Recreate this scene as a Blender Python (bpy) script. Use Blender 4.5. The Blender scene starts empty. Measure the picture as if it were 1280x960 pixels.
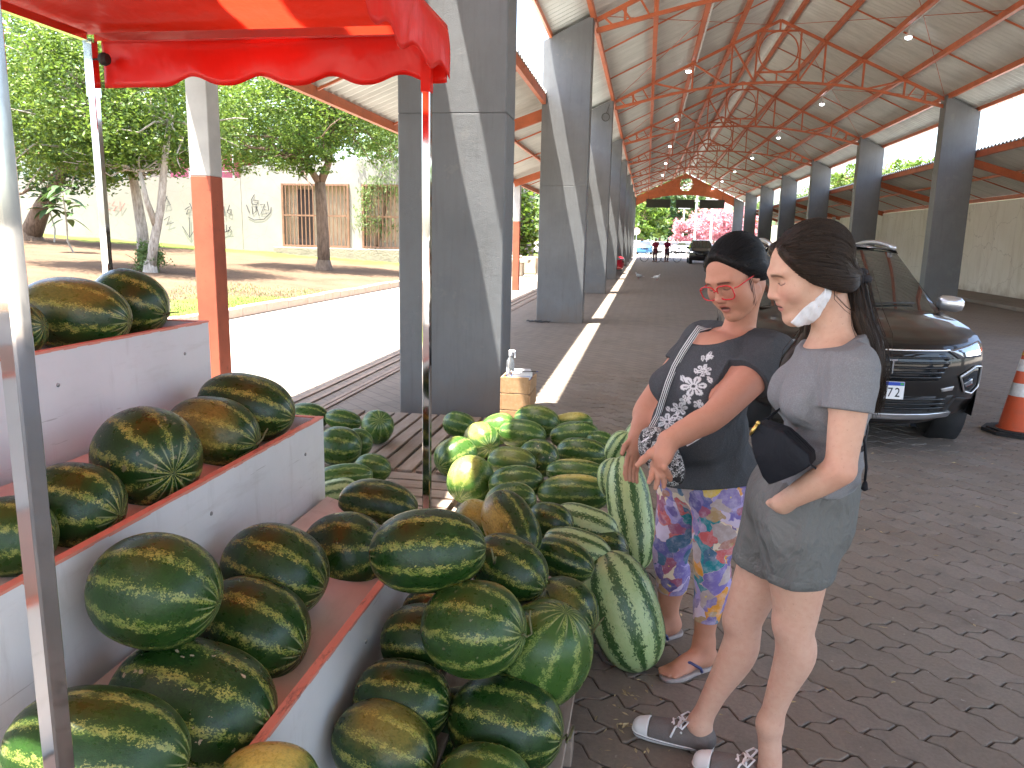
import bpy, bmesh, math, random
import numpy as np
from mathutils import Vector, Matrix
R = math.radians
rnd = random.Random(7)
sc = bpy.context.scene
COL = sc.collection
# ---------------------------------------------------------------- camera
H_CAM = 1.62
YAW, PITCH, ROLL, FPX = R(9.536), R(10.82), R(1.2), 960.0
def cam_basis():
    fw = Vector((-math.sin(YAW)*math.cos(PITCH), math.cos(YAW)*math.cos(PITCH), -math.sin(PITCH)))
    r = Vector((math.cos(YAW), math.sin(YAW), 0)); u = r.cross(fw)
    c, s = math.cos(ROLL), math.sin(ROLL)
    return fw, r*c+u*s, u*c-r*s
FW, RT, UP = cam_basis()
CAM = Vector((0, 0, H_CAM))
cd = bpy.data.cameras.new('camera'); cd.sensor_width = 36; cd.lens = FPX/1280*36
cd.clip_start = .05; cd.clip_end = 3000
cam = bpy.data.objects.new('camera', cd); COL.objects.link(cam); sc.camera = cam
m3 = Matrix((RT, UP, -FW)).transposed()
cam.matrix_world = Matrix.Translation(CAM) @ m3.to_4x4()
# ---------------------------------------------------------------- sky and sun
SUN = Vector((-.218, -.15, 1)).normalized()
w = bpy.data.worlds.new('World'); sc.world = w; w.use_nodes = True
wn = w.node_tree; bg = wn.nodes['Background']
sky = wn.nodes.new('ShaderNodeTexSky'); sky.sky_type = 'NISHITA'; sky.sun_disc = False
sky.sun_elevation = math.asin(SUN.z); sky.sun_rotation = math.atan2(SUN.x, SUN.y)
sky.air_density = 1.0; sky.dust_density = 4.0; sky.ozone_density = .4; sky.altitude = 200
wn.links.new(sky.outputs[0], bg.inputs[0]); bg.inputs[1].default_value = .15
sl = bpy.data.lights.new('sun', 'SUN'); sl.energy = 5.0; sl.angle = R(.55); sl.color = (1, .955, .87)
so = bpy.data.objects.new('sun', sl); COL.objects.link(so)
so.rotation_euler = SUN.to_track_quat('Z', 'Y').to_euler(); so.location = (-20, -10, 60)
vs = sc.view_settings; vs.view_transform = 'Standard'; vs.look = 'None'; vs.gamma = 1; vs.use_curve_mapping = False
vs.exposure = 2.8
sc.cycles.max_bounces = 10; sc.cycles.diffuse_bounces = 5; sc.cycles.glossy_bounces = 4
sc.cycles.transmission_bounces = 6; sc.cycles.transparent_max_bounces = 8
sc.cycles.sample_clamp_indirect = 8

# ---------------------------------------------------------------- camera rays (to measure where things stand)
def ray(x, y): return FW + RT*((x-640)/FPX) + UP*((480-y)/FPX)
def onz(x, y, z=0.): d = ray(x, y); return CAM + d*((z-H_CAM)/d.z)
def onx(x, y, X): d = ray(x, y); return CAM + d*(X/d.x)
def ony(x, y, Y): d = ray(x, y); return CAM + d*(Y/d.y)
def ond(x, y, dep): return CAM + ray(x, y)*dep

# ---------------------------------------------------------------- object helpers
def empty(name, loc=(0, 0, 0), rz=0., label=None, cat=None, group=None, kind=None):
    o = bpy.data.objects.new(name, None); COL.objects.link(o)
    o.location = loc; o.rotation_euler = (0, 0, rz); o.empty_display_size = .1
    return tag(o, label, cat, group, kind)
def tag(o, label=None, cat=None, group=None, kind=None):
    if label: o['label'] = label
    if cat: o['category'] = cat
    if group: o['group'] = group
    if kind: o['kind'] = kind
    return o
def link(name, me, mat=None, parent=None, world=True):
    o = bpy.data.objects.new(name, me); COL.objects.link(o)
    if mat is not None and not me.materials:
        for m in (mat if isinstance(mat, (list, tuple)) else [mat]): me.materials.append(m)
    if parent is not None:
        o.parent = parent
        if world:
            pm = Matrix.LocRotScale(parent.location, parent.rotation_euler, None)
            if parent.parent is not None:
                pm = Matrix.LocRotScale(parent.parent.location, parent.parent.rotation_euler, None) @ parent.matrix_parent_inverse @ pm
            o.matrix_parent_inverse = pm.inverted()
    return o
def copy_tree(o, parent=None):
    c = o.copy(); COL.objects.link(c); c.parent = parent
    if parent is not None: c.matrix_parent_inverse = o.matrix_parent_inverse
    for ch in o.children: copy_tree(ch, c)
    return c

class MB:
    def __init__(s): s.v = []; s.f = []; s.mi = []; s.cm = 0
    def add(s, vs, fs):
        b = len(s.v); s.v += [tuple(p) for p in vs]
        for f in fs: s.f.append(tuple(b+i for i in f)); s.mi.append(s.cm)
        return s
    def box(s, c, d, M=None, ch=0.):
        x, y, z = d[0]/2, d[1]/2, d[2]/2; c = Vector(c)
        if ch <= 0:
            vs = [Vector((a*x, b*y, e*z)) for e in (-1, 1) for a, b in ((-1, -1), (1, -1), (1, 1), (-1, 1))]
            fs = [(3, 2, 1, 0), (4, 5, 6, 7), (0, 1, 5, 4), (1, 2, 6, 5), (2, 3, 7, 6), (3, 0, 4, 7)]
        else:
            vs = []; fs = []
            for e, k in ((-z, ch), (-z+ch, 0), (z-ch, 0), (z, ch)):
                X, Y = x-k, y-k
                q = ch
                vs += [Vector(p+(e,)) for p in ((-X+q, -Y), (X-q, -Y), (X, -Y+q), (X, Y-q), (X-q, Y), (-X+q, Y), (-X, Y-q), (-X, -Y+q))]
            for l in range(3):
                for i in range(8): j = (i+1) % 8; fs.append((l*8+i, l*8+j, l*8+8+j, l*8+8+i))
            fs.append(tuple(range(7, -1, -1))); fs.append(tuple(range(24, 32)))
        if M is not None: vs = [M @ p for p in vs]
        return s.add([c+p for p in vs], fs)
    def bb(s, x0, x1, y0, y1, z0, z1, ch=0.):
        return s.box(((x0+x1)/2, (y0+y1)/2, (z0+z1)/2), (x1-x0, y1-y0, z1-z0), None, ch)
    def beam(s, p, q, w, h, up=(0, 0, 1)):
        p, q = Vector(p), Vector(q); d = (q-p); L = d.length; d.normalize(); up = Vector(up)
        if abs(d.dot(up)) > .98: up = Vector((0, 1, 0))
        a = d.cross(up).normalized(); b = a.cross(d).normalized()
        M = Matrix((a, d, b)).transposed()
        return s.box((p+q)/2, (w, L, h), M)
    def tube(s, pts, r, n=8, caps=True, flat=None):
        pts = [Vector(p) for p in pts]; m = len(pts)
        rs = list(r) if isinstance(r, (list, tuple)) else [r]*m
        vs = []; fs = []; ref = None
        for i, p in enumerate(pts):
            t = (pts[min(i+1, m-1)]-pts[max(i-1, 0)]).normalized()
            if ref is None:
                ref = t.orthogonal().normalized()
                if flat is not None: ref = (Vector(flat) - t*t.dot(Vector(flat))).normalized()
            ref = (ref - t*t.dot(ref)).normalized(); b = t.cross(ref)
            for k in range(n):
                a = 2*math.pi*k/n; vs.append(p+(ref*math.cos(a)+b*math.sin(a))*rs[i])
        for i in range(m-1):
            for k in range(n): j = (k+1) % n; fs.append((i*n+k, i*n+j, i*n+n+j, i*n+n+k))
        if caps: fs.append(tuple(range(n-1, -1, -1))); fs.append(tuple((m-1)*n+k for k in range(n)))
        return s.add(vs, fs)
    def ribbon(s, pts, nrm, wd, th):
        # flat strap: list of points, a list of outward normals, width, thickness
        pts = [Vector(p) for p in pts]; m = len(pts); vs = []; fs = []
        for i, p in enumerate(pts):
            t = (pts[min(i+1, m-1)]-pts[max(i-1, 0)]).normalized(); n = Vector(nrm[i]); n = (n-t*t.dot(n)).normalized(); a = t.cross(n)
            for u, v in ((-1, 0), (1, 0), (1, 1), (-1, 1)): vs.append(p + a*(u*wd/2) + n*(v*th))
        for i in range(m-1):
            for k in range(4): j = (k+1) % 4; fs.append((i*4+k, i*4+j, i*4+4+j, i*4+4+k))
        fs.append((3, 2, 1, 0)); fs.append(tuple((m-1)*4+k for k in range(4)))
        return s.add(vs, fs)
    def lathe(s, prof, c=(0, 0, 0), n=24, M=None, cap=True):
        c = Vector(c); vs = []; fs = []; m = len(prof)
        for r, z in prof:
            for k in range(n):
                a = 2*math.pi*k/n; p = Vector((r*math.cos(a), r*math.sin(a), z)); vs.append(c+(M @ p if M is not None else p))
        for i in range(m-1):
            for k in range(n): j = (k+1) % n; fs.append((i*n+k, i*n+j, i*n+n+j, i*n+n+k))
        if cap: fs.append(tuple(range(n-1, -1, -1))); fs.append(tuple((m-1)*n+k for k in range(n)))
        return s.add(vs, fs)
    def prism(s, poly, depth, M):
        # poly in local xy, extruded along +z local by depth, M 4x4 placement
        n = len(poly); vs = [M @ Vector((x, y, 0)) for x, y in poly]+[M @ Vector((x, y, depth)) for x, y in poly]
        fs = [tuple(range(n-1, -1, -1)), tuple(range(n, 2*n))]+[(i, (i+1) % n, n+(i+1) % n, n+i) for i in range(n)]
        return s.add(vs, fs)
    def ball(s, c, r, n=12, m=8, M=None):
        rr = r if isinstance(r, (list, tuple)) else (r, r, r)
        prof = [(max(1e-4, math.sin(math.pi*i/m)), -math.cos(math.pi*i/m)) for i in range(m+1)]
        S = Matrix.Diagonal(rr); S = (M @ S) if M is not None else S
        return s.lathe(prof, c, n, S)
    def mesh(s, name, smooth=False):
        me = bpy.data.meshes.new(name); me.from_pydata(s.v, [], s.f)
        if any(s.mi): me.polygons.foreach_set('material_index', s.mi)
        if smooth: me.polygons.foreach_set('use_smooth', [True]*len(me.polygons))
        me.update(); return me
    def build(s, name, mat, parent=None, smooth=False, world=True):
        o = link(name, s.mesh(name, smooth), mat, parent, world)
        return o

# ---------------------------------------------------------------- materials
class NT:
    def __init__(s, name):
        s.m = bpy.data.materials.new(name); s.m.use_nodes = True; s.t = s.m.node_tree
        s.b = s.t.nodes['Principled BSDF']; s.out = s.t.nodes['Material Output']; s.tc = None
    def n(s, typ, **kw):
        nd = s.t.nodes.new('ShaderNode'+typ)
        for k, v in kw.items():
            if k == 'ins':
                for a, b in v.items(): s.set(nd.inputs[a], b)
            else: setattr(nd, k, v)
        return nd
    def set(s, sock, v):
        if hasattr(v, 'is_linked') or hasattr(v, 'links'): s.t.links.new(v, sock)
        else:
            if isinstance(v, (tuple, list)) and len(v) == 3 and sock.type == 'RGBA': v = (*v, 1)
            sock.default_value = v
    def co(s, kind='Object'):
        if s.tc is None: s.tc = s.t.nodes.new('ShaderNodeTexCoord')
        return s.tc.outputs[kind]
    def noise(s, scale, det=4, rough=.55, vec=None, dist=0.):
        return s.n('TexNoise', ins={'Vector': vec or s.co(), 'Scale': scale, 'Detail': det, 'Roughness': rough, 'Distortion': dist}).outputs
    def vor(s, scale, feature='F1', vec=None, rand=1.):
        return s.n('TexVoronoi', feature=feature, ins={'Vector': vec or s.co(), 'Scale': scale, 'Randomness': rand}).outputs
    def ramp(s, fac, stops, interp='LINEAR'):
        r = s.n('ValToRGB', ins={'Fac': fac}); cr = r.color_ramp; cr.interpolation = interp
        while len(cr.elements) < len(stops): cr.elements.new(.5)
        for e, (p, c) in zip(cr.elements, stops):
            e.position = p; e.color = (c, c, c, 1) if isinstance(c, (int, float)) else (*c, 1)
        return r.outputs[0]
    def mix(s, f, a, b, mode='MIX'):
        x = s.n('Mix', data_type='RGBA', blend_type=mode, clamp_result=False)
        s.set(x.inputs[0], f); s.set(x.inputs[6], a); s.set(x.inputs[7], b); return x.outputs[2]
    def math(s, op, a, b=0., c=None):
        x = s.n('Math', operation=op); s.set(x.inputs[0], a); s.set(x.inputs[1], b)
        if c is not None: s.set(x.inputs[2], c)
        return x.outputs[0]
    def bump(s, h, strength=.3, dist=.01, normal=None):
        b = s.n('Bump', ins={'Height': h, 'Strength': strength, 'Distance': dist})
        if normal is not None: s.set(b.inputs['Normal'], normal)
        s.set(s.b.inputs['Normal'], b.outputs[0]); return b.outputs[0]
    def xyz(s, vec=None): return s.n('SeparateXYZ', ins={0: vec or s.co()}).outputs
    def scaled(s, sx, sy, sz, rot=(0, 0, 0), vec=None):
        return s.n('Mapping', ins={'Vector': vec or s.co(), 'Scale': (sx, sy, sz), 'Rotation': rot}).outputs[0]
    def p(s, **kw):
        for k, v in kw.items(): s.set(s.b.inputs[k.replace('_', ' ')], v)
        return s
def pbr(name, col, rough=.6, metal=0., var=.12, vs=6., bump=0., bs=80., bd=.004, spec=.5, dirt=None, ds=2., da=.5, coat=0.):
    t = NT(name); nz = t.noise(vs, 5)[0]
    c = t.mix(t.ramp(nz, [(.3, 0), (.7, 1)]), tuple(x*(1-var) for x in col), tuple(min(1, x*(1+var)) for x in col))
    if dirt is not None:
        c = t.mix(t.math('MULTIPLY', t.ramp(t.noise(ds, 7, .65)[0], [(.45, 0), (.72, 1)]), da), c, dirt)
    t.p(Base_Color=c, Roughness=rough, Metallic=metal, Specular_IOR_Level=spec)
    if coat: t.p(Coat_Weight=coat, Coat_Roughness=.03)
    if bump: t.bump(t.noise(bs, 6)[0], bump, bd)
    return t.m
# ================================================================= hall: materials
XR, ZR, SL = 3.36, 7.72, .475            # ridge x, truss apex height, roof slope
YC = [6.3+8.6*i for i in range(-2, 9)]   # column lines (front faces); index 2 is the first in view
def roofz(x): return ZR - SL*abs(x-XR)
def col_mat():
    t = NT('grey_render'); z = t.xyz()[2]
    n1 = t.noise(1.3, 6, .6)[0]; n2 = t.noise(9, 5)[0]
    c = t.mix(t.ramp(n1, [(.3, 0), (.7, 1)]), (.108, .114, .12), (.148, .155, .162))
    c = t.mix(t.math('MULTIPLY', t.ramp(n2, [(.5, 0), (.75, 1)]), .25), c, (.11, .11, .11))
    st = t.noise(3, 6, .6, t.scaled(6, 6, .5))[0]
    c = t.mix(t.math('MULTIPLY', t.ramp(st, [(.52, 0), (.75, 1)]), .35), c, (.10, .097, .09))
    low = t.math('ADD', z, t.math('MULTIPLY', t.noise(5, 5)[0], .7))
    c = t.mix(t.ramp(low, [(.25, .75), (.75, 0)]), c, (.15, .115, .085))     # splashed red dust at the foot
    chip = t.ramp(t.noise(22, 5, .7)[0], [(.735, 0), (.75, 1)])
    c = t.mix(t.math('MULTIPLY', chip, .6), c, (.36, .35, .33))
    pk = t.ramp(t.noise(2.2, 8, .72)[0], [(.60, 0), (.63, 1)]); c = t.mix(t.math('MULTIPLY', pk, .3), c, (.19, .185, .175)); dr = t.noise(5, 7, .7, t.scaled(4, 4, .25))[0]; c = t.mix(t.math('MULTIPLY', t.ramp(dr, [(.55, 0), (.7, 1)]), .35), c, (.075, .07, .062))
    t.p(Base_Color=c, Roughness=.5, Specular_IOR_Level=.5)
    g = t.math('ADD', t.noise(170, 3)[0], t.math('MULTIPLY', t.noise(18, 4)[0], .8))
    t.bump(g, .55, .006); return t.m
M_COL = col_mat()
def paint_steel(name, col, rough=.45):
    t = NT(name); n = t.noise(3, 6, .6)[0]
    c = t.mix(t.ramp(n, [(.35, 0), (.7, 1)]), col, tuple(x*.68 for x in col))
    c = t.mix(t.math('MULTIPLY', t.ramp(t.noise(28, 4)[0], [(.62, 0), (.7, 1)]), .5), c, (.1, .05, .03))
    t.p(Base_Color=c, Roughness=rough); t.bump(t.noise(90, 3)[0], .12, .003); return t.m
M_ORANGE = paint_steel('orange_oxide_paint', (.50, .125, .045))
def sheet_mat():
    t = NT('galvanised_sheet'); n = t.noise(1.1, 6, .62, t.scaled(1, 3, 1))[0]
    c = t.mix(t.ramp(n, [(.3, 0), (.72, 1)]), (.50, .51, .475), (.66, .67, .63))
    rs = t.noise(2.3, 8, .7, t.scaled(.35, 4, 1))[0]
    c = t.mix(t.math('MULTIPLY', t.ramp(rs, [(.58, 0), (.72, 1)]), .35), c, (.30, .22, .15))
    t.p(Base_Color=c, Roughness=.5, Metallic=.25); return t.m
M_SHEET = sheet_mat()
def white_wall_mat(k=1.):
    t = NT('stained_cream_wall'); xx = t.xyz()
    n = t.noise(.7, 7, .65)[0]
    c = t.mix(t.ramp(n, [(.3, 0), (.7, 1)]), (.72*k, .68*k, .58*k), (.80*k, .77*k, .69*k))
    st = t.noise(2.2, 7, .65, t.scaled(1.6, 1.6, .22))[0]
    c = t.mix(t.math('MULTIPLY', t.ramp(st, [(.5, 0), (.78, 1)]), .4), c, (.40, .34, .24))
    low = t.math('ADD', xx[2], t.math('MULTIPLY', t.noise(2, 6)[0], 1.3))
    c = t.mix(t.ramp(low, [(.35, .85), (1.05, 0)]), c, (.30, .22, .14))
    ck = t.vor(1.1, 'DISTANCE_TO_EDGE', t.mix(.25, t.co(), t.noise(2.5, 5)[1]))[0]
    c = t.mix(t.ramp(ck, [(.0, .5), (.006, 0)]), c, (.2, .17, .13))
    t.p(Base_Color=c, Roughness=.85, Specular_IOR_Level=.2); t.bump(t.noise(35, 5)[0], .3, .006); return t.m
M_WWALL = white_wall_mat()
def paver_mat(name, island=True):
    t = NT(name); oi = t.n('ObjectInfo')
    rv = t.n('NewGeometry').outputs['Random Per Island'] if island else None
    g = t.co('Object'); geo = t.n('NewGeometry').outputs['Position']
    n = t.noise(1.1, 6, .6, geo)[0]
    c = t.mix(t.ramp(n, [(.3, 0), (.7, 1)]), (.19, .142, .104), (.215, .182, .148))
    c = t.mix(t.math('MULTIPLY', t.math('SUBTRACT', t.math('FRACT', t.math('MULTIPLY', t.math('ADD', rv, oi.outputs['Random']), 7.3)), .3), .55), c, (.285, .25, .22))
    f = t.noise(70, 6, .7, geo)[0]
    c = t.mix(t.ramp(f, [(.35, .35), (.6, 0)]), c, (.10, .085, .07))
    d = t.noise(6, 6, .7, geo)[0]
    c = t.mix(t.math('MULTIPLY', t.ramp(d, [(.5, 0), (.72, 1)]), .55), c, (.115, .095, .078)); st_ = t.noise(.9, 6, .7, geo)[0]; c = t.mix(t.math('MULTIPLY', t.ramp(st_, [(.57, 0), (.66, 1)]), .35), c, (.09, .075, .062))
    sp = t.ramp(t.noise(34, 3, .5, geo)[0], [(.71, 0), (.74, 1)])
    c = t.mix(t.math('MULTIPLY', sp, .5), c, (.42, .4, .36))
    t.p(Base_Color=c, Roughness=t.ramp(n, [(.3, .62), (.7, .8)]), Specular_IOR_Level=.4)
    t.bump(t.math('ADD', f, t.math('MULTIPLY', d, 1.5)), .5, .004); return t.m
M_PAVER = paver_mat('concrete_paver')
M_JOINT = pbr('sandy_joint', (.075, .056, .04), .95, var=.3, vs=30, bump=.6, bs=120)
def far_paver_mat():
    t = NT('paver_floor'); geo = t.n('NewGeometry').outputs['Position']
    br = t.n('TexBrick', ins={'Vector': t.scaled(1, 1, 1, (0, 0, R(45)), geo), 'Color1': (.22, .175, .137), 'Color2': (.18, .146, .115), 'Mortar': (.07, .055, .042),
             'Scale': 1., 'Mortar Size': .006, 'Mortar Smooth': .3, 'Brick Width': .27, 'Row Height': .141})
    n = t.noise(.35, 6, .62, geo)[0]
    c = t.mix(t.ramp(n, [(.3, 0), (.7, .6)]), br.outputs[0], (.21, .18, .155))
    d = t.noise(2.2, 7, .7, geo)[0]
    c = t.mix(t.math('MULTIPLY', t.ramp(d, [(.5, 0), (.75, 1)]), .5), c, (.11, .088, .07))
    t.p(Base_Color=c, Roughness=.7, Specular_IOR_Level=.4)
    h = t.math('ADD', t.math('MULTIPLY', br.outputs[1], -1.2), t.math('MULTIPLY', t.noise(60, 5, .6, geo)[0], .35)); t.bump(h, .7, .006); return t.m
M_FPAVER = far_paver_mat()
def outdoor_mat():
    t = NT('pale_concrete_paving'); geo = t.n('NewGeometry').outputs['Position']
    n = t.noise(.2, 6, .6, geo)[0]
    c = t.mix(t.ramp(n, [(.3, 0), (.7, 1)]), (.235, .212, .182), (.29, .265, .23))
    c = t.mix(t.math('MULTIPLY', t.ramp(t.noise(1.7, 7, .7, geo)[0], [(.5, 0), (.8, 1)]), .5), c, (.18, .155, .125))
    t.p(Base_Color=c, Roughness=.9, Specular_IOR_Level=.2); t.bump(t.noise(25, 6, .6, geo)[0], .3, .01); return t.m
M_OUT = outdoor_mat()
# ================================================================= ground and floor
g = MB(); g.add([(-900, -300, -.03), (900, -300, -.03), (900, 2500, -.03), (-900, 2500, -.03)], [(0, 1, 2, 3)])
tag(g.build('ground', M_OUT), kind='structure')
NX0, NX1, NY0, NY1 = -.75, 4.9, .9, 9.6            # rectangle laid with single pavers
fl = MB(); zf = -.003
def rect(m, x0, x1, y0, y1, z): m.add([(x0, y0, z), (x1, y0, z), (x1, y1, z), (x0, y1, z)], [(0, 1, 2, 3)])
FX0, FX1, FY0, FY1 = -4.0, 11.3, -11, 76.5
q_ = .16                                       # the far sheet runs a little way under the outermost single pavers
for a in ((FX0, NX0+q_, FY0, FY1), (NX1-q_, FX1, FY0, FY1), (NX0+q_, NX1-q_, FY0, NY0+q_), (NX0+q_, NX1-q_, NY1-q_, FY1)): rect(fl, *a, zf)
floor = tag(fl.build('hall_floor', M_FPAVER), kind='structure')
jb = MB(); rect(jb, NX0-.3, NX1+.3, NY0-.3, NY1+.3, -.011); jb.build('joint_bed', M_JOINT, floor)
def paver_poly(gap=.0022, eg=.0044):
    L, Hh = .27, .141; n = 4; pts = []
    def wv(u): return .0135*math.sin(2*math.pi*u/(L/2))
    def zg(v): q = (v/Hh) % 1; return .020*(-1 if q < .3 else (1 if q > .62 else (-1+2*(q-.3)/.32)))
    # bottom edge left -> right
    bot = [(u, wv(u)+gap) for u in [L*i/8 for i in range(9)]]
    top = [(u, Hh+wv(u)-gap) for u in [L*i/8 for i in range(9)]]
    r = [(L+zg(v)-eg, v+wv(L)) for v in (Hh*.3, Hh*.62)]; l = [(zg(v)+eg, v+wv(0)) for v in (Hh*.62, Hh*.3)]
    bot[0] = (-.02+eg, bot[0][1]); bot[-1] = (L-.02-eg, bot[-1][1]); top[0] = (.02+eg, top[0][1]); top[-1] = (L+.02-eg, top[-1][1])
    poly = bot+r+top[::-1]+l
    return [(x-L/2, y-Hh/2) for x, y in poly]
pp = paver_poly()
def paver_geo(tx, ty, ang, dz, tilt, m):
    ca, sa = math.cos(ang), math.sin(ang); n = len(pp); vs = []
    for k, (ins, z) in enumerate(((1., -.0115), (1., -.0028), (.965, 0.))):
        for x, y in pp:
            x2, y2 = x*(1 if k < 2 else .972), y*(1 if k < 2 else .95)
            vs.append((tx+x2*ca-y2*sa, ty+x2*sa+y2*ca, (z+dz+x2*tilt[0]+y2*tilt[1]) if k else z))
    fs = []
    for l in range(2):
        for i in range(n): j = (i+1) % n; fs.append((l*n+i, l*n+j, l*n+n+j, l*n+n+i))
    fs.append(tuple(range(2*n, 3*n))); m.add(vs, fs)
ANG = R(-45); ca, sa = math.cos(ANG), math.sin(ANG); pv = []
for i in range(-70, 70):
    for j in range(-110, 110):
        u = (i+(.5 if j % 2 else 0))*.27; v = j*.141
        x, y = u*ca-v*sa+2, u*sa+v*ca+5
        if NX0 < x < NX1 and NY0 < y < NY1: pv.append((x, y))
def vis_key(p):
    x, y = p; px = (Vector((x, y, 0))-CAM); d = px.dot(FW)
    if d < .3: return 1e9
    sx, sy = 640+FPX*px.dot(RT)/d, 480-FPX*px.dot(UP)/d
    if sx < 690 or sx > 1300 or sy > 990: return 1e6+d
    return d
pv.sort(key=vis_key)
one = MB(); paver_geo(0, 0, 0, 0, (0, 0), one); pme = one.mesh('paver'); pme.materials.append(M_PAVER)
rest = MB()
for k, (x, y) in enumerate(pv):
    dz = rnd.uniform(-.0016, .0014); tl = (rnd.uniform(-.012, .012), rnd.uniform(-.018, .018))
    if k < 300:
        o = link('paver', pme, None, floor, False); o.location = (x, y, dz); o.rotation_euler = (tl[1], -tl[0], ANG)
    else: paver_geo(x, y, ANG, dz, tl, rest)
tag(rest.build('paver_field', M_PAVER, floor), kind='stuff')
# ribbed paving strip at the shaded edge on the left
rb = MB()
for x in (-3.32, -3.16, -2.98, -2.92): rb.bb(x, x+.045, 3, 40, -.002, .012)
rb.build('ribbed_strip', pbr('ribbed_strip', (.26, .2, .16), .8, var=.2), floor)
# dry leaf scraps and husks on the floor
lf = MB()
for k in range(260):
    x = rnd.uniform(-.1, 4.6) if k < 170 else rnd.gauss(.02, .06); y = rnd.uniform(1.7, 8.5) if k < 170 else rnd.uniform(1.9, 3.2)
    a = rnd.uniform(0, 6.28); L = rnd.uniform(.006, .022); wd = L*rnd.uniform(.12, .4)
    c, s = math.cos(a), math.sin(a); z = .0045
    lf.add([(x-c*L, y-s*L, z), (x+s*wd, y-c*wd, z+rnd.uniform(.001, .006)), (x+c*L, y+s*L, z), (x-s*wd, y+c*wd, z)], [(0, 1, 2, 3)])
tag(lf.build('dry_leaf_scraps', pbr('dry_leaf', (.42, .33, .18), .8, var=.4, vs=40), floor), kind='stuff')
# ================================================================= columns
def column(x0, x1, y, left, label, grp):
    hz = [roofz(x0)+.02, roofz(x1)+.02]
    root = empty('concrete_column', ((x0+x1)/2, y+.21, 0), 0, label, 'column', grp)
    for nm, a, b in (('lower_section', 0, 2.588), ('upper_section', 2.594, None)):
        m = MB(); c = .012
        def ring(z0, z1, ins):
            X0, X1, Y0, Y1 = x0+ins, x1-ins, y+ins, y+.42-ins
            P = [(X0+c, Y0), (X1-c, Y0), (X1, Y0+c), (X1, Y1-c), (X1-c, Y1), (X0+c, Y1), (X0, Y1-c), (X0, Y0+c)]
            return [(px, py, z0+(z1-z0)*(px-x0)/(x1-x0)) for px, py in P]
        if b is not None: rg = [ring(a, a, 0), ring(b-.004, b-.004, 0), ring(b, b, .004)]
        else: rg = [ring(a, a, .004), ring(a+.004, a+.004, 0), ring(hz[0], hz[1], 0)]
        m.add(sum(rg, []), [(l*8+i, l*8+(i+1) % 8, l*8+8+(i+1) % 8, l*8+8+i) for l in range(2) for i in range(8)]+[tuple(range(7, -1, -1)), tuple(range(16, 24))])
        m.build(nm, M_COL, root)
    if b is None:
        m = MB(); m.bb(x0+.008, x1-.008, y+.008, y+.412, 2.58, 2.6); m.build('cold_joint', M_COL, root)
    return root
ordn = ['first', 'second', 'third', 'fourth', 'fifth', 'sixth', 'seventh', 'eighth', 'ninth', 'tenth']
for k, i in enumerate(range(2, 11)):
    lb = ['broad grey concrete column right behind the red canopy, wooden crate at its foot',
          'grey concrete column with diagonal sun streak, second in the row left of the aisle'][k] if k < 2 else \
         f'grey concrete column, {ordn[k]} of the receding row left of the aisle'
    column(-2.05, -1.15, YC[i], True, lb, 'left row of hall columns')
for k, i in enumerate(range(4, 11)):
    lb = 'bluish grey concrete column behind the parked dark car, nearest of the right row' if k == 0 else \
         f'bluish grey concrete column, {ordn[k]} from the front of the right row'
    column(7.80, 8.70, YC[i], False, lb, 'right row of hall columns')
column(7.80, 8.70, YC[2], False, 'grey concrete column right of the traffic cone, just outside the frame', 'right row of hall columns')
column(7.80, 8.70, YC[3], False, 'grey concrete column just past the right frame edge', 'right row of hall columns')
# ================================================================= main roof
roof = empty('hall_roof', (XR, 40, ZR), 0, 'long gabled roof of corrugated metal sheets on orange steel trusses', 'roof')
TS = .13                                   # sheet lies this far above the truss line (purlin depth)
def corr_sheet(name, y0, y1, s0, s1, sign, xbase, zbase, slope, pitch=.21, amp=.026):
    n = int(round((y1-y0)/pitch)); m = MB(); per = 6; vs = []; N = n*per+1
    for k in range(N):
        y = y0+(y1-y0)*k/(N-1); a = amp*(1, 1, 0, -1, -1, 0)[k % 6]
        for s in (s0, s1): vs.append((xbase+sign*s, y, zbase-slope*s+a))
    fs = [(2*k, 2*k+1, 2*k+3, 2*k+2) for k in range(N-1)]
    m.add(vs, fs); return m
dmax = XR+1.97                              # eave distance from ridge
rows = [(.22, 1.95, .018), (1.88, 3.72, .009), (3.65, dmax, 0.)]
sheet_me = {}
for sign in (-1, 1):
    for r, (a, b, up) in enumerate(rows):
        m = corr_sheet('s', 0, 8.6, a, b if not (sign > 0 and r == 2) else dmax+.12, sign, 0, up+TS, SL)
        sheet_me[sign, r] = m.mesh('roof_sheet'); sheet_me[sign, r].materials.append(M_SHEET)
for i in range(0, 10):
    for key, me in sheet_me.items():
        o = link('roof_sheet', me, None, roof, False); o.location = (0, YC[i]+.2-40, 0)
# translucent ridge strip
tr = NT('ridge_skylight_sheet'); tb = tr.n('BsdfTranslucent', ins={'Color': (.9, .9, .88, 1)}); df = tr.n('BsdfDiffuse', ins={'Color': (.8, .8, .78, 1)})
mx = tr.n('MixShader', ins={0: .07, 1: df.outputs[0], 2: tb.outputs[0]}); tr.t.links.new(mx.outputs[0], tr.out.inputs[0])
rc = MB()
y0, y1 = YC[0]+.2, YC[10]+.35
rc.add([(XR-.3, y0, ZR+TS-.09), (XR, y0, ZR+TS+.05), (XR+.3, y0, ZR+TS-.09), (XR-.3, y1, ZR+TS-.09), (XR, y1, ZR+TS+.05), (XR+.3, y1, ZR+TS-.09)], [(0, 3, 4, 1), (1, 4, 5, 2)])
rc.build('ridge_cap', M_SHEET, roof)
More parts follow.
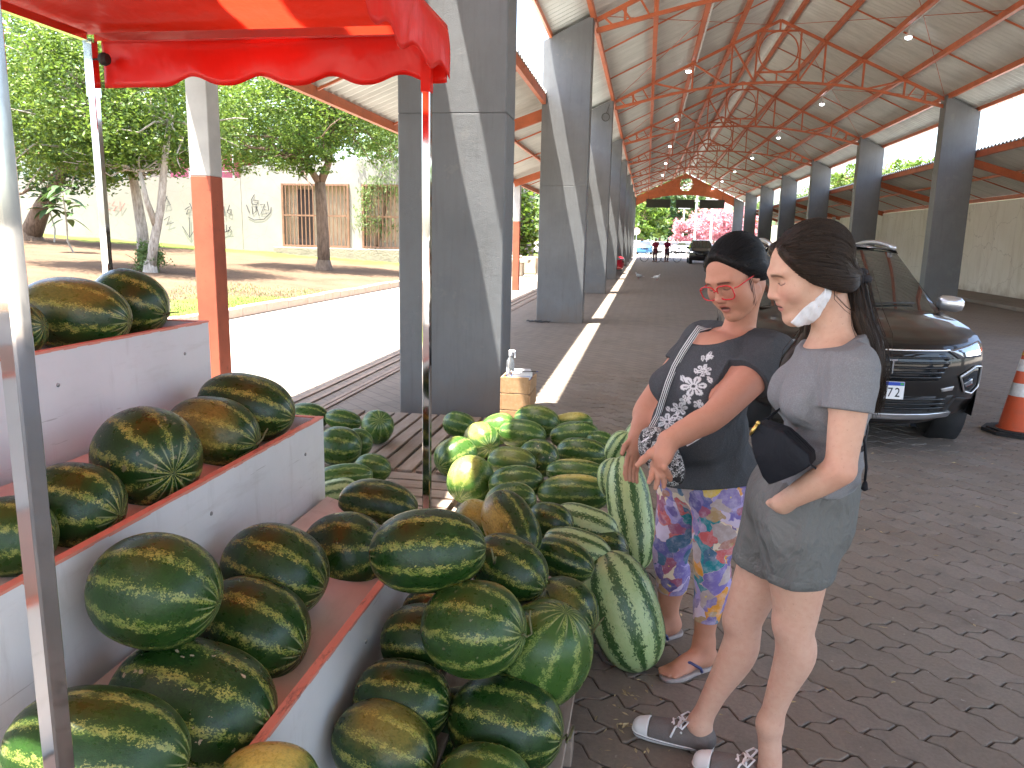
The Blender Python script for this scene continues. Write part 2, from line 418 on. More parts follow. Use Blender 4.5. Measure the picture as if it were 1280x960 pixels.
# purlins
for sign in (-1, 1):
    for d, wd, hh in ((.30, .09, .12), (1.25, .10, .13), (2.3, .10, .13), (3.4, .10, .13), (4.52, .08, .13), (dmax-.05, .05, .1)):
        x = XR+sign*d; m = MB(); zc = roofz(x)+TS-.02-hh/2-.005
        m.bb(x-wd/2, x+wd/2, y0, y1, zc-hh/2, zc+hh/2); m.build('purlin', M_ORANGE, roof)
        if d == 2.3:
            m = MB(); m.tube([(x+.09, y0, zc-.05), (x+.09, y1, zc-.05)], .022, 6); m.build('conduit', pbr('grey_conduit', (.55, .55, .53), .5), roof)
# thin tie rods between purlins
for i in range(3, 10):
    for f in (.33, .67):
        for sign in (-1, 1):
            m = MB(); y = YC[i]+.2+8.6*f
            m.beam((XR+sign*.3, y, roofz(XR+.3)+.055), (XR+sign*4.5, y, roofz(XR+4.5)+.055), .035, .03); m.build('tie_rod', M_ORANGE, roof)
    m = MB()
    for sign in (-1, 1):
        a = (XR+sign*4.4, YC[i]+.3, roofz(XR+4.4)+.02); b = (XR+sign*.4, YC[i]+8.7, roofz(XR+.4)+.02)
        m.tube([a, b], .008, 5); a = (XR+sign*.4, YC[i]+.3, roofz(XR+.4)+.02); b = (XR+sign*4.4, YC[i]+8.7, roofz(XR+4.4)+.02); m.tube([a, b], .008, 5)
    m.build('wind_brace', M_ORANGE, roof)
# trusses
def botz(d):                               # bottom chord, shallow arch, d = distance from the middle
    return 6.05 - .036*d*d if d < 3.3 else 6.05-.036*3.3**2-(d-3.3)*.26
def truss_parts(y):
    out = []; W = 4.46
    def tz(d): return ZR-SL*d-.045
    m = MB()
    for s in (-1, 1): m.beam((XR, y, tz(0)), (XR+s*W, y, tz(W)), .07, .075)
    out.append(('top_chord', m))
    m = MB(); N = 16
    P = [(XR+W*(2*k/N-1), y, botz(abs(W*(2*k/N-1)))) for k in range(N+1)]
    for a, b in zip(P, P[1:]): m.beam(a, b, .07, .065)
    out.append(('bottom_chord', m))
    m = MB()
    nodes = [.58, 1.25, 2.3, 3.4, 3.95]
    for s in (-1, 1):
        pr = None
        for d in nodes:
            m.beam((XR+s*d, y, botz(d)), (XR+s*d, y, tz(d)), .05, .05)
        for a, b in ((1.25, .58), (1.25, 2.3), (2.3, 3.4)):
            if b < a: m.beam((XR+s*a, y, tz(a)), (XR+s*b, y, botz(b)), .05, .05)
        m.beam((XR+s*1.35, y, botz(1.35)), (XR+s*2.3, y, tz(2.3)), .05, .05)
        m.beam((XR+s*2.4, y, botz(2.4)), (XR+s*3.4, y, tz(3.4)), .05, .05)
        # short lattice at the bearing
        m.beam((XR+s*2.75, y, botz(2.75)+.015), (XR+s*4.46, y, tz(4.46)-.16), .05, .05)
        for k in range(3):
            d = 3.5+k*.32; m.beam((XR+s*d, y, botz(d)), (XR+s*(d+.2), y, tz(d+.2)), .035, .035)
    m.beam((XR-.58, y, tz(.58)), (XR+.58, y, tz(.58)), .05, .05)
    m.beam((XR-.58, y, 6.32), (XR+.58, y, 6.32), .05, .05)
    m.beam((XR, y, tz(.58)), (XR, y, tz(0)), .05, .05)
    for a, b in ((-.58, -.25), (.58, .25)): m.beam((XR+a, y, 6.32), (XR+b, y, botz(.25)), .04, .04)
    m.beam((XR, y, 6.32), (XR, y, botz(0)), .04, .04)
    out.append(('web_member', m))
    m = MB(); cz = 6.86
    m.tube([(XR+.53*math.cos(2*math.pi*k/32), y, cz+.53*math.sin(2*math.pi*k/32)) for k in range(33)], .02, 6, False)
    out.append(('hoop', m)); return out
tme = [(n, m.mesh(n)) for n, m in truss_parts(0)]
for n, me in tme: me.materials.append(M_ORANGE)
for i in range(3, 11):
    top = None
    for n, me in tme:
        o = link(n if n != 'top_chord' else 'truss', me, None, roof if top is None else top, False)
        if top is None: top = o; o.location = (-XR, YC[i]+.21-40, -ZR)
# far gable board with the round opening, dark hanging panels below it
yg = YC[10]+.12
gm = MB(); cz, rr = 6.78, .62; N = 120; t = .05
xs = [XR-4.95+9.9*k/N for k in range(N+1)]
def gtop(x): return ZR+.03-SL*abs(x-XR)
def gbot(x): d = abs(x-XR); return min(gtop(x)-.02, 5.80-.024*d*d-.006*d**3)
for a, b in zip(xs, xs[1:]):
    mid = (a+b)/2; h = math.sqrt(max(0, rr*rr-(mid-XR)**2))
    spans = [(gbot, gtop)] if h == 0 else [(gbot, lambda x, h=h: cz-h), (lambda x, h=h: cz+h, gtop)]
    for lo, hi in spans:
        vs = [(a, yg, lo(a)), (b, yg, lo(b)), (b, yg, hi(b)), (a, yg, hi(a))]
        gm.add(vs+[(x, y+t, z) for x, y, z in vs], [(0, 1, 2, 3), (7, 6, 5, 4), (0, 4, 5, 1), (3, 2, 6, 7)])
gm.build('gable_board', M_ORANGE, roof)
dk = pbr('dark_panel', (.02, .022, .018), .6)
for x0, x1, lab in ((-.2, 2.05, 'left'), (2.55, 4.25, 'middle'), (4.7, 6.95, 'right')):
    m = MB(); m.bb(x0, x1, yg-.05, yg+.02, 4.62, 5.40)
    for xx in (x0+.2, x1-.2): m.tube([(xx, yg-.01, 5.40), (xx, yg-.01, 5.75)], .015, 6)
    tag(m.build('hanging_panel', dk), f'dark blank panel hanging under the far gable, {lab} of the three', 'panel', 'panels under the gable')
# ================================================================= ceiling lamps
def lamp_mesh():
    body = MB(); body.lathe([(.03, .0), (.08, .03), (.08, .07), (.03, .11), (.012, .18), (.012, .24)], n=16)
    lens = MB(); lens.lathe([(.001, -.03), (.045, -.02), (.072, .0), (.072, .03)], n=16)
    return body.mesh('lamp_body', True), lens.mesh('lens', True)
lb_me, ll_me = lamp_mesh()
lb_me.materials.append(pbr('lamp_housing', (.75, .75, .75), .4))
e = NT('lamp_glow'); e.p(Base_Color=(.9, .92, 1), Emission_Color=(.85, .93, 1), Emission_Strength=5.); ll_me.materials.append(e.m)
for sx, side, cnt in ((1, 'right', 7), (-1, 'left', 5)):
    for k in range(cnt):
        x = XR+sx*2.42; y = 20.4+k*9.1+(3.4 if sx < 0 else 0)
        r = empty('ceiling_lamp', (x, y, roofz(x)-.2), 0, f'small lit white lamp under the {side} roof slope, {ordn[k]} from the front', 'lamp', 'lit lamps under the roof')
        link('housing', lb_me, None, r, False); link('lens', ll_me, None, r, False)
# ================================================================= side roofs, posts, walls
def side_roof(name, xi, zi, xo, sign, label, y0, y1, slope):
    root = empty(name, (xi, 30, zi), 0, label, 'roof'); L = abs(xo-xi)
    n = int((y1-y0)/4.3)
    me = corr_sheet('s', 0, 4.3, 0, L, sign, 0, .0, slope).mesh('roof_sheet'); me.materials.append(M_SHEET)
    for k in range(n):
        o = link('roof_sheet', me, None, root, False); o.location = (0, y0+k*4.3-30, 0)
    for d, ww, hh in ((.04, .07, .16), (L*.5, .05, .07), (L-.05, .07, .13)):
        m = MB(); x = xi+sign*d; m.bb(x-ww/2, x+ww/2, y0, y0+n*4.3, zi-slope*d-.03-hh, zi-slope*d-.03); m.build('purlin', M_ORANGE, root)
    for i in [i for i in range(1, 11) if YC[i]+.2 >= y0-.1]:
        m = MB(); y = YC[i]+.21
        m.beam((xi-sign*.1, y, zi-.30), (xi+sign*(L-.12), y, zi-slope*L-.18), .09, .2); m.build('rafter', M_ORANGE, root)
    for i in [i for i in range(1, 11) if YC[i]+.2 >= y0-.1]:
        for f in (.33, .67):
            m = MB(); y = YC[i]+.21+8.6*f
            if y < y0+n*4.3: m.beam((xi, y, zi-.09), (xi+sign*(L-.1), y, zi-slope*L-.05), .03, .03); m.build('tie_rod', M_ORANGE, root)
    return root
side_roof('left_side_roof', -1.97, 4.27, -4.16, -1, 'low corrugated side roof sloping down behind the left columns', -10.7, 75, .40)
side_roof('right_side_roof', 8.74, 4.22, 11.45, 1, 'low corrugated side roof between the right columns and the wall', YC[3]+.2, 75, .345)
t = NT('white_post_paint'); n = t.noise(4, 6)[0]
t.p(Base_Color=t.mix(t.ramp(n, [(.35, 0), (.7, 1)]), (.42, .41, .39), (.54, .53, .50)), Roughness=.6); t.bump(t.noise(60, 4)[0], .2, .004); M_PWHITE = t.m
M_PRED = paint_steel('red_brown_post_paint', (.45, .105, .05), .55)
def post(x, y, top, label, grp):
    r = empty('support_post', (x, y, 0), 0, label, 'post', grp)
    m = MB(); m.bb(x-.1, x+.1, y-.1, y+.1, -.02, 2.1, .006); m.build('red_base', M_PRED, r)
    m = MB(); m.bb(x-.1, x+.1, y-.1, y+.1, 2.101, top, .006); m.build('white_top', M_PWHITE, r)
post(-3.95, YC[2]+.3, 3.22, 'square post painted white above and red below, behind the melon shelves', 'posts of the left side roof')
post(-3.95, YC[4]+.3, 3.22, 'thin white and orange post seen between the first two grey columns', 'posts of the left side roof')
for k, i in enumerate(range(3, 11)):
    post(10.95, YC[i]+.21, 3.2, 'grey white post with red foot against the cream wall at the right edge' if k == 1 else f'post with red foot against the cream wall, {ordn[k]} along it', 'posts along the right wall')
wl = MB(); wl.bb(11.3, 11.5, YC[3]-.5, 75, -.02, 3.12); tag(wl.build('side_wall', M_WWALL), 'long stained cream wall behind the right row of columns', 'wall')
kb = MB(); kb.bb(9.6, 11.3, YC[3]-.5, 75, -.003, .1, .01); tag(kb.build('side_pavement', pbr('worn_cement', (.24, .2, .165), .85, var=.25, vs=2, bump=.4, bs=40, dirt=(.12, .09, .07))), kind='structure')
# wire loop on the third column and cable at the foot of the second
m = MB(); c = (-1.35, YC[4]-.03, 5.1)
m.tube([(c[0]+.11*math.cos(a*.4), c[1]-.012*math.sin(a*.9), c[2]+.11*math.sin(a*.4)) for a in range(36)]+[(c[0]+.1, c[1], c[2]+.35)], .008, 5)
tag(m.build('wire_coil', pbr('black_wire', (.03, .03, .03), .5)), 'small black coil of wire hanging high on a grey column', 'wire')
m = MB(); c = (-2.2, YC[3]-.12, .02)
m.tube([(c[0]+.10*math.cos(a*.45)+a*.012, c[1]+.05*math.sin(a*.45), c[2]+.006*(a % 3)) for a in range(30)], .014, 6)
tag(m.build('cable', bpy.data.materials['black_wire']), 'black cable lying at the foot of the second grey column', 'cable')
# ================================================================= park on the left
KX = -7.75
def parkz(x): return .13+.05*max(0, KX-x) if x > -40 else .13+.05*(40+KX)
def onpark(px, py):
    z = .3
    for _ in range(30): P = onz(px, py, z); z = .5*z+.5*parkz(P.x)
    return P
def park_mat():
    t = NT('park_earth'); geo = t.n('NewGeometry').outputs['Position']; X = t.xyz(geo)
    n = t.noise(.8, 7, .65, geo)[0]
    c = t.mix(t.ramp(n, [(.3, 0), (.7, 1)]), (.082, .052, .033), (.13, .086, .056))
    c = t.mix(t.math('MULTIPLY', t.ramp(t.noise(14, 5, .7, geo)[0], [(.5, 0), (.68, 1)]), .6), c, (.18, .118, .07))
    gn = t.noise(.55, 6, .6, geo)[0]
    e1 = t.math('ADD', t.math('MULTIPLY', X[0], .22), 2.35)            # grass verge by the kerb
    e1 = t.math('ADD', e1, t.math('MULTIPLY', t.math('SUBTRACT', gn, .5), 1.6))
    e1 = t.math('SUBTRACT', e1, t.math('MULTIPLY', t.math('MAXIMUM', t.math('SUBTRACT', X[1], 15.5), 0.), .28))
    e2 = t.math('ADD', t.math('MULTIPLY', X[1], .3), -9.6)              # and at the foot of the wall
    e2 = t.math('ADD', e2, t.math('MULTIPLY', t.math('SUBTRACT', gn, .5), 2.2))
    msk = t.ramp(t.math('MAXIMUM', e1, e2), [(.1, 0), (.35, 1)])
    gc = t.mix(t.noise(5, 5, .6, geo)[0], (.07, .11, .016), (.14, .17, .04))
    c = t.mix(msk, c, gc); t.p(Base_Color=c, Roughness=.95, Specular_IOR_Level=.1)
    t.bump(t.noise(18, 6, .65, geo)[0], .8, .05); return t.m
m = MB(); xs = [KX-.16-.6*i for i in range(90)]; ys = [-6+1.2*j for j in range(70)]
for x in xs:
    for y in ys: m.v.append((x, y, parkz(x)+.03*math.sin(x*1.7+y*.9)*math.sin(y*.6-x*.3)*(1 if x < KX-.8 else 0)))
nj = len(ys)
for i in range(len(xs)-1):
    for j in range(nj-1): m.f.append((i*nj+j, i*nj+j+1, (i+1)*nj+j+1, (i+1)*nj+j)); m.mi.append(0)
tag(m.build('park_ground', park_mat(), smooth=True), kind='structure')
M_KERB = pbr('kerb_concrete', (.52, .40, .31), .85, var=.25, vs=3, bump=.5, bs=30, bd=.01, dirt=(.3, .17, .1), ds=3, da=.7)
kr = empty('kerb', (KX, 20, 0)); tag(kr, kind='structure')
for k in range(46):
    m = MB(); m.bb(KX-.17, KX, -5+k*1.0, -5+k*1.0+.99, -.03, .165+.012*math.sin(k*1.7), .015); m.build('kerb_stone', M_KERB, kr)
# grass blades on the verge
gv = []; gf = []
rg = np.random.default_rng(3)
for k in range(9000):
    x = KX-.2-abs(rg.normal(0, 1.6)); y = rg.uniform(6, 19)
    h = rg.uniform(.02, .06); a = rg.uniform(0, 6.28); b = len(gv); z = parkz(x)
    dx, dy = math.cos(a)*.008, math.sin(a)*.008; lx, ly = rg.normal(0, .02, 2)
    gv += [(x-dx, y-dy, z-.01), (x+dx, y+dy, z-.01), (x+lx, y+ly, z+h)]; gf.append((b, b+1, b+2))
me = bpy.data.meshes.new('grass'); me.from_pydata(gv, [], gf)
tag(link('grass_verge', me, pbr('grass_blade', (.10, .15, .028), .7, var=.35, vs=3)), 'short sunlit grass along the kerb left of the road', 'grass', kind='stuff')
# --------------------------------------------------------------- garden wall, gate building, graffiti
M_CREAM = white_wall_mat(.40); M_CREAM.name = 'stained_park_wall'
YW = 36.0
def zpy(px, py, Y=YW): return ony(px, py, Y).z
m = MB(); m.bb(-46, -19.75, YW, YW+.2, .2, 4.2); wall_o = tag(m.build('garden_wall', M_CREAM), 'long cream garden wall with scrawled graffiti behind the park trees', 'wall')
bd = empty('gate_building', (-15, YW, 0), 0, 'low cream building with two barred garage gates behind the tree', 'building')
m = MB(); ztop0, ztop1 = 4.75, 5.5
xg = [-19.72, -17.6, -17.55, -13.55, -12.95, -8.6, -6.0]
def bx2(x0, x1, z0, z1a, z1b, y0=YW-.02, y1=YW+6):
    v = [(x0, y0, z0), (x1, y0, z0), (x1, y1, z0), (x0, y1, z0), (x0, y0, z1a), (x1, y0, z1b), (x1, y1, z1b), (x0, y1, z1a)]
    m.add(v, [(3, 2, 1, 0), (4, 5, 6, 7), (0, 1, 5, 4), (1, 2, 6, 5), (2, 3, 7, 6), (3, 0, 4, 7)])
def zt(x): return ztop0+(x+19.72)/13.7*(ztop1-ztop0)
GT, GB = 3.95, .95
GATES = [(-17.6, -14.15), (-13.5, -9.6)]
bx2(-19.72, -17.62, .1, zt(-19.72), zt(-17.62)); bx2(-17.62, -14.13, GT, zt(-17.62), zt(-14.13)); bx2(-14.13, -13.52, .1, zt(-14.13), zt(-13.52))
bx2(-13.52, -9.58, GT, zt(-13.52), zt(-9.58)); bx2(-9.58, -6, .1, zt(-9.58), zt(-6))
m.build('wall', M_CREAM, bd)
m = MB(); m.bb(-17.62, -9.58, YW+.45, YW+.6, .1, GT+.1); m.build('back_panel', pbr('gate_shutter', (.52, .42, .30), .7, var=.15, vs=2), bd)
m = MB(); m.bb(-17.7, -6, YW-.9, YW-.03, .1, .93, .02); m.build('plinth', pbr('rough_plinth', (.27, .23, .18), .9, var=.35, vs=2, bump=.8, bs=12, bd=.04, dirt=(.09, .1, .05)), bd)
m = MB(); m.bb(-17.0, -16.2, YW+.38, YW+.44, GB, 3.7); m.build('door', pbr('dark_door', (.05, .035, .03), .6), bd)
M_GATE = paint_steel('gate_paint', (.26, .14, .08))
for a, b in GATES:
    g = MB()
    for x in (a+.05, b-.05): g.bb(x-.05, x+.05, YW-.1, YW-.03, GB, GT)
    for z in (GB+.05, (GB+GT)/2, GT-.05): g.bb(a+.1, b-.1, YW-.09, YW-.04, z-.04, z+.04)
    go = g.build('gate', M_GATE, bd)
    n = int((b-a-.2)/.2)
    for k in range(n):
        q = MB(); x = a+.12+(b-a-.24)*(k+.5)/n; q.bb(x-.022, x+.022, YW-.085, YW-.045, GB+.09, GT-.09); q.build('bar', M_GATE, go)
M_INK = pbr('black_spray_paint', (.03, .03, .035), .6); M_INKR = pbr('red_spray_paint', (.4, .1, .08), .6)
def scrawl(strokes, mat, parent, yo=YW-.035, r=.035):
    q = MB()
    for st in strokes:
        pts = [ony(px, py, yo) for px, py in st]; pts = [Vector((p.x, yo, p.z)) for p in pts]
        q.ribbon(pts, [(0, -1, 0)]*len(pts), .034, .004)
    return q.build('graffiti', mat, parent)
scrawl([[(318, 243), (314, 250), (315, 255), (321, 256), (323, 251), (317, 250)], [(308, 256), (312, 266)], [(315, 258), (316, 268), (320, 264), (320, 257), (324, 270)],
        [(325, 256), (331, 255), (326, 268), (334, 267)], [(334, 252), (336, 263), (330, 262)], [(310, 271), (318, 275), (330, 274), (338, 266), (339, 259)]], M_INK, bd)
scrawl([[(237, 254), (241, 263), (235, 262), (233, 268)], [(237, 258), (231, 262)], [(228, 283), (237, 297), (246, 283)], [(237, 272), (237, 296)],
        [(280, 258), (281, 270)], [(287, 256), (284, 266), (289, 268), (289, 262), (284, 263)], [(276, 292), (287, 288)], [(205, 275), (212, 270), (209, 281), (217, 278)], [(207, 245), (213, 256), (205, 258), (209, 245)], [(283, 281), (283, 290)], [(288, 283), (285, 290), (290, 289), (286, 284)]], M_INK, wall_o)
scrawl([[(129, 262), (131, 252), (138, 254), (131, 258), (138, 263)], [(143, 252), (140, 257), (147, 258), (142, 264)], [(150, 252), (150, 264), (156, 254)]], M_INKR, wall_o)
# fence and houses beyond the wall
fz = empty('wire_fence', (-33, YW+.1, 4.2), 0, 'pale wire fence standing on top of the garden wall', 'fence')
M_FEN = pbr('galvanised_wire', (.5, .5, .48), .5)
for k in range(12):
    q = MB(); x = -46+k*2.35; q.bb(x-.03, x+.03, YW+.07, YW+.13, 4.2, 5.7); q.build('fence_post', M_FEN, fz)
for z in (4.5, 5.0, 5.5):
    q = MB(); q.tube([(-46, YW+.1, z), (-20, YW+.1, z)], .012, 4); q.build('rail', M_FEN, fz)
def house(name, x0, x1, y0, y1, h, wall, roofc, label, zb=0., rise=2.):
    r = empty(name, ((x0+x1)/2, (y0+y1)/2, zb), 0, label, 'house')
    q = MB(); q.bb(x0, x1, y0, y1, zb, zb+h); q.build('wall', wall, r)
    q = MB(); yc = (y0+y1)/2; e = .5
    q.add([(x0-e, y0-e, zb+h), (x1+e, y0-e, zb+h), (x1+e, y1+e, zb+h), (x0-e, y1+e, zb+h), (x0+1, yc, zb+h+rise), (x1-1, yc, zb+h+rise)], [(0, 1, 5, 4), (1, 2, 5), (2, 3, 4, 5), (3, 0, 4), (3, 2, 1, 0)]); q.build('roof', roofc, r)
    n = max(2, int((x1-x0)/3))
    for k in range(n):
        x = x0+(k+.5)*(x1-x0)/n; q = MB(); q.bb(x-.6, x+.6, y0-.06, y0-.01, zb+h*.35, zb+h*.75); wo = q.build('window', M_PWHITE, r)
        q = MB(); q.bb(x-.5, x+.5, y0-.075, y0-.062, zb+h*.37, zb+h*.73); q.build('pane', M_GLASSD, wo)
M_GLASSD = pbr('dark_window_glass', (.04, .05, .06), .08, var=.05)
M_TILE = pbr('clay_tiles', (.38, .14, .08), .8, var=.3, vs=4, bump=.6, bs=14, bd=.05)
M_PLWH = pbr('white_plaster', (.72, .70, .66), .8, var=.08, vs=1.5)
M_PLPK = pbr('pink_plaster', (.70, .16, .30), .8, var=.08)
house('house', -44, -33, 48, 56, 5.5, M_PLWH, M_TILE, 'white house with clay tile roof behind the garden wall', 1.)
house('house', -30, -26.4, 46, 50, 5.2, M_PLPK, M_TILE, 'bright pink house glimpsed above the garden wall between trees', 1., .8)
# --------------------------------------------------------------- trees
def leaf_mat(name, c1, c2, c3, transl=.35):
    t = NT(name); g = t.n('NewGeometry').outputs['Random Per Island']
    c = t.ramp(g, [(0, c1), (.5, c2), (1, c3)])
    t.p(Base_Color=c, Roughness=.5, Specular_IOR_Level=.35)
    tb = t.n('BsdfTranslucent', ins={'Color': t.mix(.5, c, (c3[0]*1.3, c3[1]*1.4, c3[2]))})
    mx = t.n('MixShader', ins={0: transl, 1: t.b.outputs[0], 2: tb.outputs[0]}); t.t.links.new(mx.outputs[0], t.out.inputs[0]); return t.m
M_LEAF = leaf_mat('bright_leaf', (.04, .09, .012), (.085, .155, .022), (.19, .26, .045), .34)
M_LEAFD = leaf_mat('dark_leaf', (.018, .048, .012), (.035, .08, .02), (.07, .12, .03), .25)
M_LEAFP = leaf_mat('grey_green_leaf', (.05, .095, .025), (.10, .16, .045), (.18, .24, .08), .28)
M_PINK = leaf_mat('pink_blossom', (.42, .13, .18), (.55, .22, .28), (.62, .36, .38), .3)
def bark_mat(name, a, b):
    t = NT(name); n = t.noise(5, 7, .7, t.scaled(3, 3, .8))[0]
    t.p(Base_Color=t.mix(t.ramp(n, [(.35, 0), (.65, 1)]), a, b), Roughness=.9); t.bump(n, .9, .04); return t.m
M_BARK = bark_mat('brown_bark', (.10, .065, .04), (.24, .165, .11))
M_BARKW = bark_mat('pale_bark', (.22, .19, .15), (.48, .43, .36))
def leaves(rng, crowns, n, size, droop=0., clump=.35, asp=.45, hang=0.):
    """crowns: list of (center, radii, weight) -> leaf quads gathered in clumps near the crown surface"""
    W = np.array([c[2] for c in crowns], float); W /= W.sum(); vs = []
    for (c, r, w), wn in zip(crowns, W):
        k = int(n*wn); nc = max(6, int(k/55))
        d = rng.normal(size=(nc, 3)); d /= np.linalg.norm(d, axis=1)[:, None]
        rad = rng.uniform(.35, 1., nc)**.6
        cc = np.array(c)+d*rad[:, None]*np.array(r)
        rs = min(r)*clump*rng.uniform(.6, 1.4, nc)
        idx = rng.integers(0, nc, k)
        p = cc[idx]+rng.normal(size=(k, 3))*rs[idx][:, None]*np.array([1, 1, .7])*.6
        if hang: p[:, 2] -= np.abs(rng.normal(size=k))*hang*rs[idx]
        a = rng.normal(size=(k, 3)); a[:, 2] = a[:, 2]*.6-droop; a /= np.linalg.norm(a, axis=1)[:, None]
        nn = rng.normal(size=(k, 3)); nn[:, 2] += .8; b = np.cross(a, nn); b /= np.linalg.norm(b, axis=1)[:, None]+1e-9
        s = (size*rng.uniform(.6, 1.35, k))[:, None]
        vs.append(np.stack([p-a*s, p+b*s*asp-a*s*.1, p+a*s, p-b*s*asp-a*s*.1], 1))
    v = np.concatenate(vs).reshape(-1, 3); q = len(v)//4
    me = bpy.data.meshes.new('crown'); me.vertices.add(len(v)); me.vertices.foreach_set('co', v.astype(np.float32).ravel())
    me.loops.add(q*4); me.loops.foreach_set('vertex_index', np.arange(q*4, dtype=np.int32))
    me.polygons.add(q); me.polygons.foreach_set('loop_start', np.arange(0, q*4, 4, dtype=np.int32))
    me.update(calc_edges=True); me.validate(); return me
def wob(a, b, n, amp, rng):
    a, b = np.array(a, float), np.array(b, float); L = np.linalg.norm(b-a)
    pts = [tuple(a+(b-a)*i/n+(rng.normal(size=3)*amp*L if 0 < i < n else 0)) for i in range(n+1)]; return pts
def tree(seed, base, stems, crowns, n, size, lm, bark, label, grp=None, droop=0., clump=.35, hang=0., asp=.45, twigs=10):
    """stems: list of (points, r0, r1); crowns relative to world"""
    rng = np.random.default_rng(seed)
    r = empty('tree', base, 0, label, 'tree', grp); q = MB(); tips = []
    for pts, r0, r1 in stems:
        k = len(pts); q.tube(pts, [r0+(r1-r0)*i/(k-1) for i in range(k)], 10); tips.append((pts[-1], r1))
        if pts[0] == stems[0][0][0]:
            b0 = Vector(pts[0]); q.tube([b0-Vector((0, 0, .25)), b0+Vector((0, 0, .02)), b0+Vector((0, 0, .35))], [r0*1.9, r0*1.35, r0*1.0], 10)
    for c, rad, w in crowns:
        for k in range(twigs):
            tp, tr_ = min(tips, key=lambda s: (Vector(s[0])-Vector(c)).length)
            e = np.array(c)+rng.normal(size=3)*np.array(rad)*.55
            q.tube(wob(tp, e, 5, .05, rng), [max(tr_*.55, .012)*(1-i/6)+.004 for i in range(6)], 5)
    q.build('trunk', bark, r, True)
    link('crown', leaves(rng, crowns, n, size, droop, clump, asp, hang), lm, r)
    return r
P1 = onpark(405, 337)                    # tree in front of the gate building
def at(px, py, Y): p = ony(px, py, Y); return (p.x, p.y, p.z)
y = P1.y
tree(1, tuple(P1), [([tuple(P1), at(404, 300, y), at(402, 262, y), at(400, 228, y)], .24, .19),
                    ([at(400, 230, y), at(388, 212, y-.3), at(376, 195, y-.5)], .14, .08), ([at(400, 230, y), at(410, 205, y), at(416, 172, y+.3), at(412, 140, y)], .16, .07)],
     [(at(340, 140, y-1), (2.6, 2.2, 1.9), 1.2), (at(410, 120, y), (2.4, 2.2, 1.9), 1.1), (at(300, 175, y-.5), (1.3, 1.4, 1.2), .45), (at(375, 190, y-1), (1.3, 1.2, .8), .35), (at(465, 150, y+.3), (1.6, 1.5, 1.5), .6), (at(440, 90, y+.5), (2.4, 2, 1.6), .7), (at(350, 80, y), (2.6, 2.2, 1.6), .7)],
     36000, .068, M_LEAF, M_BARK, 'tree with forked brown trunk in front of the barred gates', 'park trees', clump=.24)
P2 = onpark(188, 340); y = P2.y
tree(2, tuple(P2), [([tuple(P2), at(192, 305, y), at(201, 260, y), at(206, 200, y), at(212, 150, y)], .15, .07),
                    ([tuple(Vector(at(180, 327, y+1.2))), at(178, 290, y+1.2), at(170, 240, y+1.1), at(160, 190, y+1), at(140, 140, y+1)], .19, .08), ([at(196, 285, y), at(183, 250, y-.2), at(175, 215, y-.3)], .10, .05)],
     [(at(150, 120, y), (2.6, 2.4, 2.2), 1.3), (at(215, 130, y+.5), (1.7, 1.8, 1.8), .8), (at(90, 130, y), (2.2, 2.2, 2.4), 1.1), (at(190, 180, y+.3), (1.3, 1.3, .9), .5), (at(60, 60, y+.3), (2.6, 2.2, 2.2), 1.), (at(150, 50, y+.3), (2.6, 2.2, 2.2), .9), (at(30, 150, y), (1.4, 1.4, 1.8), .6), (at(130, 200, y), (1.5, 1.3, .7), .5)],
     46000, .062, M_LEAF, M_BARKW, 'broad leafy tree with twin pale trunks left of the white post', 'park trees', clump=.22)
P3 = onpark(468, 325); y = P3.y
tree(3, tuple(P3), [([tuple(P3), at(472, 300, y), at(480, 265, y), at(487, 235, y), at(488, 190, y)], .13, .05)],
     [(at(483, 190, y), (1.5, 1.4, 1.6), 1), (at(480, 250, y), (1.6, 1.2, 1.4), .6), (at(500, 160, y), (1.6, 1.3, 1.2), .8)], 8000, .085, M_LEAFP, M_BARK, 'slender young tree with drooping pale leaves beside the first column', 'park trees', droop=1.2, clump=.3, hang=1.2, asp=.25)
P0 = onpark(36, 300); y = P0.y
tree(4, tuple(P0), [([tuple(P0), at(50, 265, y), at(68, 235, y), at(85, 195, y)], .45, .2)], [(at(70, 170, y), (3.5, 3, 2.2), 1), (at(30, 110, y), (4, 3, 3), 1), (at(110, 150, y), (3, 3, 2), .8)], 14000, .12, M_LEAFD, M_BARK, 'dark leaning tree trunk at the far left in front of the garden wall', 'park trees')
# unseen tree, added to shade the ground left of the stall
tree(9, (-7.6, .2, .1), [([(-7.6, .2, .1), (-7.5, .3, 1.6), (-7.2, .2, 3.0), (-7.0, .4, 4.2)], .22, .1)], [((-7.0, .3, 5.2), (2.6, 3.6, 1.5), 1.), ((-7.6, -3., 5.0), (2.4, 2.6, 1.4), .7), ((-6.2, 3.0, 5.4), (1.3, 1.6, 1.0), .35)], 12000, .14, M_LEAFD, M_BARK, 'added out-of-frame tree shading the ground left of the stall', 'park trees', twigs=6)
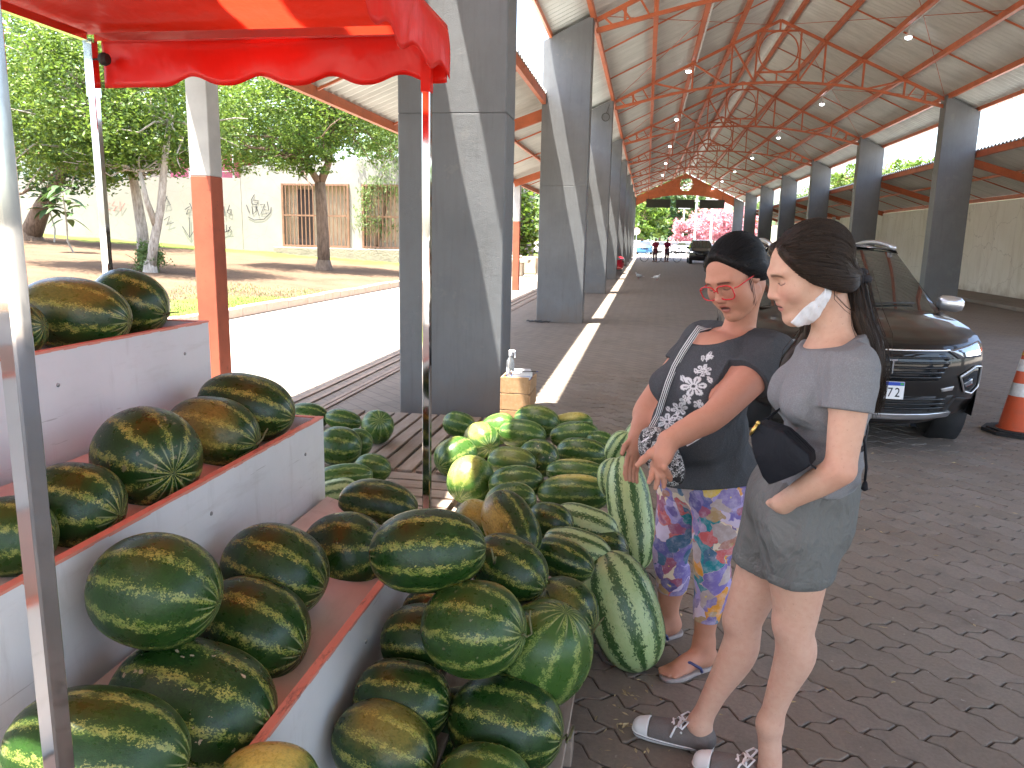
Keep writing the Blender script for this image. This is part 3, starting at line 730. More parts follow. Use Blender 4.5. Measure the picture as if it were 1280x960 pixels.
# trees beyond the wall
bgt = [(255, 150, 46, 3.2, M_LEAFD), (320, 170, 50, 3.6, M_LEAFP), (470, 120, 45, 4., M_LEAFD), (400, 130, 52, 5., M_LEAFP), (200, 110, 54, 6., M_LEAF), (110, 110, 50, 6, M_LEAFD), (40, 60, 44, 6, M_LEAF)]
names = ['dark', 'pale green', 'dark', 'pale green', 'light green', 'dark', 'light green']; where = ['behind the white post', 'right of the white post', 'above the gate building', 'behind the forked tree', 'behind the twin trunks', 'left behind the garden wall', 'at the top left corner']
for k, (px, py, Y, rad, lm) in enumerate(bgt):
    c = at(px, py, Y); b = (c[0], Y, 1.2)
    tree(20+k, b, [([b, (c[0]+.2, Y, c[2]-rad*.6), c], .3, .1)], [(c, (rad, rad, rad*.9), 1), ((c[0]-rad*.6, Y, c[2]-rad*.4), (rad*.6,)*3, .5), ((c[0]+rad*.6, Y, c[2]-rad*.2), (rad*.6,)*3, .5)], 3800, .2, lm, M_BARK, f'{names[k]} background tree {where[k]}', 'trees beyond the garden wall', clump=.3, twigs=5)
# shrub, big-leaved plants
def shrub(name, base, rad, n, size, lm, label, cat='shrub', asp=.45, droop=0.):
    rng = np.random.default_rng(int(abs(base[0]*100))); r = empty(name, base, 0, label, cat)
    q = MB()
    for k in range(9):
        e = np.array(base)+rng.normal(size=3)*np.array([rad*.5, rad*.5, .1])+np.array([0, 0, rad*1.2]); q.tube(wob(base, e, 4, .05, rng), [.02, .017, .014, .01, .006], 5)
    q.build('stem', M_BARK, r); c = (base[0], base[1], base[2]+rad)
    link('foliage', leaves(rng, [(c, (rad, rad, rad*1.05), 1)], n, size, droop, .3, asp), lm, r)
b = onpark(175, 340); shrub('shrub', (b.x, b.y+.5, parkz(b.x)), .42, 2400, .045, M_LEAFP, 'small round green shrub at the foot of the twin trunk tree')
def bigleaf(px, py, h, label):
    b = onpark(px, py); r = empty('broadleaf_plant', tuple(b), 0, label, 'plant'); rng = np.random.default_rng(int(px))
    tip = (b.x-.25, b.y, b.z+h); q = MB(); q.tube(wob(tuple(b), tip, 5, .02, rng), [.035, .032, .028, .024, .02, .014], 7); q.build('stem', M_BARKW, r)
    for k in range(26):
        a = rng.uniform(0, 6.28); p0 = np.array([b.x, b.y, b.z])+np.array([-.25, 0, h])*rng.uniform(.5, 1.0); L = rng.uniform(.45, .75)
        d = np.array([math.cos(a), math.sin(a), rng.uniform(-.5, .5)]); sd = np.array([-math.sin(a), math.cos(a), 0]); m = MB(); vs = []
        for i in range(6):
            t_ = i/5; c = p0+d*(.12+L*t_)+np.array([0, 0, -.35*L*t_*t_]); wd = .13*math.sin(math.pi*min(1, t_*.93+.05))
            vs += [c-sd*wd+np.array([0, 0, wd*.3]), c, c+sd*wd+np.array([0, 0, wd*.3])]
        m.add(vs, [(3*i+j, 3*i+j+1, 3*i+j+4, 3*i+j+3) for i in range(5) for j in range(2)]); m.build('leaf', M_LEAFD, r, True)
bigleaf(92, 316, 2.3, 'young plant with large dark drooping leaves near the left pole')
bigleaf(68, 303, 2.6, 'large leaved sapling just left of the chrome pole by the wall')
# low bench, stone edging and bush seen between the first two columns
M_STONE = pbr('pale_stone', (.42, .35, .27), .85, var=.25, vs=4, bump=.6, bs=18, bd=.02)
r = empty('stone_bench', (-6.2, 33, 0), 0, 'low pale stone bench seen between the first two columns', 'bench')
for k, x in enumerate((-7.1, -5.4)):
    m = MB(); m.bb(x-.25, x+.25, 32.7, 33.3, 0, .55, .03); m.build('leg', M_STONE, r)
m = MB(); m.bb(-7.6, -4.9, 32.6, 33.4, .551, .72, .03); m.build('seat', M_STONE, r)
r = empty('stone_edging', (-6.5, 35, 0), 0, 'rough low stone edging in front of the bush between columns', 'wall')
for k in range(7):
    m = MB(); m.bb(-9+k*.7, -9+k*.7+.66, 35-.2, 35+.25, -.02, .75+.15*rnd.random(), .05); m.build('stone', M_STONE, r)
shrub('bush', (-7.2, 37.5, 0), 2.1, 4200, .16, M_LEAF, 'tall bright green bush seen between the first two columns', 'bush')
shrub('bush', (-8.6, 41, 1.2), 2.6, 3600, .18, M_LEAFD, 'dark green bush behind the stone bench, further back', 'bush')
# ================================================================= far street beyond the hall
asph = pbr('pale_asphalt', (.22, .215, .21), .9, var=.15, vs=.5)
m = MB(); rect(m, -60, 90, 96, 112, -.012); tag(m.build('cross_street', asph), kind='structure')
m = MB(); rect(m, 1.5, 9.5, 112, 330, -.012); tag(m.build('far_road', asph), kind='structure')
def fartree(seed, px, py, Y, rad, lm, label, n=2600, size=.32, grp='street trees', trunk=True, hgt=None):
    c = at(px, py, Y); b = (c[0], Y, 0.)
    cr = [(c, (rad, rad, rad*.9), 1.), ((c[0]-rad*.7, Y, c[2]-rad*.3), (rad*.6,)*3, .6), ((c[0]+rad*.7, Y-.5, c[2]-rad*.25), (rad*.6,)*3, .6), ((c[0]+rad*.1, Y, c[2]+rad*.6), (rad*.6,)*3, .5)]
    tree(seed, b, [([b, (c[0]+.1, Y, c[2]*.4), (c[0], Y, c[2]*.85)], .25, .1)], cr, n, size, lm, M_BARK, label, grp, clump=.3, twigs=5)
fartree(50, 803, 274, 100, 2.8, M_LEAF, 'round bright green tree left of the far street')
fartree(51, 826, 262, 135, 5.6, M_LEAFD, 'tall dark tree behind the white vans', 3000, .5)
fartree(52, 848, 246, 170, 7, M_LEAFP, 'pale tall tree seen under the middle hanging panel', 2600, .6)
fartree(53, 812, 247, 160, 5, M_LEAFD, 'dark tree far left under the gable', 2200, .6)
for k, (px, py, Y, rad) in enumerate([(862, 286, 112, 2.3), (882, 284, 120, 2.3), (905, 278, 105, 2.9), (893, 279, 130, 2.4), (924, 283, 112, 2.6), (874, 279, 140, 2.6)]):
    fartree(60+k, px, py, Y, rad, M_PINK, ['smaller pink blossoming tree left of the light pole', 'pink blossoming tree between the two light poles', 'large pink blossoming tree right of the far street', 'pink blossoming tree behind the red car', 'pink blossoming tree partly behind the far right columns', 'distant pink blossoming tree in the middle'][k], 2300, .26, 'pink blossom trees')
# trees above the right wall
for k, (px, py, X, rad, lm) in enumerate([(1160, 214, 26, 2.6, M_LEAF), (1125, 222, 30, 2.4, M_LEAFP), (1062, 222, 28, 2.6, M_LEAF), (1048, 240, 33, 3, M_LEAF), (1010, 250, 30, 3.4, M_LEAFP), (972, 258, 34, 4, M_LEAFP), (948, 262, 30, 3.2, M_LEAF)]):
    c = onx(px, py, X); b = (c.x, c.y, 0)
    tree(80+k, b, [([b, (c.x, c.y, c.z*.6), tuple(c)], .3, .12)], [(tuple(c), (rad, rad, rad*.8), 1), ((c.x+rad*.8, c.y, c.z-.4), (rad*.7,)*3, .6), ((c.x-rad*.7, c.y+1, c.z-.6), (rad*.6,)*3, .5)], 2600, .24, lm, M_BARK,
         f'green treetop above the right side roof, {ordn[k]} from the right', 'treetops behind the right wall', twigs=5)
# red lattice mast
r = empty('lattice_mast', (30, 70, 0), 0, 'thin red lattice mast rising behind the right side roof', 'mast'); m = MB()
c = onx(1112, 195, 32)
for dx, dy in ((-.35, -.35), (.35, -.35), (.35, .35), (-.35, .35)): m.tube([(c.x+dx, c.y+dy, 0), (c.x+dx, c.y+dy, c.z+1.6)], .05, 5)
m.build('leg', M_ORANGE, r); m = MB(); k = 0; z = 2.
while z < c.z+1.2:
    s = 1 if k % 2 else -1; m.beam((c.x-.35*s, c.y-.35, z), (c.x+.35*s, c.y-.35, z+.7), .05, .05); m.beam((c.x-.35, c.y-.35*s, z), (c.x-.35, c.y+.35*s, z+.7), .05, .05); z += .7; k += 1
m.build('lacing', M_ORANGE, r)
# light poles, sign
M_POLE = pbr('pole_concrete', (.5, .48, .45), .8)
for k, (px, Y, lab) in enumerate([(868, 104, 'left'), (888, 100, 'right'), (853, 128, 'farthest')]):
    c = at(px, 300, Y); r = empty('utility_pole', (c[0], Y, 0), 0, f'{lab} pale utility pole among the pink trees', 'pole', 'utility poles')
    m = MB(); m.tube([(c[0], Y, 0), (c[0], Y, 7.5)], [.16, .1], 8); m.build('shaft', M_POLE, r)
    m = MB(); m.bb(c[0]-.9, c[0]+.9, Y-.05, Y+.05, 6.6, 6.72); m.build('crossarm', M_POLE, r)
c = at(795, 305, 92); r = empty('road_sign', (c[0], 92, 0), 0, 'small round road sign on a post left of the far street', 'sign')
m = MB(); m.tube([(c[0], 92, 0), (c[0], 92, 2.9)], .04, 6); m.build('post', M_FEN, r)
m = MB(); m.lathe([(.001, 0), (.42, 0), (.42, .03), (.001, .03)], (c[0], 91.93, 2.6), 20, Matrix.Rotation(R(90), 3, 'X')); m.build('disc', pbr('faded_sign', (.62, .42, .36), .6), r)
house('house', 6, 22, 175, 190, 6, M_PLWH, M_TILE, 'pale house with clay roof far down the street', 0, 2.5)
house('house', -16, -4, 150, 160, 4.5, M_PLWH, M_TILE, 'low white house behind the vans', 0, 1.6)
# far wooded hill
m = MB(); rngh = np.random.default_rng(9); N = 60
for i in range(N+1):
    x = -500+1000*i/N; h = 34+9*math.sin(i*.5)+6*math.sin(i*1.3+1)
    for yy, f in ((380, 0), (420, .55), (480, .9), (560, 1)): m.v.append((x, yy, -1+h*f*(.8+.3*rngh.random())))
for i in range(N):
    for j in range(3): m.f.append((i*4+j, i*4+4+j, i*4+5+j, i*4+1+j)); m.mi.append(0)
th = NT('wooded_hill'); nn = th.noise(.12, 8, .75)[0]; th.p(Base_Color=th.ramp(nn, [(.35, (.03, .06, .02)), (.65, (.10, .15, .05))]), Roughness=1); th.bump(nn, 1, 4)
tag(m.build('hills', th.m, smooth=True), kind='structure')
# ================================================================= melon stall: display stand
def board_mat(name, col, dirt, rough=.5):
    t = NT(name); n = t.noise(2.2, 6, .6)[0]
    c = t.mix(t.ramp(n, [(.35, 0), (.7, 1)]), col, tuple(x*.86 for x in col))
    s = t.noise(9, 6, .7, t.scaled(1, .25, 1.5))[0]
    c = t.mix(t.math('MULTIPLY', t.ramp(s, [(.55, 0), (.8, 1)]), .5), c, dirt)
    d2 = t.noise(4, 8, .75, t.scaled(1, 2, .35))[0]; c = t.mix(t.math('MULTIPLY', t.ramp(d2, [(.56, 0), (.72, 1)]), .4), c, dirt); sc2 = t.noise(60, 3, .6, t.scaled(1, .06, 1))[0]; c = t.mix(t.math('MULTIPLY', t.ramp(sc2, [(.68, 0), (.72, 1)]), .5), c, tuple(x*.55 for x in dirt)); ch = t.noise(14, 6, .75)[0]; c = t.mix(t.ramp(ch, [(.735, 0), (.745, .8)]), c, (.22, .16, .11))
    t.p(Base_Color=c, Roughness=rough); t.bump(t.noise(40, 5)[0], .12, .004); return t.m
M_BOARD = board_mat('white_melamine_board', (.66, .66, .66), (.40, .37, .34))
t = NT('red_painted_edge'); n = t.noise(30, 6, .7, t.scaled(1, .3, 1))[0]
t.p(Base_Color=t.mix(t.ramp(n, [(.56, 0), (.66, 1)]), (.62, .23, .16), (.22, .10, .07)), Roughness=.55); M_EDGE = t.m
M_TROUGH = board_mat('pinkish_trough_board', (.62, .50, .45), (.35, .25, .2), .55)
M_BOLT = pbr('bolt_steel', (.3, .3, .3), .4, .8)
st = empty('melon_display_stand', (-1.3, 1.4, 0), 0, 'stepped white display stand with red edges holding dark watermelons', 'display stand')
SY0, SY1 = -.35, 2.9
tiers = [(-.78, .51, .05, -1.255, .43, .545), (-1.27, .88, .47, -1.745, .795, .905), (-1.76, 1.255, .82, -2.25, 1.15, 1.26)]
for X, top, bot, Xb, zf0, zb0 in tiers:
    m = MB(); m.bb(X-.022, X, SY0, SY1, bot, top, .002); fb = m.build('front_board', M_BOARD, st)
    m = MB()
    N = 60                                      # edge band with chipped outline
    for k in range(N):
        y0, y1 = SY0+(SY1-SY0)*k/N, SY0+(SY1-SY0)*(k+1)/N; d = .004+.004*rnd.random()
        m.bb(X-.0235, X+.0018, y0, y1, top-d, top+.0022)
    m.build('red_edge', M_EDGE, fb)
    m = MB(); m.add([(X-.023, SY0, zf0), (X-.023, SY1-.02, zf0), (Xb+.001, SY1-.02, zb0), (Xb+.001, SY0, zb0), (X-.023, SY0, zf0-.02), (X-.023, SY1-.02, zf0-.02), (Xb+.001, SY1-.02, zb0-.02), (Xb+.001, SY0, zb0-.02)],
                    [(0, 1, 2, 3), (7, 6, 5, 4), (0, 4, 5, 1), (2, 6, 7, 3), (1, 5, 6, 2), (3, 7, 4, 0)]); m.build('trough_floor', M_TROUGH, st)
    m = MB(); m.bb(Xb+.002, X-.0225, SY1-.0195, SY1, .05, top-.004); ep = m.build('end_panel', M_BOARD, st)
    m = MB(); m.bb(Xb+.002, X-.0245, SY1-.021, SY1+.0015, top-.0035, top+.001); m.build('red_edge', M_EDGE, ep)
    for y in (.55, 1.35, 2.05, 2.72):
        m = MB(); m.lathe([(.001, 0), (.007, 0), (.006, .003), (.001, .004)], (X, y, top-.11), 10, Matrix.Rotation(R(90), 3, 'Y')); m.build('bolt', M_BOLT, fb)
m = MB(); m.bb(-2.275, -2.253, SY0, SY1, .05, 1.36); m.build('back_board', M_BOARD, st)
# ================================================================= canopy
t = NT('red_pvc_canopy'); n = t.noise(3, 5)[0]
c = t.mix(n, (.80, .022, .010), (.68, .014, .008)); t.p(Base_Color=c, Roughness=.32, Specular_IOR_Level=.5)
wv = t.noise(5, 4, .5, t.scaled(1, 1, .6))[0]; nb = t.bump(wv, .35, .05)
tb = t.n('BsdfTranslucent', ins={'Color': (.95, .05, .02, 1)})
mx = t.n('MixShader', ins={0: .36, 1: t.b.outputs[0], 2: tb.outputs[0]}); t.t.links.new(mx.outputs[0], t.out.inputs[0]); M_RED = t.m
t = NT('chrome_tube'); n = t.noise(6, 6, .7, t.scaled(2, 2, .4))[0]
t.p(Base_Color=(.72, .72, .70), Metallic=1., Roughness=t.ramp(n, [(.3, .025), (.75, .12)])); t.bump(t.noise(6, 2)[0], .02, .003); M_CHROME = t.m
CX0, CX1, CY0, CY1, CZ = -2.22, -.80, .9, 2.92, 2.38
cn = empty('canopy_tent', ((CX0+CX1)/2, (CY0+CY1)/2, 0), 0, 'red canopy with scalloped valance on square chrome poles over the stand', 'canopy')
for x, y in ((CX1-.03, CY0), (CX0, CY1), (CX1-.03, CY1-.02), (CX0, CY0)):
    m = MB(); hw_ = .0155; m.box((x, y, CZ/2-.01), (hw_*2, hw_*2, CZ-.02), Matrix.Rotation(R(-9), 3, 'Z') if y < 1 and x > -1 else None, .003); po = m.build('pole', M_CHROME, cn)
    m = MB(); m.bb(x-.027, x+.027, y-.027, y+.027, 0, .03); m.build('foot', pbr('black_rubber', (.02, .02, .02), .7) if 'black_rubber' not in bpy.data.materials else bpy.data.materials['black_rubber'], po)
    m = MB(); m.bb(x-.0185, x+.0185, y-.0185, y+.0185, CZ-.24, CZ-.021); m.build('sleeve', M_RED if x > -1 else M_CHROME, po)
m = MB(); m.lathe([(.004, 0), (.004, .03), (.022, .03), (.026, .045), (.02, .06), (.001, .062)], (CX0+.021, CY1-.01, CZ-.1), 14, Matrix.Rotation(R(90), 3, 'Y')); m.build('clamp_knob', bpy.data.materials['black_rubber'], cn)
for p, q in (((CX0+.03, CY1), (CX1-.05, CY1)), ((CX0, CY0+.03), (CX0, CY1-.03)), ((CX1-.02, CY0+.03), (CX1-.02, CY1-.05)), ((CX0+.03, CY0), (CX1-.05, CY0))):
    m = MB(); m.beam((*p, CZ-.018), (*q, CZ-.018), .028, .03); m.build('top_rail', M_CHROME, cn)
# hip-shaped top with a little sag between the rails
m = MB(); N = 26; e = .035
for i in range(N+1):
    for j in range(N+1):
        u, v = i/N, j/N; x = CX0-e+(CX1-CX0+2*e)*u; y = CY0-e+(CY1-CY0+2*e)*v
        r_ = 1-2*max(abs(u-.5), abs(v-.5)); z = CZ+.004+.46*r_-.05*math.sin(math.pi*r_)-.012*abs(math.sin(9*(u+v)))*r_
        m.v.append((x, y, z))
for i in range(N):
    for j in range(N): m.f.append((i*(N+1)+j, (i+1)*(N+1)+j, (i+1)*(N+1)+j+1, i*(N+1)+j+1)); m.mi.append(0)
m.build('canopy_top', M_RED, cn, True)
def valance(p, q, nw, depth, out, per=.27, ph=0., flat=0.):
    p, q = Vector(p), Vector(q); L = (q-p).length; m = MB(); N = int(L/.012); K = 8
    for i in range(N+1):
        s = L*i/N; a = max(0, s-flat)
        low = depth-.036*(.5-.5*math.cos(2*math.pi*(a+ph)/per))**1.3
        for k in range(K+1):
            f = k/K; wob_ = (.010*math.sin(s*7+1)*f+.006*math.sin(s*19+2)*f*f+.006*math.sin(s*3.1+f*4))
            b = p+(q-p)*(s/L)+Vector(out)*wob_; m.v.append((b.x, b.y, b.z-low*f))
    for i in range(N):
        for k in range(K): m.f.append((i*(K+1)+k, (i+1)*(K+1)+k, (i+1)*(K+1)+k+1, i*(K+1)+k+1)); m.mi.append(0)
    o = m.build('valance', M_RED, cn, True)
    so_ = o.modifiers.new('thick', 'SOLIDIFY'); so_.thickness = .0016; return o
valance((CX0+.02, CY1+.034, CZ), (CX1+.035, CY1+.034, CZ), 5, .20, (0, 1, 0), .285, 0, .26)
valance((CX1+.034, CY1+.034, CZ), (CX1+.034, CY0-.034, CZ), 6, .19, (1, 0, 0), .285, .05)
valance((CX0, CY0-.034, CZ), (CX1+.034, CY0-.034, CZ), 5, .19, (0, -1, 0))
# ================================================================= pallets
def wood_mat(name, a, b, dark):
    t = NT(name); oi = t.n('ObjectInfo').outputs['Random']; geo = t.n('NewGeometry').outputs['Position']
    n = t.noise(4, 7, .65, t.scaled(9, 1.2, 9))[0]
    c = t.mix(t.ramp(n, [(.3, 0), (.7, 1)]), a, b); c = t.mix(t.math('MULTIPLY', oi, .5), c, dark)
    c = t.mix(t.math('MULTIPLY', t.ramp(t.noise(9, 6, .7, geo)[0], [(.55, 0), (.75, 1)]), .5), c, dark)
    t.p(Base_Color=c, Roughness=.85, Specular_IOR_Level=.25); t.bump(n, .5, .004); return t.m
M_WOOD = wood_mat('weathered_pallet_wood', (.30, .23, .175), (.40, .33, .27), (.16, .12, .09))
M_WOODN = wood_mat('pale_crate_wood', (.40, .23, .11), (.52, .33, .18), (.28, .16, .08))
def pallet(x0, x1, y0, y1, along, n, label, h=.13):
    r = empty('wooden_pallet', ((x0+x1)/2, (y0+y1)/2, 0), 0, label, 'pallet', 'pallets under the melons')
    for k in range(n):
        m = MB(); g = .014
        cx, cy = 0, 0
        if along == 'y': w_ = (x1-x0)/n; sx, sy = w_-g*2, y1-y0; px, py = x0+w_*(k+.5), (y0+y1)/2
        else: w_ = (y1-y0)/n; sx, sy = x1-x0, w_-g*2; px, py = (x0+x1)/2, y0+w_*(k+.5)
        # grain runs along local y
        if along == 'y': m.box((0, 0, 0), (sx, sy, .02), None, .002)
        else: m.box((0, 0, 0), (sy, sx, .02), None, .002)
        o = m.build('slat', M_WOOD, r, world=False)
        o.location = (px-(x0+x1)/2, py-(y0+y1)/2, h-.01+rnd.uniform(-.002, .002)); o.rotation_euler = (0, 0, (0 if along == 'y' else R(90))+rnd.uniform(-.008, .008))
    for k in range(3):
        m = MB()
        if along == 'y': yy = y0+.05+(y1-y0-.1)*k/2; m.bb(x0, x1, yy-.045, yy+.045, .02, h-.021, .003)
        else: xx = x0+.05+(x1-x0-.1)*k/2; m.bb(xx-.045, xx+.045, y0, y1, .02, h-.021, .003)
        m.build('stringer', M_WOOD, r)
    m = MB(); m.bb(x0+.02, x1-.02, y0+.02, y0+.1, 0, .0195); m.bb(x0+.02, x1-.02, y1-.1, y1-.02, 0, .0195); m.build('base_board', M_WOOD, r)
pallet(-2.42, -1.02, 4.60, 6.16, 'y', 11, 'grey slatted pallet in front of the first column, slats running away from the camera')
pallet(-2.3, -1.02, 3.22, 4.55, 'x', 9, 'grey pallet behind the display stand with cross slats')
pallet(-.985, -.06, 3.40, 5.75, 'x', 15, 'pallet buried under the middle melon heap')
pallet(-.74, -.145, .95, 3.35, 'y', 5, 'pallet under the front melon heap, its edge by the paving')
# ================================================================= crate with bottle and booklets
r = empty('wooden_crate', (-.95, 5.93, 0), 0, 'small pale wooden crate standing at the foot of the first column', 'crate')
cx0, cx1, cy0, cy1, cz = -1.06, -.85, 5.84, 6.20, .50
for k in range(4):
    z0 = .012+k*.134
    m = MB(); m.bb(cx0, cx1, cy0, cy0+.014, z0, z0+.128, .002); m.build('plank', M_WOODN, r)
    m = MB(); m.bb(cx1+.0005, cx1+.0145, cy0+.004, cy1-.004, z0, z0+.122-(k % 2)*.02, .002); m.build('plank', M_WOODN, r)
    m = MB(); m.bb(cx0-.0145, cx0-.0005, cy0+.004, cy1-.004, z0, z0+.124, .002); m.build('plank', M_WOODN, r)
for x in (cx0+.02, cx1-.02):
    m = MB(); m.bb(x-.018, x+.018, cy0+.015, cy0+.05, 0, cz-.002); m.bb(x-.018, x+.018, cy1-.05, cy1-.015, 0, cz-.002); m.build('corner_post', M_WOODN, r)
m = MB(); m.bb(cx0+.002, cx1-.002, cy0+.016, cy1, cz, cz+.015, .002); m.build('lid', pbr('dark_stained_wood', (.12, .08, .06), .6, var=.3, vs=12), r)
t = NT('clear_bottle_plastic'); t.p(Base_Color=(.85, .9, .95), Roughness=.06, Transmission_Weight=.92, IOR=1.25); M_CLEAR = t.m
bz = cz+.016; bp = ony(640, 452, 5.95)
r = empty('spray_bottle', (-1.015, 5.95, bz), 0, 'clear plastic spray bottle standing on the wooden crate', 'bottle')
m = MB(); m.lathe([(.001, 0), (.03, 0), (.033, .01), (.033, .12), (.026, .15), (.012, .168), (.012, .18)], (-1.015, 5.95, bz), 18); m.build('bottle_body', M_CLEAR, r, True)
m = MB(); m.lathe([(.015, .18), (.015, .205), (.008, .21)], (-1.015, 5.95, bz), 14); m.bb(-1.03, -.975, 5.94, 5.96, bz+.205, bz+.225, .005); m.bb(-.985, -.976, 5.944, 5.956, bz+.165, bz+.206); m.build('trigger', pbr('white_plastic', (.75, .76, .78), .4), r)
cols = [('notebook', (.05, .10, .42), 'blue notebook lying on the crate under a white one', 0), ('notebook', (.62, .63, .66), 'white notebook on top of the blue one on the crate', .026)]
for nm, c, lab, dz in cols:
    r = empty(nm, (-.93, 6.0, bz+dz), R(14 if dz else 3), lab, 'notebook')
    m = MB(); m.box((0, 0, .013), (.15, .2, .024)); m.build('pages', pbr('paper_'+str(dz), (.75, .74, .7), .8, var=.1, vs=200), r, world=False)
    m = MB(); m.box((0, 0, .0006), (.155, .206, .0012)); m.box((0, 0, .0256), (.155, .206, .0012)); m.box((-.0775, 0, .0131), (.001, .206, .0262)); m.build('cover', pbr('cover_'+str(dz), c, .35), r, world=False)
r = empty('pen', (-.86, 5.95, bz+.0525), 0, 'dark pen lying on the notebooks on the crate', 'pen')
m = MB(); m.tube([(-.92, 5.93, bz+.058), (-.81, 5.97, bz+.058)], .004, 6); m.build('barrel', bpy.data.materials['black_rubber'], r); m = MB(); m.tube([(-.808, 5.9707, bz+.058), (-.795, 5.975, bz+.058)], [.0045, .002], 6); m.build('cap', pbr('pen_cap', (.02, .04, .3), .3), r)
# ================================================================= watermelons
def melon_mat(name, pale):
    t = NT(name); oi = t.n('ObjectInfo'); rv = oi.outputs['Random']; cl = t.n('SeparateColor', ins={0: oi.outputs['Color']}).outputs
    off = t.n('CombineXYZ', ins={0: t.math('MULTIPLY', rv, 37.), 1: t.math('MULTIPLY', rv, 91.), 2: 3.}).outputs[0]
    va = t.n('VectorMath', operation='ADD', ins={0: t.co(), 1: off}).outputs[0]
    X = t.xyz(); ang = t.math('ARCTAN2', X[2], X[1])
    w1 = t.math('SUBTRACT', t.noise(2.6, 5, .6, va)[0], .5); w2 = t.math('SUBTRACT', t.noise(15 if pale else 11, 6, .68, va)[0], .5)
    endf = t.math('SUBTRACT', 1., t.math('MULTIPLY', t.math('POWER', t.math('ABSOLUTE', X[0]), 6.), .8))
    amp1, amp2 = (1.8, 7.5) if pale else (1.8, 4.6)
    ph = t.math('ADD', t.math('MULTIPLY', ang, 10. if not pale else 9.), t.math('MULTIPLY', t.math('ADD', t.math('MULTIPLY', w1, amp1), t.math('MULTIPLY', w2, amp2)), endf))
    s = t.math('SINE', ph)
    fine = t.noise(34, 5, .72, va)[0]; fine2 = t.noise(75, 4, .7, va)[0]
    if pale:
        v = t.math('ADD', s, t.math('MULTIPLY', t.math('SUBTRACT', fine, .5), 3.4))
        msk = t.ramp(v, [(.22, 0), (.34, 1)])
        vein = t.ramp(t.vor(26, 'DISTANCE_TO_EDGE', va)[0], [(0, 1), (.06, 0)])
        lt = t.mix(t.noise(5, 4, .6, va)[0], (.26, .36, .14), (.42, .50, .24))
        lt = t.mix(t.math('MULTIPLY', vein, .35), lt, (.15, .26, .08))
        dk = t.mix(fine, (.018, .05, .014), (.06, .13, .035))
        c = t.mix(msk, lt, dk)
    else:
        big = t.noise(3.2, 4, .6, va)[0]
        base = t.mix(t.ramp(fine, [(.35, 0), (.65, 1)]), (.0055, .022, .004), (.016, .052, .009))
        base = t.mix(t.ramp(big, [(.42, 0), (.7, .5)]), base, (.026, .070, .012))
        v = t.math('ADD', t.math('SUBTRACT', s, .52), t.math('MULTIPLY', t.math('SUBTRACT', fine, .52), 4.4))
        v = t.math('ADD', v, t.math('MULTIPLY', t.math('SUBTRACT', t.noise(7, 4, .6, va)[0], .55), 2.4))
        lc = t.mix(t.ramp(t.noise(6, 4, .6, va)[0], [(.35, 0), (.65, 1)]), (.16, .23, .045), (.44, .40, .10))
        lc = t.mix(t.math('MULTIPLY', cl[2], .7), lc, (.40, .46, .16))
        c = t.mix(t.ramp(v, [(0, 0), (.3, .95)]), base, lc)
        halo = t.ramp(t.math('ADD', s, t.math('MULTIPLY', w2, 1.6)), [(.25, 0), (.95, .28)])
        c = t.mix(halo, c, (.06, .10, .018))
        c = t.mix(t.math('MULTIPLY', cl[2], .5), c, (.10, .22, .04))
    # pale thin rays at both ends
    star = t.math('MULTIPLY', t.ramp(t.math('ABSOLUTE', X[0]), [(.80, 0), (.93, 1)]), t.ramp(t.math('SINE', t.math('MULTIPLY', ang, 18.)), [(.72, 0), (.95, 1)]))
    c = t.mix(t.math('MULTIPLY', star, .55), c, (.40, .42, .20))
    # yellow ground spot on +z side, scuffs
    sp = t.math('ADD', X[2], t.math('MULTIPLY', w1, .5)); sp = t.math('ADD', sp, t.math('MULTIPLY', w2, .25))
    sp = t.math('MULTIPLY', t.math('MULTIPLY', t.ramp(sp, [(.58, 0), (.92, .9)]), t.ramp(t.noise(16, 5, .7, va)[0], [(.3, .45), (.55, 1)])), cl[0])
    c = t.mix(sp, c, t.mix(fine, (.46, .33, .05), (.62, .50, .14)))
    sc_ = t.math('MULTIPLY', t.ramp(t.math('ADD', t.noise(5.5, 4, .6, va)[0], t.math('MULTIPLY', w2, .12)), [(.665, 0), (.675, 1)]), cl[1])
    c = t.mix(sc_, c, (.46, .36, .24))
    t.p(Base_Color=c, Roughness=t.ramp(t.noise(4, 5, .6, va)[0], [(.3, .22), (.7, .40)]), Specular_IOR_Level=.36)
    t.bump(t.math('ADD', t.math('MULTIPLY', s, .12), t.math('MULTIPLY', fine2, .12)), .25, .01)
    return t.m
M_MD, M_MP = melon_mat('dark_striped_rind', False), melon_mat('pale_striped_rind', True)
def melon_mesh(seed, p=2.25):
    rng = np.random.default_rng(seed); n, k = 40, 26; m = MB(); f = rng.normal(size=(4, 3))*1.6; fa = rng.normal(size=4)*.012; b1 = rng.normal()*.03
    prof = []
    for i in range(k+1):
        th = math.pi*i/k; x = -math.cos(th); r_ = max(1e-4, (1-abs(x)**p))**(1/2.05); prof.append((x, r_))
    for x, r_ in prof:
        for j in range(n):
            a = 2*math.pi*j/n; v = np.array([x, r_*math.cos(a), r_*math.sin(a)])
            d = 1+sum(fa[q]*math.sin(f[q]@v+q) for q in range(4))+b1*x+.006*math.sin(10*a)*(1-x*x)
            m.v.append((x*(1-.03*max(0, 1-r_*6)), v[1]*d, v[2]*d))
    for i in range(k):
        for j in range(n): jj = (j+1) % n; m.f.append((i*n+j, i*n+jj, (i+1)*n+jj, (i+1)*n+j)); m.mi.append(0)
    return m
mm = {}
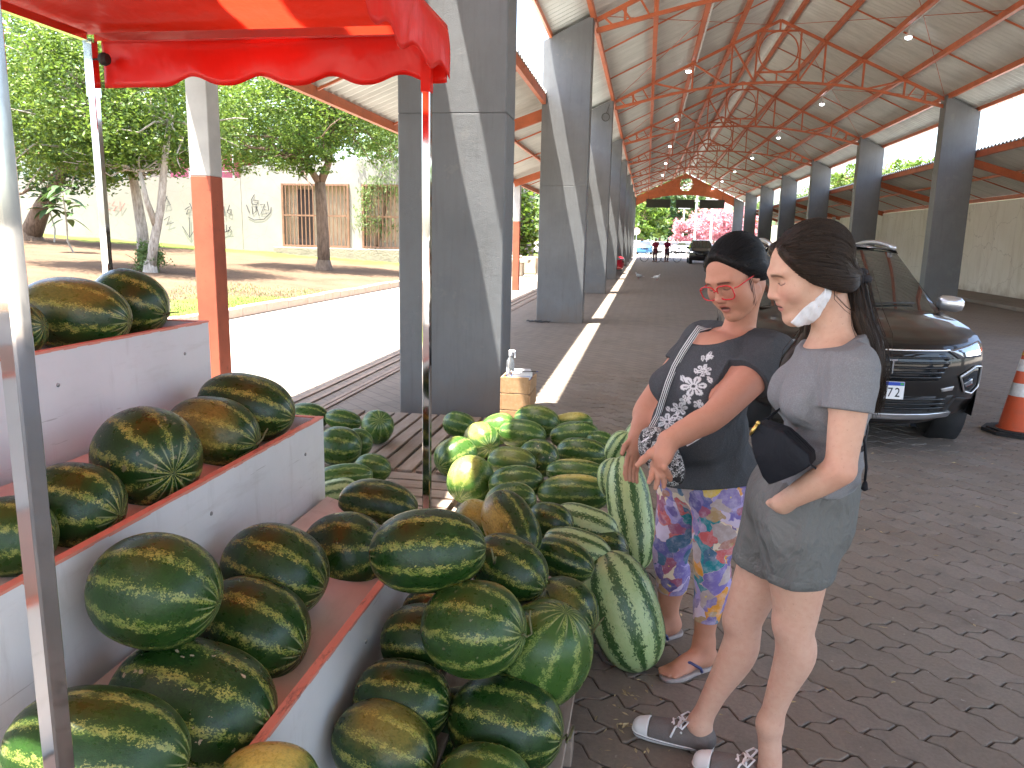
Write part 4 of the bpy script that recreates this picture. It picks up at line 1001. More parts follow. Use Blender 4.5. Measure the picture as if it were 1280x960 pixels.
for tp, mat in (('d', M_MD), ('p', M_MP)):
    for s_ in range(4):
        me = melon_mesh(s_*7+3, (2.1, 2.35, 2.5, 2.2)[s_] if tp == 'd' else (2.6, 2.9, 2.4, 2.7)[s_]).mesh('watermelon', True); me.materials.append(mat); mm[tp, s_] = me
M_STEM = pbr('dry_stem', (.12, .12, .05), .8, var=.3, vs=60)
M_STEMSC = pbr('stem_scar', (.13, .10, .06), .8)
dbg = []
def melon(px, py, w_, h_, mode, val, phi, tau, tp, label, spot=0., scuff=0., light=0., roll=None, stem=0, L=None, grp='watermelons in the heap'):
    d = ray(px, py)
    if mode == 'z': P = onz(px, py, val)
    elif mode == 'x': P = onx(px, py, val)
    else: P = CAM+d*val
    dep = (P-CAM).dot(FW); D = min(w_, h_)*dep/FPX if L is None else h_*dep/FPX; A = w_*dep/FPX; ta = R(tau)
    Lr = L if L is not None else math.sqrt(max(D*D, (A*A-(D*math.sin(ta))**2)/max(.15, math.cos(ta)**2)))
    vd = d.normalized(); ri = (RT-vd*vd.dot(RT)).normalized(); ui = ri.cross(vd); ax = (ri*math.cos(R(phi))+ui*math.sin(R(phi)))*math.cos(ta)-vd*math.sin(ta)
    ax.normalize(); k = len(dbg); o = bpy.data.objects.new('watermelon', mm[tp, k % 4]); COL.objects.link(o)
    zz = Vector((0, 0, 1)); zz = (zz-ax*ax.dot(zz)).normalized() if abs(ax.z) < .95 else ax.orthogonal().normalized(); yy = zz.cross(ax)
    Mx = Matrix((ax, yy, zz)).transposed().to_4x4() @ Matrix.Rotation(R(roll if roll is not None else rnd.uniform(0, 360)), 4, 'X')
    o.matrix_world = Matrix.Translation(P) @ Mx @ Matrix.Diagonal((Lr/2, D/2, D/2, 1))
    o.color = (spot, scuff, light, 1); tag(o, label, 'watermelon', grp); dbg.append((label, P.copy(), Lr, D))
    if stem:
        e = 1 if stem > 0 else -1; q = MB(); rr_ = np.random.default_rng(k)
        pts = [Vector((e*(.97+.038*i), .03*i*i*(1 if rr_.random() > .5 else -1)*.6, .02*i+.02*i*i*(rr_.random()-.3))) for i in range(6)]
        q.tube(pts, [.032, .022, .02, .02, .022, .016], 6)
        so_ = q.build('stem', M_STEM, o, True, False)
    return o
TG, MG, LG, FG, HG, BG = 'watermelons on the top shelf', 'watermelons on the middle shelf', 'watermelons in the low trough', 'watermelons in the front heap', 'watermelons in the middle heap', 'watermelons behind the stand'
melon(20, 412, 70, 76, 'x', -1.95, 10, 30, 'd', 'dark melon on the top shelf mostly hidden by the near chrome pole', grp=TG)
melon(92, 393, 130, 92, 'x', -1.96, -8, 25, 'd', 'big dark melon with rayed end at front of the top shelf', roll=40, spot=.25, grp=TG)
melon(162, 380, 92, 82, 'x', -2.0, -18, 20, 'd', 'dark melon at the far end of the top shelf', grp=TG, stem=1)
melon(186, 572, 146, 130, 'x', -1.46, -35, 58, 'd', 'round dull melon facing the camera with brown end scar, middle shelf', grp=MG, L=.31, scuff=.3)
melon(266, 541, 114, 92, 'x', -1.48, -15, 25, 'd', 'brown tinted dark melon on the middle shelf with pale stem', grp=MG, stem=1, roll=60, spot=.35)
melon(308, 509, 118, 84, 'x', -1.50, -14, 18, 'd', 'dark melon at the far end of the middle shelf', grp=MG)
melon(92, 634, 118, 112, 'x', -1.45, -12, 28, 'd', 'melon with yellow underside on the middle shelf beside the chrome pole', grp=MG, spot=.9, roll=200)
melon(14, 672, 104, 118, 'x', -1.44, 0, 20, 'd', 'green melon at the left frame edge on the middle shelf', grp=MG, light=.2)
melon(195, 738, 158, 143, 'x', -1.10, -12, 18, 'd', 'large green melon leaning on the middle board above the others', grp=LG, stem=0, light=.15)
melon(314, 788, 146, 128, 'x', -1.02, -22, 18, 'd', 'very dark dull melon in the low trough right of the leaning one', grp=LG)
melon(241, 884, 206, 160, 'x', -1.0, -16, 12, 'd', 'largest dark melon with pale scuffs in the low trough', grp=LG, scuff=.9)
melon(124, 938, 216, 150, 'x', -1.0, -8, 12, 'd', 'big green melon at the bottom left behind the chrome pole', grp=LG, light=.15)
melon(344, 713, 134, 116, 'x', -1.06, -20, 15, 'd', 'dark striped melon in the low trough under the middle board', grp=LG)
melon(430, 691, 102, 102, 'x', -1.0, 5, 25, 'd', 'dark striped melon in the low trough left of the big top melon', grp=LG, L=.31)
melon(473, 632, 100, 62, 'x', -1.03, -10, 10, 'd', 'dark melon at the far end of the low trough', grp=LG)
# front heap
melon(535, 689, 146, 106, 'd', 2.22, 3, 6, 'd', 'long dark striped melon crowning the front heap at the trough corner', grp=FG, stem=1)
melon(592, 785, 132, 120, 'd', 2.14, -8, 25, 'd', 'round green melon with tan scar on its right end, front heap', grp=FG, light=.25, spot=.75, roll=-60, scuff=.25, stem=1)
melon(636, 711, 102, 82, 'd', 2.46, -28, 12, 'd', 'dark green melon right behind the crowning one with curled stem', grp=FG, stem=1)
melon(639, 657, 80, 66, 'd', 2.78, -60, 35, 'd', 'rounded melon with sandy orange patch behind the front heap', grp=FG, spot=.85, roll=80, L=.3)
melon(680, 817, 88, 120, 'd', 2.30, 60, 35, 'd', 'light striped melon standing on its side at the heap right edge', grp=FG, light=.6, L=.33)
melon(704, 765, 88, 90, 'd', 2.58, -30, 20, 'd', 'dark green melon beside the tall pale striped one', grp=FG, spot=.3, roll=60, stem=1)
melon(632, 905, 146, 118, 'd', 2.18, -14, 10, 'd', 'big dark melon with bold yellow speckled stripes, front heap bottom', grp=FG, stem=1)
melon(503, 876, 122, 102, 'd', 2.20, -8, 12, 'd', 'dark melon low in the front heap against the white board', grp=FG)
melon(481, 934, 136, 106, 'd', 2.06, -22, 15, 'd', 'melon with brownish shoulder at the bottom of the front heap', grp=FG, spot=.35, roll=20)
melon(606, 985, 126, 106, 'd', 1.98, -10, 10, 'd', 'pale topped melon cut by the bottom frame edge', grp=FG, light=.5)
melon(333, 990, 134, 116, 'd', 1.62, 0, 5, 'd', 'yellow orange melon cut by the bottom edge below the red board edge', grp=FG, spot=1., roll=0, light=.5)
melon(522, 800, 92, 86, 'd', 2.42, 0, 10, 'd', 'shadowed melon under the round scarred one', grp=FG)
melon(545, 765, 86, 66, 'd', 2.62, 0, 10, 'd', 'shadowed melon directly under the crowning long melon', grp=FG)
melon(575, 905, 90, 90, 'd', 2.45, 0, 10, 'd', 'dark melon deep in the gap of the front heap', grp=FG)
melon(655, 880, 80, 86, 'd', 2.55, 20, 10, 'd', 'dark melon half covered behind the bold speckled one', grp=FG)
melon(596, 655, 62, 60, 'd', 3.1, -20, 15, 'd', 'yellowish melon peeking over the crowning long melon', grp=HG, spot=.8, roll=20, light=.6)
melon(638, 628, 66, 50, 'd', 3.45, 10, 12, 'd', 'medium green melon just beyond the sandy patched one', grp=HG, light=.4)
melon(688, 652, 60, 48, 'd', 3.2, -20, 15, 'd', 'small dark melon left of the pale long ones', grp=HG)
melon(731, 657, 86, 50, 'd', 3.28, -18, 6, 'p', 'upper pale striped long melon lying by the tall upright one', grp=HG)
melon(722, 684, 88, 44, 'd', 3.05, -18, 6, 'p', 'lower pale striped long melon lying on the heap edge', grp=HG)
melon(704, 700, 80, 52, 'd', 2.86, -22, 10, 'd', 'dark elongated melon under the pale long ones', grp=HG)
melon(779, 763, 150, 92, 'z', .205, 107, 8, 'p', 'big pale green upright melon with dark stripes beside the sandals', grp='upright pale melons', stem=1)
melon(788, 640, 142, 56, 'z', .32, 97, -8, 'p', 'tall narrow pale melon standing behind the other upright one', grp='upright pale melons')
melon(768, 598, 52, 42, 'd', 3.85, 90, 8, 'p', 'small pale melon behind the tall upright one', grp='upright pale melons')
melon(774, 559, 34, 32, 'd', 4.3, 60, 20, 'p', 'pale round melon near the pointing hand', grp='upright pale melons', L=.2)
melon(795, 545, 30, 30, 'd', 4.55, 60, 20, 'p', 'pale melon partly hidden by the dangling arm', grp='upright pale melons', L=.2)
melon(746, 690, 80, 66, 'd', 3.25, 0, 10, 'd', 'melon under the pale long ones at the heap edge', grp=HG)
# middle heap
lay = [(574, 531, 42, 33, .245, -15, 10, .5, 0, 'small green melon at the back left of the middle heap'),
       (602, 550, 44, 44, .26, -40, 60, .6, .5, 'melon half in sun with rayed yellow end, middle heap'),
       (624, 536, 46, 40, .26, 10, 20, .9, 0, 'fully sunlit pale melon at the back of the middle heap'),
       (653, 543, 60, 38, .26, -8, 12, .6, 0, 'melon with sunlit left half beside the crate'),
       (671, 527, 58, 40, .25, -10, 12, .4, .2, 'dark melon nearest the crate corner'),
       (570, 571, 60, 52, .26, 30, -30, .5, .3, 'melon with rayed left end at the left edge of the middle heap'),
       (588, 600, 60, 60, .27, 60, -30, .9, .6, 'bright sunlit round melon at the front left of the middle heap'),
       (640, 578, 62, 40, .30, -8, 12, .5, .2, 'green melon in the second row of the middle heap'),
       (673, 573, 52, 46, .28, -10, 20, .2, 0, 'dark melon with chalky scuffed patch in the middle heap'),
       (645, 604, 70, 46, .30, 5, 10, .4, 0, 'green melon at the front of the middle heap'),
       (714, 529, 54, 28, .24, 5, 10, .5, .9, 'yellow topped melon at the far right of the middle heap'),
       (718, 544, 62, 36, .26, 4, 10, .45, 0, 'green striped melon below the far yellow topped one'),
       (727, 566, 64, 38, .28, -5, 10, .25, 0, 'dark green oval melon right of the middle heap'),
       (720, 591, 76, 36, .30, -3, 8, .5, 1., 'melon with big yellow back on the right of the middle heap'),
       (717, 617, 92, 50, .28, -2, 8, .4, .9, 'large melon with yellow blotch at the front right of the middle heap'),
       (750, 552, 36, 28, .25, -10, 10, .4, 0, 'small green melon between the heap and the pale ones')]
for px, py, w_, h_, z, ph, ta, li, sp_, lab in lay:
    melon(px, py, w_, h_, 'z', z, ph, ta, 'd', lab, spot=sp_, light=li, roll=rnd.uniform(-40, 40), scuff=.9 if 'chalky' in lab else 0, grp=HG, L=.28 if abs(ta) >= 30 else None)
for px, py, w_, h_, z, ph, ta, li, tp, lab in [(472, 534, 40, 41, .255, 70, 68, .6, 'd', 'round melon showing its rayed end beside the bare pallet'), (429, 525, 46, 27, .23, -12, 12, .4, 'd', 'green melon behind the stand left of the rayed one'),
       (386, 520, 50, 34, .235, -10, 12, .3, 'd', 'melon at the far left behind the middle shelf end'), (424, 558, 56, 50, .27, -6, 12, .3, 'd', 'largest green melon behind the stand end panel'),
       (448, 553, 36, 34, .24, -10, 12, .4, 'd', 'small melon tucked behind the large green one'), (466, 585, 46, 36, .235, -10, 15, .5, 'd', 'yellow striped small melon at the pallet corner'),
       (430, 596, 72, 34, .24, 5, 10, .7, 'd', 'pale washed melon lying behind the low trough'), (422, 615, 52, 34, .26, 10, 12, .8, 'p', 'light green melon nearest the low trough end')]:
    melon(px, py, w_, h_, 'z', z, ph, ta, tp, lab, light=li, grp=BG, L=.27 if ta > 50 else None)
for l, P, a, b in dbg:
    if b > .34 or b < .17 or a > .5: print('MELON', l, [round(v, 2) for v in P], round(a, 2), round(b, 2))
# ================================================================= vehicles
def car_paint(name, col, flake=.0):
    t = NT(name); t.p(Base_Color=col, Roughness=.3, Metallic=flake, Coat_Weight=.75, Coat_Roughness=.02, Specular_IOR_Level=.2)
    t.p(Roughness=t.ramp(t.noise(3, 5)[0], [(.3, .28), (.7, .4)])); return t.m
M_BLKP = pbr('black_textured_plastic', (.025, .025, .026), .55, bump=.15, bs=300, bd=.001)
M_GLOSSB = pbr('gloss_black', (.012, .012, .013), .12)
t = NT('tinted_car_glass'); t.p(Base_Color=(.03, .032, .028), Roughness=.03, Specular_IOR_Level=.9, Coat_Weight=.6, Coat_Roughness=.02); M_TINT = t.m
M_SILV = pbr('satin_silver', (.62, .62, .63), .28, .85, var=.05)
M_CHR = pbr('bright_chrome', (.8, .8, .8), .08, 1., var=.02)
M_TYRE = pbr('tyre_rubber', (.022, .022, .022), .8, bump=.4, bs=60, bd=.004)
t = NT('headlight_led'); t.p(Base_Color=(.9, .95, 1), Emission_Color=(.95, .98, 1), Emission_Strength=3.); M_LED = t.m
t = NT('headlight_lens'); t.p(Base_Color=(.35, .37, .4), Roughness=.06, Metallic=.8); M_LENS = t.m
M_BLUEP = pbr('plate_blue', (.015, .06, .42), .4); M_WHITEP = pbr('plate_white', (.78, .79, .8), .45, var=.04); M_INKP = pbr('plate_ink', (.015, .015, .02), .5)
PROF = [((.13, .215), (.60, .24), .78), ((.05, .28), (.50, .29), .85), ((.0, .42), (.42, .42), .885), ((-.005, .56), (.39, .56), .887), ((.0, .70), (.375, .70), .886), ((.02, .79), (.385, .775), .882),
        ((.05, .838), (.42, .835), .876), ((.10, .866), (.48, .878), .868), ((.28, .925), (.62, .925), .85), ((.62, .985), (.86, .962), .838), ((.98, 1.035), (1.18, .992), .825)]
def prof(v):
    v = max(0, min(len(PROF)-1.0001, v)); i = int(v); f = v-i; f2 = f
    g = lambda a, b: a+(b-a)*f2
    A, B = PROF[i], PROF[i+1]; return (g(A[0][0], B[0][0]), g(A[0][1], B[0][1])), (g(A[1][0], B[1][0]), g(A[1][1], B[1][1])), g(A[2], B[2])
def FS(s, v, off=0.):
    c, e, w_ = prof(v); a = abs(s); y = c[0]+(e[0]-c[0])*a**2.7; z = c[1]+(e[1]-c[1])*a**2.2
    x = w_*s*(1 if a < .9 else 1); return Vector((x, y-off, z+off*.3*(1 if v > 6 else 0)))
def FXZ(x, z, off=.006):
    """point on the front fascia for a given lateral x and height z"""
    lo, hi = 0., 8.
    for _ in range(24):
        mid = (lo+hi)/2; c, e, w_ = prof(mid); s = max(-1, min(1, x/w_)); zz = c[1]+(e[1]-c[1])*abs(s)**2.2
        if zz < z: lo = mid
        else: hi = mid
    c, e, w_ = prof(lo); s = max(-1, min(1, x/w_)); p = FS(s, lo); 
    n = Vector((math.copysign(.5*abs(s)**1.5, s), -1, 0)).normalized(); return p+n*off
def grid(m, fn, nu, nv, flip=False):
    b = len(m.v)
    for i in range(nu+1):
        for j in range(nv+1): m.v.append(tuple(fn(i/nu, j/nv)))
    for i in range(nu):
        for j in range(nv):
            q = (b+i*(nv+1)+j, b+(i+1)*(nv+1)+j, b+(i+1)*(nv+1)+j+1, b+i*(nv+1)+j+1)
            m.f.append(q[::-1] if flip else q); m.mi.append(m.cm)
def fpoly(m, poly, off0, off1, n=6):
    """raised patch on the fascia: poly = outline in (x,z), bulged between two offsets"""
    c = (sum(p[0] for p in poly)/len(poly), sum(p[1] for p in poly)/len(poly)); k = len(poly); P = []
    for i in range(k):
        a, b = poly[i], poly[(i+1) % k]
        for j in range(n): P.append((a[0]+(b[0]-a[0])*j/n, a[1]+(b[1]-a[1])*j/n))
    N = len(P); rings = [(1., off0), (1., off1), (.66, off1), (.33, off1)]; b0 = len(m.v)
    for sc_, of in rings:
        for x, z in P: m.v.append(tuple(FXZ(c[0]+(x-c[0])*sc_, c[1]+(z-c[1])*sc_, of)))
    m.v.append(tuple(FXZ(*c, off1)))
    for r_ in range(len(rings)-1):
        for i in range(N): j = (i+1) % N; m.f.append((b0+r_*N+i, b0+r_*N+j, b0+r_*N+N+j, b0+r_*N+N+i)); m.mi.append(m.cm)
    for i in range(N): m.f.append((b0+3*N+i, b0+3*N+(i+1) % N, b0+4*N)); m.mi.append(m.cm)
def belt(y):            # top edge of the side panels: (x, z)
    pts = [(.38, .876, .80), (.48, .868, .878), (.62, .85, .925), (.86, .838, .962), (1.18, .825, .992), (2.4, .825, 1.02), (3.6, .81, 1.05), (4.0, .78, 1.05)]
    for a, b in zip(pts, pts[1:]):
        if y <= b[0]: f = max(0, (y-a[0])/(b[0]-a[0])); return a[1]+(b[1]-a[1])*f, a[2]+(b[2]-a[2])*f
    return pts[-1][1:]
def car(name, loc, rz, paint, label, detail=False, hs=1., ls=1., lights=False, cat='car', grp=None, rails=True):
    root = empty(name, (0, 0, 0), 0, label, cat, grp); k = 2 if detail else 1
    def B(nm, m, mat, par=None, sm=True): return m.build(nm, mat, par or root, sm, False)
    m = MB(); grid(m, lambda u, v: FS(2*u-1, v*10), 16*k+4, 20*k)
    for sd in (-1, 1):
        def side(u, v, sd=sd):
            y = .40+3.6*u; bx, bz = belt(y); z0 = .26; z = z0+(bz-z0)*v
            x = .87+.016*math.sin(math.pi*min(1, v*1.15)) if v < .8 else (.884+(bx-.884)*((v-.8)/.2)**1.5)
            if y > 3.6: x -= .12*((y-3.6)/.4)**2
            return Vector((sd*x, y, z))
        grid(m, side, 30, 10, sd < 0)
    grid(m, lambda u, v: Vector(((2*u-1)*.78, 4.0+.10*math.sin(math.pi*v)*(1-.6*abs(2*u-1)**3), .26+.79*v)), 10, 8, True)
    grid(m, lambda u, v: Vector(((2*u-1)*.8, 1.0+3.0*v, 1.0)), 4, 6)
    body = B('body', m, paint)
    def ws(u, v):
        s = 2*u-1; yb, zb, xb = .98+.2*s*s, 1.03-.03*s*s, .765; yt, zt, xt = 1.80+.1*s*s, 1.515-.03*s*s, .60
        bow = .035*math.sin(math.pi*v); return Vector((s*(xb+(xt-xb)*v), yb+(yt-yb)*v-bow*.4, zb+(zt-zb)*v+bow*.6))
    m = MB(); grid(m, ws, 14, 8); wsd = B('windscreen', m, M_TINT)
    if detail:
        q = MB()
        for s0 in (-.55, .15): q.tube([ws((s0+1)/2, .015)+Vector((0, -.01, .012)), ws((s0+.33+1)/2, .06)+Vector((0, -.01, .015)), ws((s0+.62+1)/2, .075)+Vector((0, -.01, .015))], .008, 6)
        B('wiper', q, M_BLKP, wsd)
    def rf(u, v):
        s = 2*u-1; y = 1.80+.1*s*s+(3.45-1.80-.1*s*s)*v; return Vector((s*.605, y, 1.515+.055*math.sin(math.pi*min(1, v*.8+.12))*1-.035*s*s))
    m = MB(); grid(m, rf, 10, 10)
    for sd in (-1, 1):       # pillars / cant rail
        def pil(u, v, sd=sd): a = ws((sd+1)/2, v); b = Vector((sd*(.815-.19*v), 1.2+.76*v, 1.0+.47*v)); return a+(b-a)*u
        grid(m, pil, 2, 8, sd > 0)
        def cant(u, v, sd=sd): y = 1.90+1.55*v; return Vector((sd*(.605+.02*u), y, rf(1, v).z-.03*u))
        grid(m, cant, 2, 8, sd < 0)
        def sidew(u, v, sd=sd): y0, y1 = 1.2+.76*v, 3.85-.42*v; return Vector((sd*(.82-.195*v), y0+(y1-y0)*u, 1.0+.475*v))
        q = MB(); grid(q, sidew, 12, 5, sd < 0); B('side_window', q, M_TINT)
    grid(m, lambda u, v: Vector(((2*u-1)*(.605+.18*v), 3.45+.5*v, 1.52-.48*v)), 6, 5, True)
    B('roof', m, paint)
    if rails:
        for sd in (-1, 1):
            q = MB(); pts = [Vector((sd*.57, 1.86+1.6*i/10, 1.49+.085*math.sin(math.pi*min(1, max(0, .06+i/10*.9)))**.55+.0)) for i in range(11)]; q.tube(pts, .023, 8); B('roof_rail', q, M_SILV)
    # wheels
    for sx in (-1, 1):
        for y in (.92, 3.32):
            q = MB(); Rm = Matrix.Rotation(R(90), 3, 'Y'); c = (sx*.775, y, .335)
            q.lathe([(.2, -.1), (.31, -.105), (.332, -.085), (.335, 0), (.332, .085), (.31, .105), (.2, .1)], c, 28, Rm, False); w_ = B('wheel', q, M_TYRE)
            q = MB(); q.lathe([(.02, sx*.085), (.19, sx*.09), (.215, sx*.10), (.215, -sx*.05)], c, 20, Rm); B('rim', q, M_SILV, w_)
            q = MB(); q.lathe([(.36, -.12), (.40, -.11), (.40, .115), (.36, .12)], c, 28, Rm, False); B('arch', q, M_BLKP)
    # front details
    m = MB(); fpoly(m, [(-.56, .715), (-.46, .575), (.46, .575), (.56, .715), (.50, .775), (-.50, .775)], -.02, .004); gr = B('grille', m, M_GLOSSB)
    for sd in (-1, 1):
        m = MB(); fpoly(m, [(sd*.53, .795), (sd*.70, .822), (sd*.845, .85), (sd*.87, .81), (sd*.855, .735), (sd*.63, .735)], -.01, .012); hl = B('headlight', m, M_LENS)
        m = MB(); fpoly(m, [(sd*.70, .752), (sd*.70, .778), (sd*.83, .788), (sd*.835, .756)], .008, .017, 3); B('lamp', m, M_LED if lights or detail else M_LENS, hl)
    if detail:
        for i in range(5):
            z = .60+i*.036; hw = .46+.09*(z-.575)/.14
            q = MB(); q.tube([FXZ(-hw+2*hw*j/20, z, .012) for j in range(21)], .0095, 6); B('grille_bar', q, M_GLOSSB, gr)
        q = MB(); q.tube([FXZ(-.54+1.08*j/24, .797, .010) for j in range(25)], .009, 6); B('chrome_strip', q, M_CHR)
        m = MB(); fpoly(m, [(-.62, .46), (-.52, .335), (.52, .335), (.62, .46)], -.02, .006); lo_ = B('lower_intake', m, M_BLKP)
        for i in range(3):
            q = MB(); q.tube([FXZ(-.54+1.08*j/20, .365+i*.035, .012) for j in range(21)], .008, 6); B('intake_bar', q, M_GLOSSB, lo_)
        m = MB(); fpoly(m, [(-.64, .318), (-.62, .268), (.62, .268), (.64, .318)], -.01, .02); B('skid_plate', m, M_SILV)
        m = MB(); fpoly(m, [(-.885, .40), (-.885, .24), (.885, .24), (.885, .40), (.65, .44), (.6, .325), (-.6, .325), (-.65, .44)], -.01, .0035, 10); B('bumper_cladding', m, M_BLKP)
        for sd in (-1, 1):
            P = [(sd*.655, .60), (sd*.80, .665), (sd*.87, .66), (sd*.875, .50), (sd*.80, .455), (sd*.715, .48)]
            m = MB(); fpoly(m, P, -.015, .006); fo = B('fog_lamp_recess', m, M_GLOSSB)
            q = MB(); pts = []
            for a, b in zip(P, P[1:]+P[:1]): pts += [FXZ(a[0]+(b[0]-a[0])*j/5, a[1]+(b[1]-a[1])*j/5, .012) for j in range(5)]
            q.tube(pts+[pts[0]], .008, 6, False); B('chrome_frame', q, M_SILV, fo)
            m = MB(); fpoly(m, [(sd*.70, .545), (sd*.78, .575), (sd*.79, .53), (sd*.72, .515)], .006, .016, 3); B('fog_lamp', m, M_LENS, fo)
            m = MB(); fpoly(m, [(sd*.50, .515), (sd*.61, .53), (sd*.60, .50), (sd*.51, .492)], .0, .01, 3); B('reflector', m, M_SILV)
        # number plate with its characters
        pl = MB(); pc = FXZ(.0, .505, .03); pl.box((pc.x, pc.y, pc.z), (.40, .012, .13), None, .003); po = B('number_plate', pl, M_WHITEP, None, False)
        q = MB(); q.box((pc.x, pc.y-.0068, pc.z+.050), (.394, .0012, .026)); B('blue_band', q, M_BLUEP, po, False)
        q = MB(); q.box((pc.x+.18, pc.y-.0078, pc.z+.050), (.024, .0008, .016)); B('flag', q, pbr('flag_green', (.05, .35, .1), .5), po, False)
        def txt(s, size, loc, mat, par, nm, sx=1., ext=.0008):
            cu = bpy.data.curves.new(nm, 'FONT'); cu.body = s; cu.size = size; cu.align_x = 'CENTER'; cu.align_y = 'CENTER'; cu.extrude = ext
            ob = bpy.data.objects.new(nm, cu); COL.objects.link(ob); dg = bpy.context.evaluated_depsgraph_get(); me = bpy.data.meshes.new_from_object(ob.evaluated_get(dg)); bpy.data.objects.remove(ob)
            me.materials.clear(); me.materials.append(mat); o = link(nm, me, None, par, False)
            o.location = loc; o.rotation_euler = (R(90), 0, 0); o.scale = (sx, 1, 1); return o
        for i, ch in enumerate('E6D72'): txt(ch, .098, (pc.x-.058+i*.0525, pc.y-.0075, pc.z-.017), M_INKP, po, 'plate_character', .82, .001)
        txt('BRASIL', .02, (pc.x, pc.y-.0078, pc.z+.050), M_WHITEP, po, 'plate_word', 1.1)
        for i, ch in enumerate('FIAT'):
            x = -.105+i*.07; p = FXZ(x, .675, .022); txt(ch, .155, (p.x, p.y, p.z), M_CHR, gr, 'badge_letter', .62, .004)
    # mirrors
    for sd in (-1, 1):
        q = MB(); c = Vector((sd*.985, 1.44, 1.055)); Mr = Matrix.Rotation(R(-8*sd), 3, 'Z') @ Matrix.Rotation(R(6*sd), 3, 'Y')
        pr = [(.0, -.055), (.05, -.052), (.082, -.035), (.088, 0), (.083, .03), (.06, .05), (.0, .055)]
        q.lathe([(max(r_, .001), z) for r_, z in pr], c, 18, Mr @ Matrix.Diagonal((1.32, .8, 1.25))); mo = B('mirror', q, M_SILV if detail else paint)
        q = MB(); q.tube([c+Vector((-sd*.09, .02, -.05)), (sd*.81, 1.46, .99)], [.022, .026], 8); B('mirror_arm', q, M_BLKP, mo)
    root.location = loc; root.rotation_euler = (0, 0, rz); root.scale = (1, ls, hs)
    return root
M_DARKBR = car_paint('dark_brown_metallic_paint', (.009, .007, .006), .1)
car('parked_car', (1.80, 6.22, 0), R(0), M_DARKBR, 'dark glossy parked car with headlights on behind the two women', True, hs=1.045)
car('distant_car', (4.0, 57, 0), R(0), car_paint('black_paint', (.012, .012, .014)), 'dark vehicle with a lit headlight driving down the hall aisle', lights=True, hs=1.1)
car('distant_car', (-1.0, 37.9, 0), R(90), car_paint('red_paint', (.42, .012, .03)), 'red car nosing out between the left columns', hs=.92, rails=False)
xx = lambda px, Y: ony(px, 300, Y).x
M_WHP = car_paint('white_paint', (.75, .75, .75))
for px, Y, rz, pm, lab, hs, ls in [(806, 90, 0, car_paint('blue_paint', (.05, .2, .42)), 'light blue car at the far left end of the street', .95, .9), (826, 106, 90, M_WHP, 'white van parked across the far street', 1.5, 1.2),
        (850, 104, 60, M_WHP, 'white car right of the white van', .95, 1), (866, 118, 80, car_paint('silver_paint', (.5, .5, .5), .4), 'silver car under the pink trees', .95, 1),
        (898, 96, 30, car_paint('dull_red_paint', (.35, .08, .06)), 'reddish car under the right pink tree', .95, 1), (884, 104, 70, M_WHP, 'small white car behind the reddish one', .95, 1)]:
    car('distant_car', (xx(px, Y), Y, 0), R(rz), pm, lab, hs=hs, ls=ls, grp='cars on the far street', rails=False)
# ================================================================= traffic cone
M_CONE = pbr('orange_cone_rubber', (.62, .095, .03), .5, var=.12, vs=9, bump=.2, bs=40, dirt=(.25, .08, .05), ds=9, da=.5)
M_REFL = pbr('reflective_band', (.72, .72, .70), .35, var=.15, vs=18, dirt=(.4, .38, .35), ds=12, da=.6)
c = onz(1270, 541); r = empty('traffic_cone', (c.x, c.y, 0), R(12), 'orange traffic cone with two white bands at the right edge', 'cone')
def cr(z): return .148-(z-.035)/.71*.115
m = MB(); oct_ = [(.27*math.cos(R(22.5+45*k))*1.02, .27*math.sin(R(22.5+45*k))*1.02) for k in range(8)]
m.prism(oct_, .03, Matrix.Identity(4)); m.prism([(x*.86, y*.86) for x, y in oct_], .012, Matrix.Translation((0, 0, .0301))); m.build('base', M_TYRE, r, False, False)
m = MB(); m.lathe([(.165, .042), (cr(.06), .06), (cr(.735), .735), (cr(.745)*.8, .745), (.012, .745)], n=36); m.build('cone_body', M_CONE, r, True, False)
for z0, z1 in ((.34, .455), (.56, .665)):
    m = MB(); m.lathe([(cr(z0)+.0025, z0), (cr(z1)+.0025, z1)], n=36, cap=False); m.build('white_band', M_REFL, r, True, False)
m = MB(); m.lathe([(cr(.70)+.003, .70), (cr(.72)+.004, .71), (cr(.72)+.003, .722)], n=24, cap=False); m.build('top_ring', pbr('yellow_ring', (.6, .38, .06), .5), r, True, False)
# ================================================================= pigeons
M_BIRD = pbr('pale_pigeon_feathers', (.62, .61, .60), .8, var=.2, vs=30)
for px, py, rz, lab in ((798, 349, 200, 'white pigeon on the aisle floor, left one of two'), (821, 351, -25, 'white pigeon on the aisle floor, right one of two')):
    P = onz(px, py); r = empty('pigeon', tuple(P), R(rz), lab, 'pigeon', 'pigeons on the floor')
    m = MB()
    path = [(-.17, 0, .13), (-.10, 0, .135), (-.05, 0, .15), (.02, 0, .165), (.07, 0, .18), (.095, 0, .215), (.105, 0, .25), (.125, 0, .262), (.145, 0, .255)]
    m.tube(path, [.012, .03, .058, .066, .05, .028, .026, .024, .006], 10); m.build('body', M_BIRD, r, True, False)
    for s in (-1, 1):
        m = MB(); m.ball((-.03, s*.055, .165), (.10, .016, .042), 10, 6); m.build('wing', M_BIRD, r, True, False)
        m = MB(); m.tube([(.01, s*.025, .115), (.015, s*.027, .05), (.0, s*.028, .004), (.03, s*.03, .004)], .005, 5); m.build('leg', pbr('pigeon_leg', (.4, .12, .1), .6), r, False, False)
    m = MB(); m.box((-.2, 0, .125), (.1, .05, .01)); m.build('tail', M_BIRD, r, False, False)
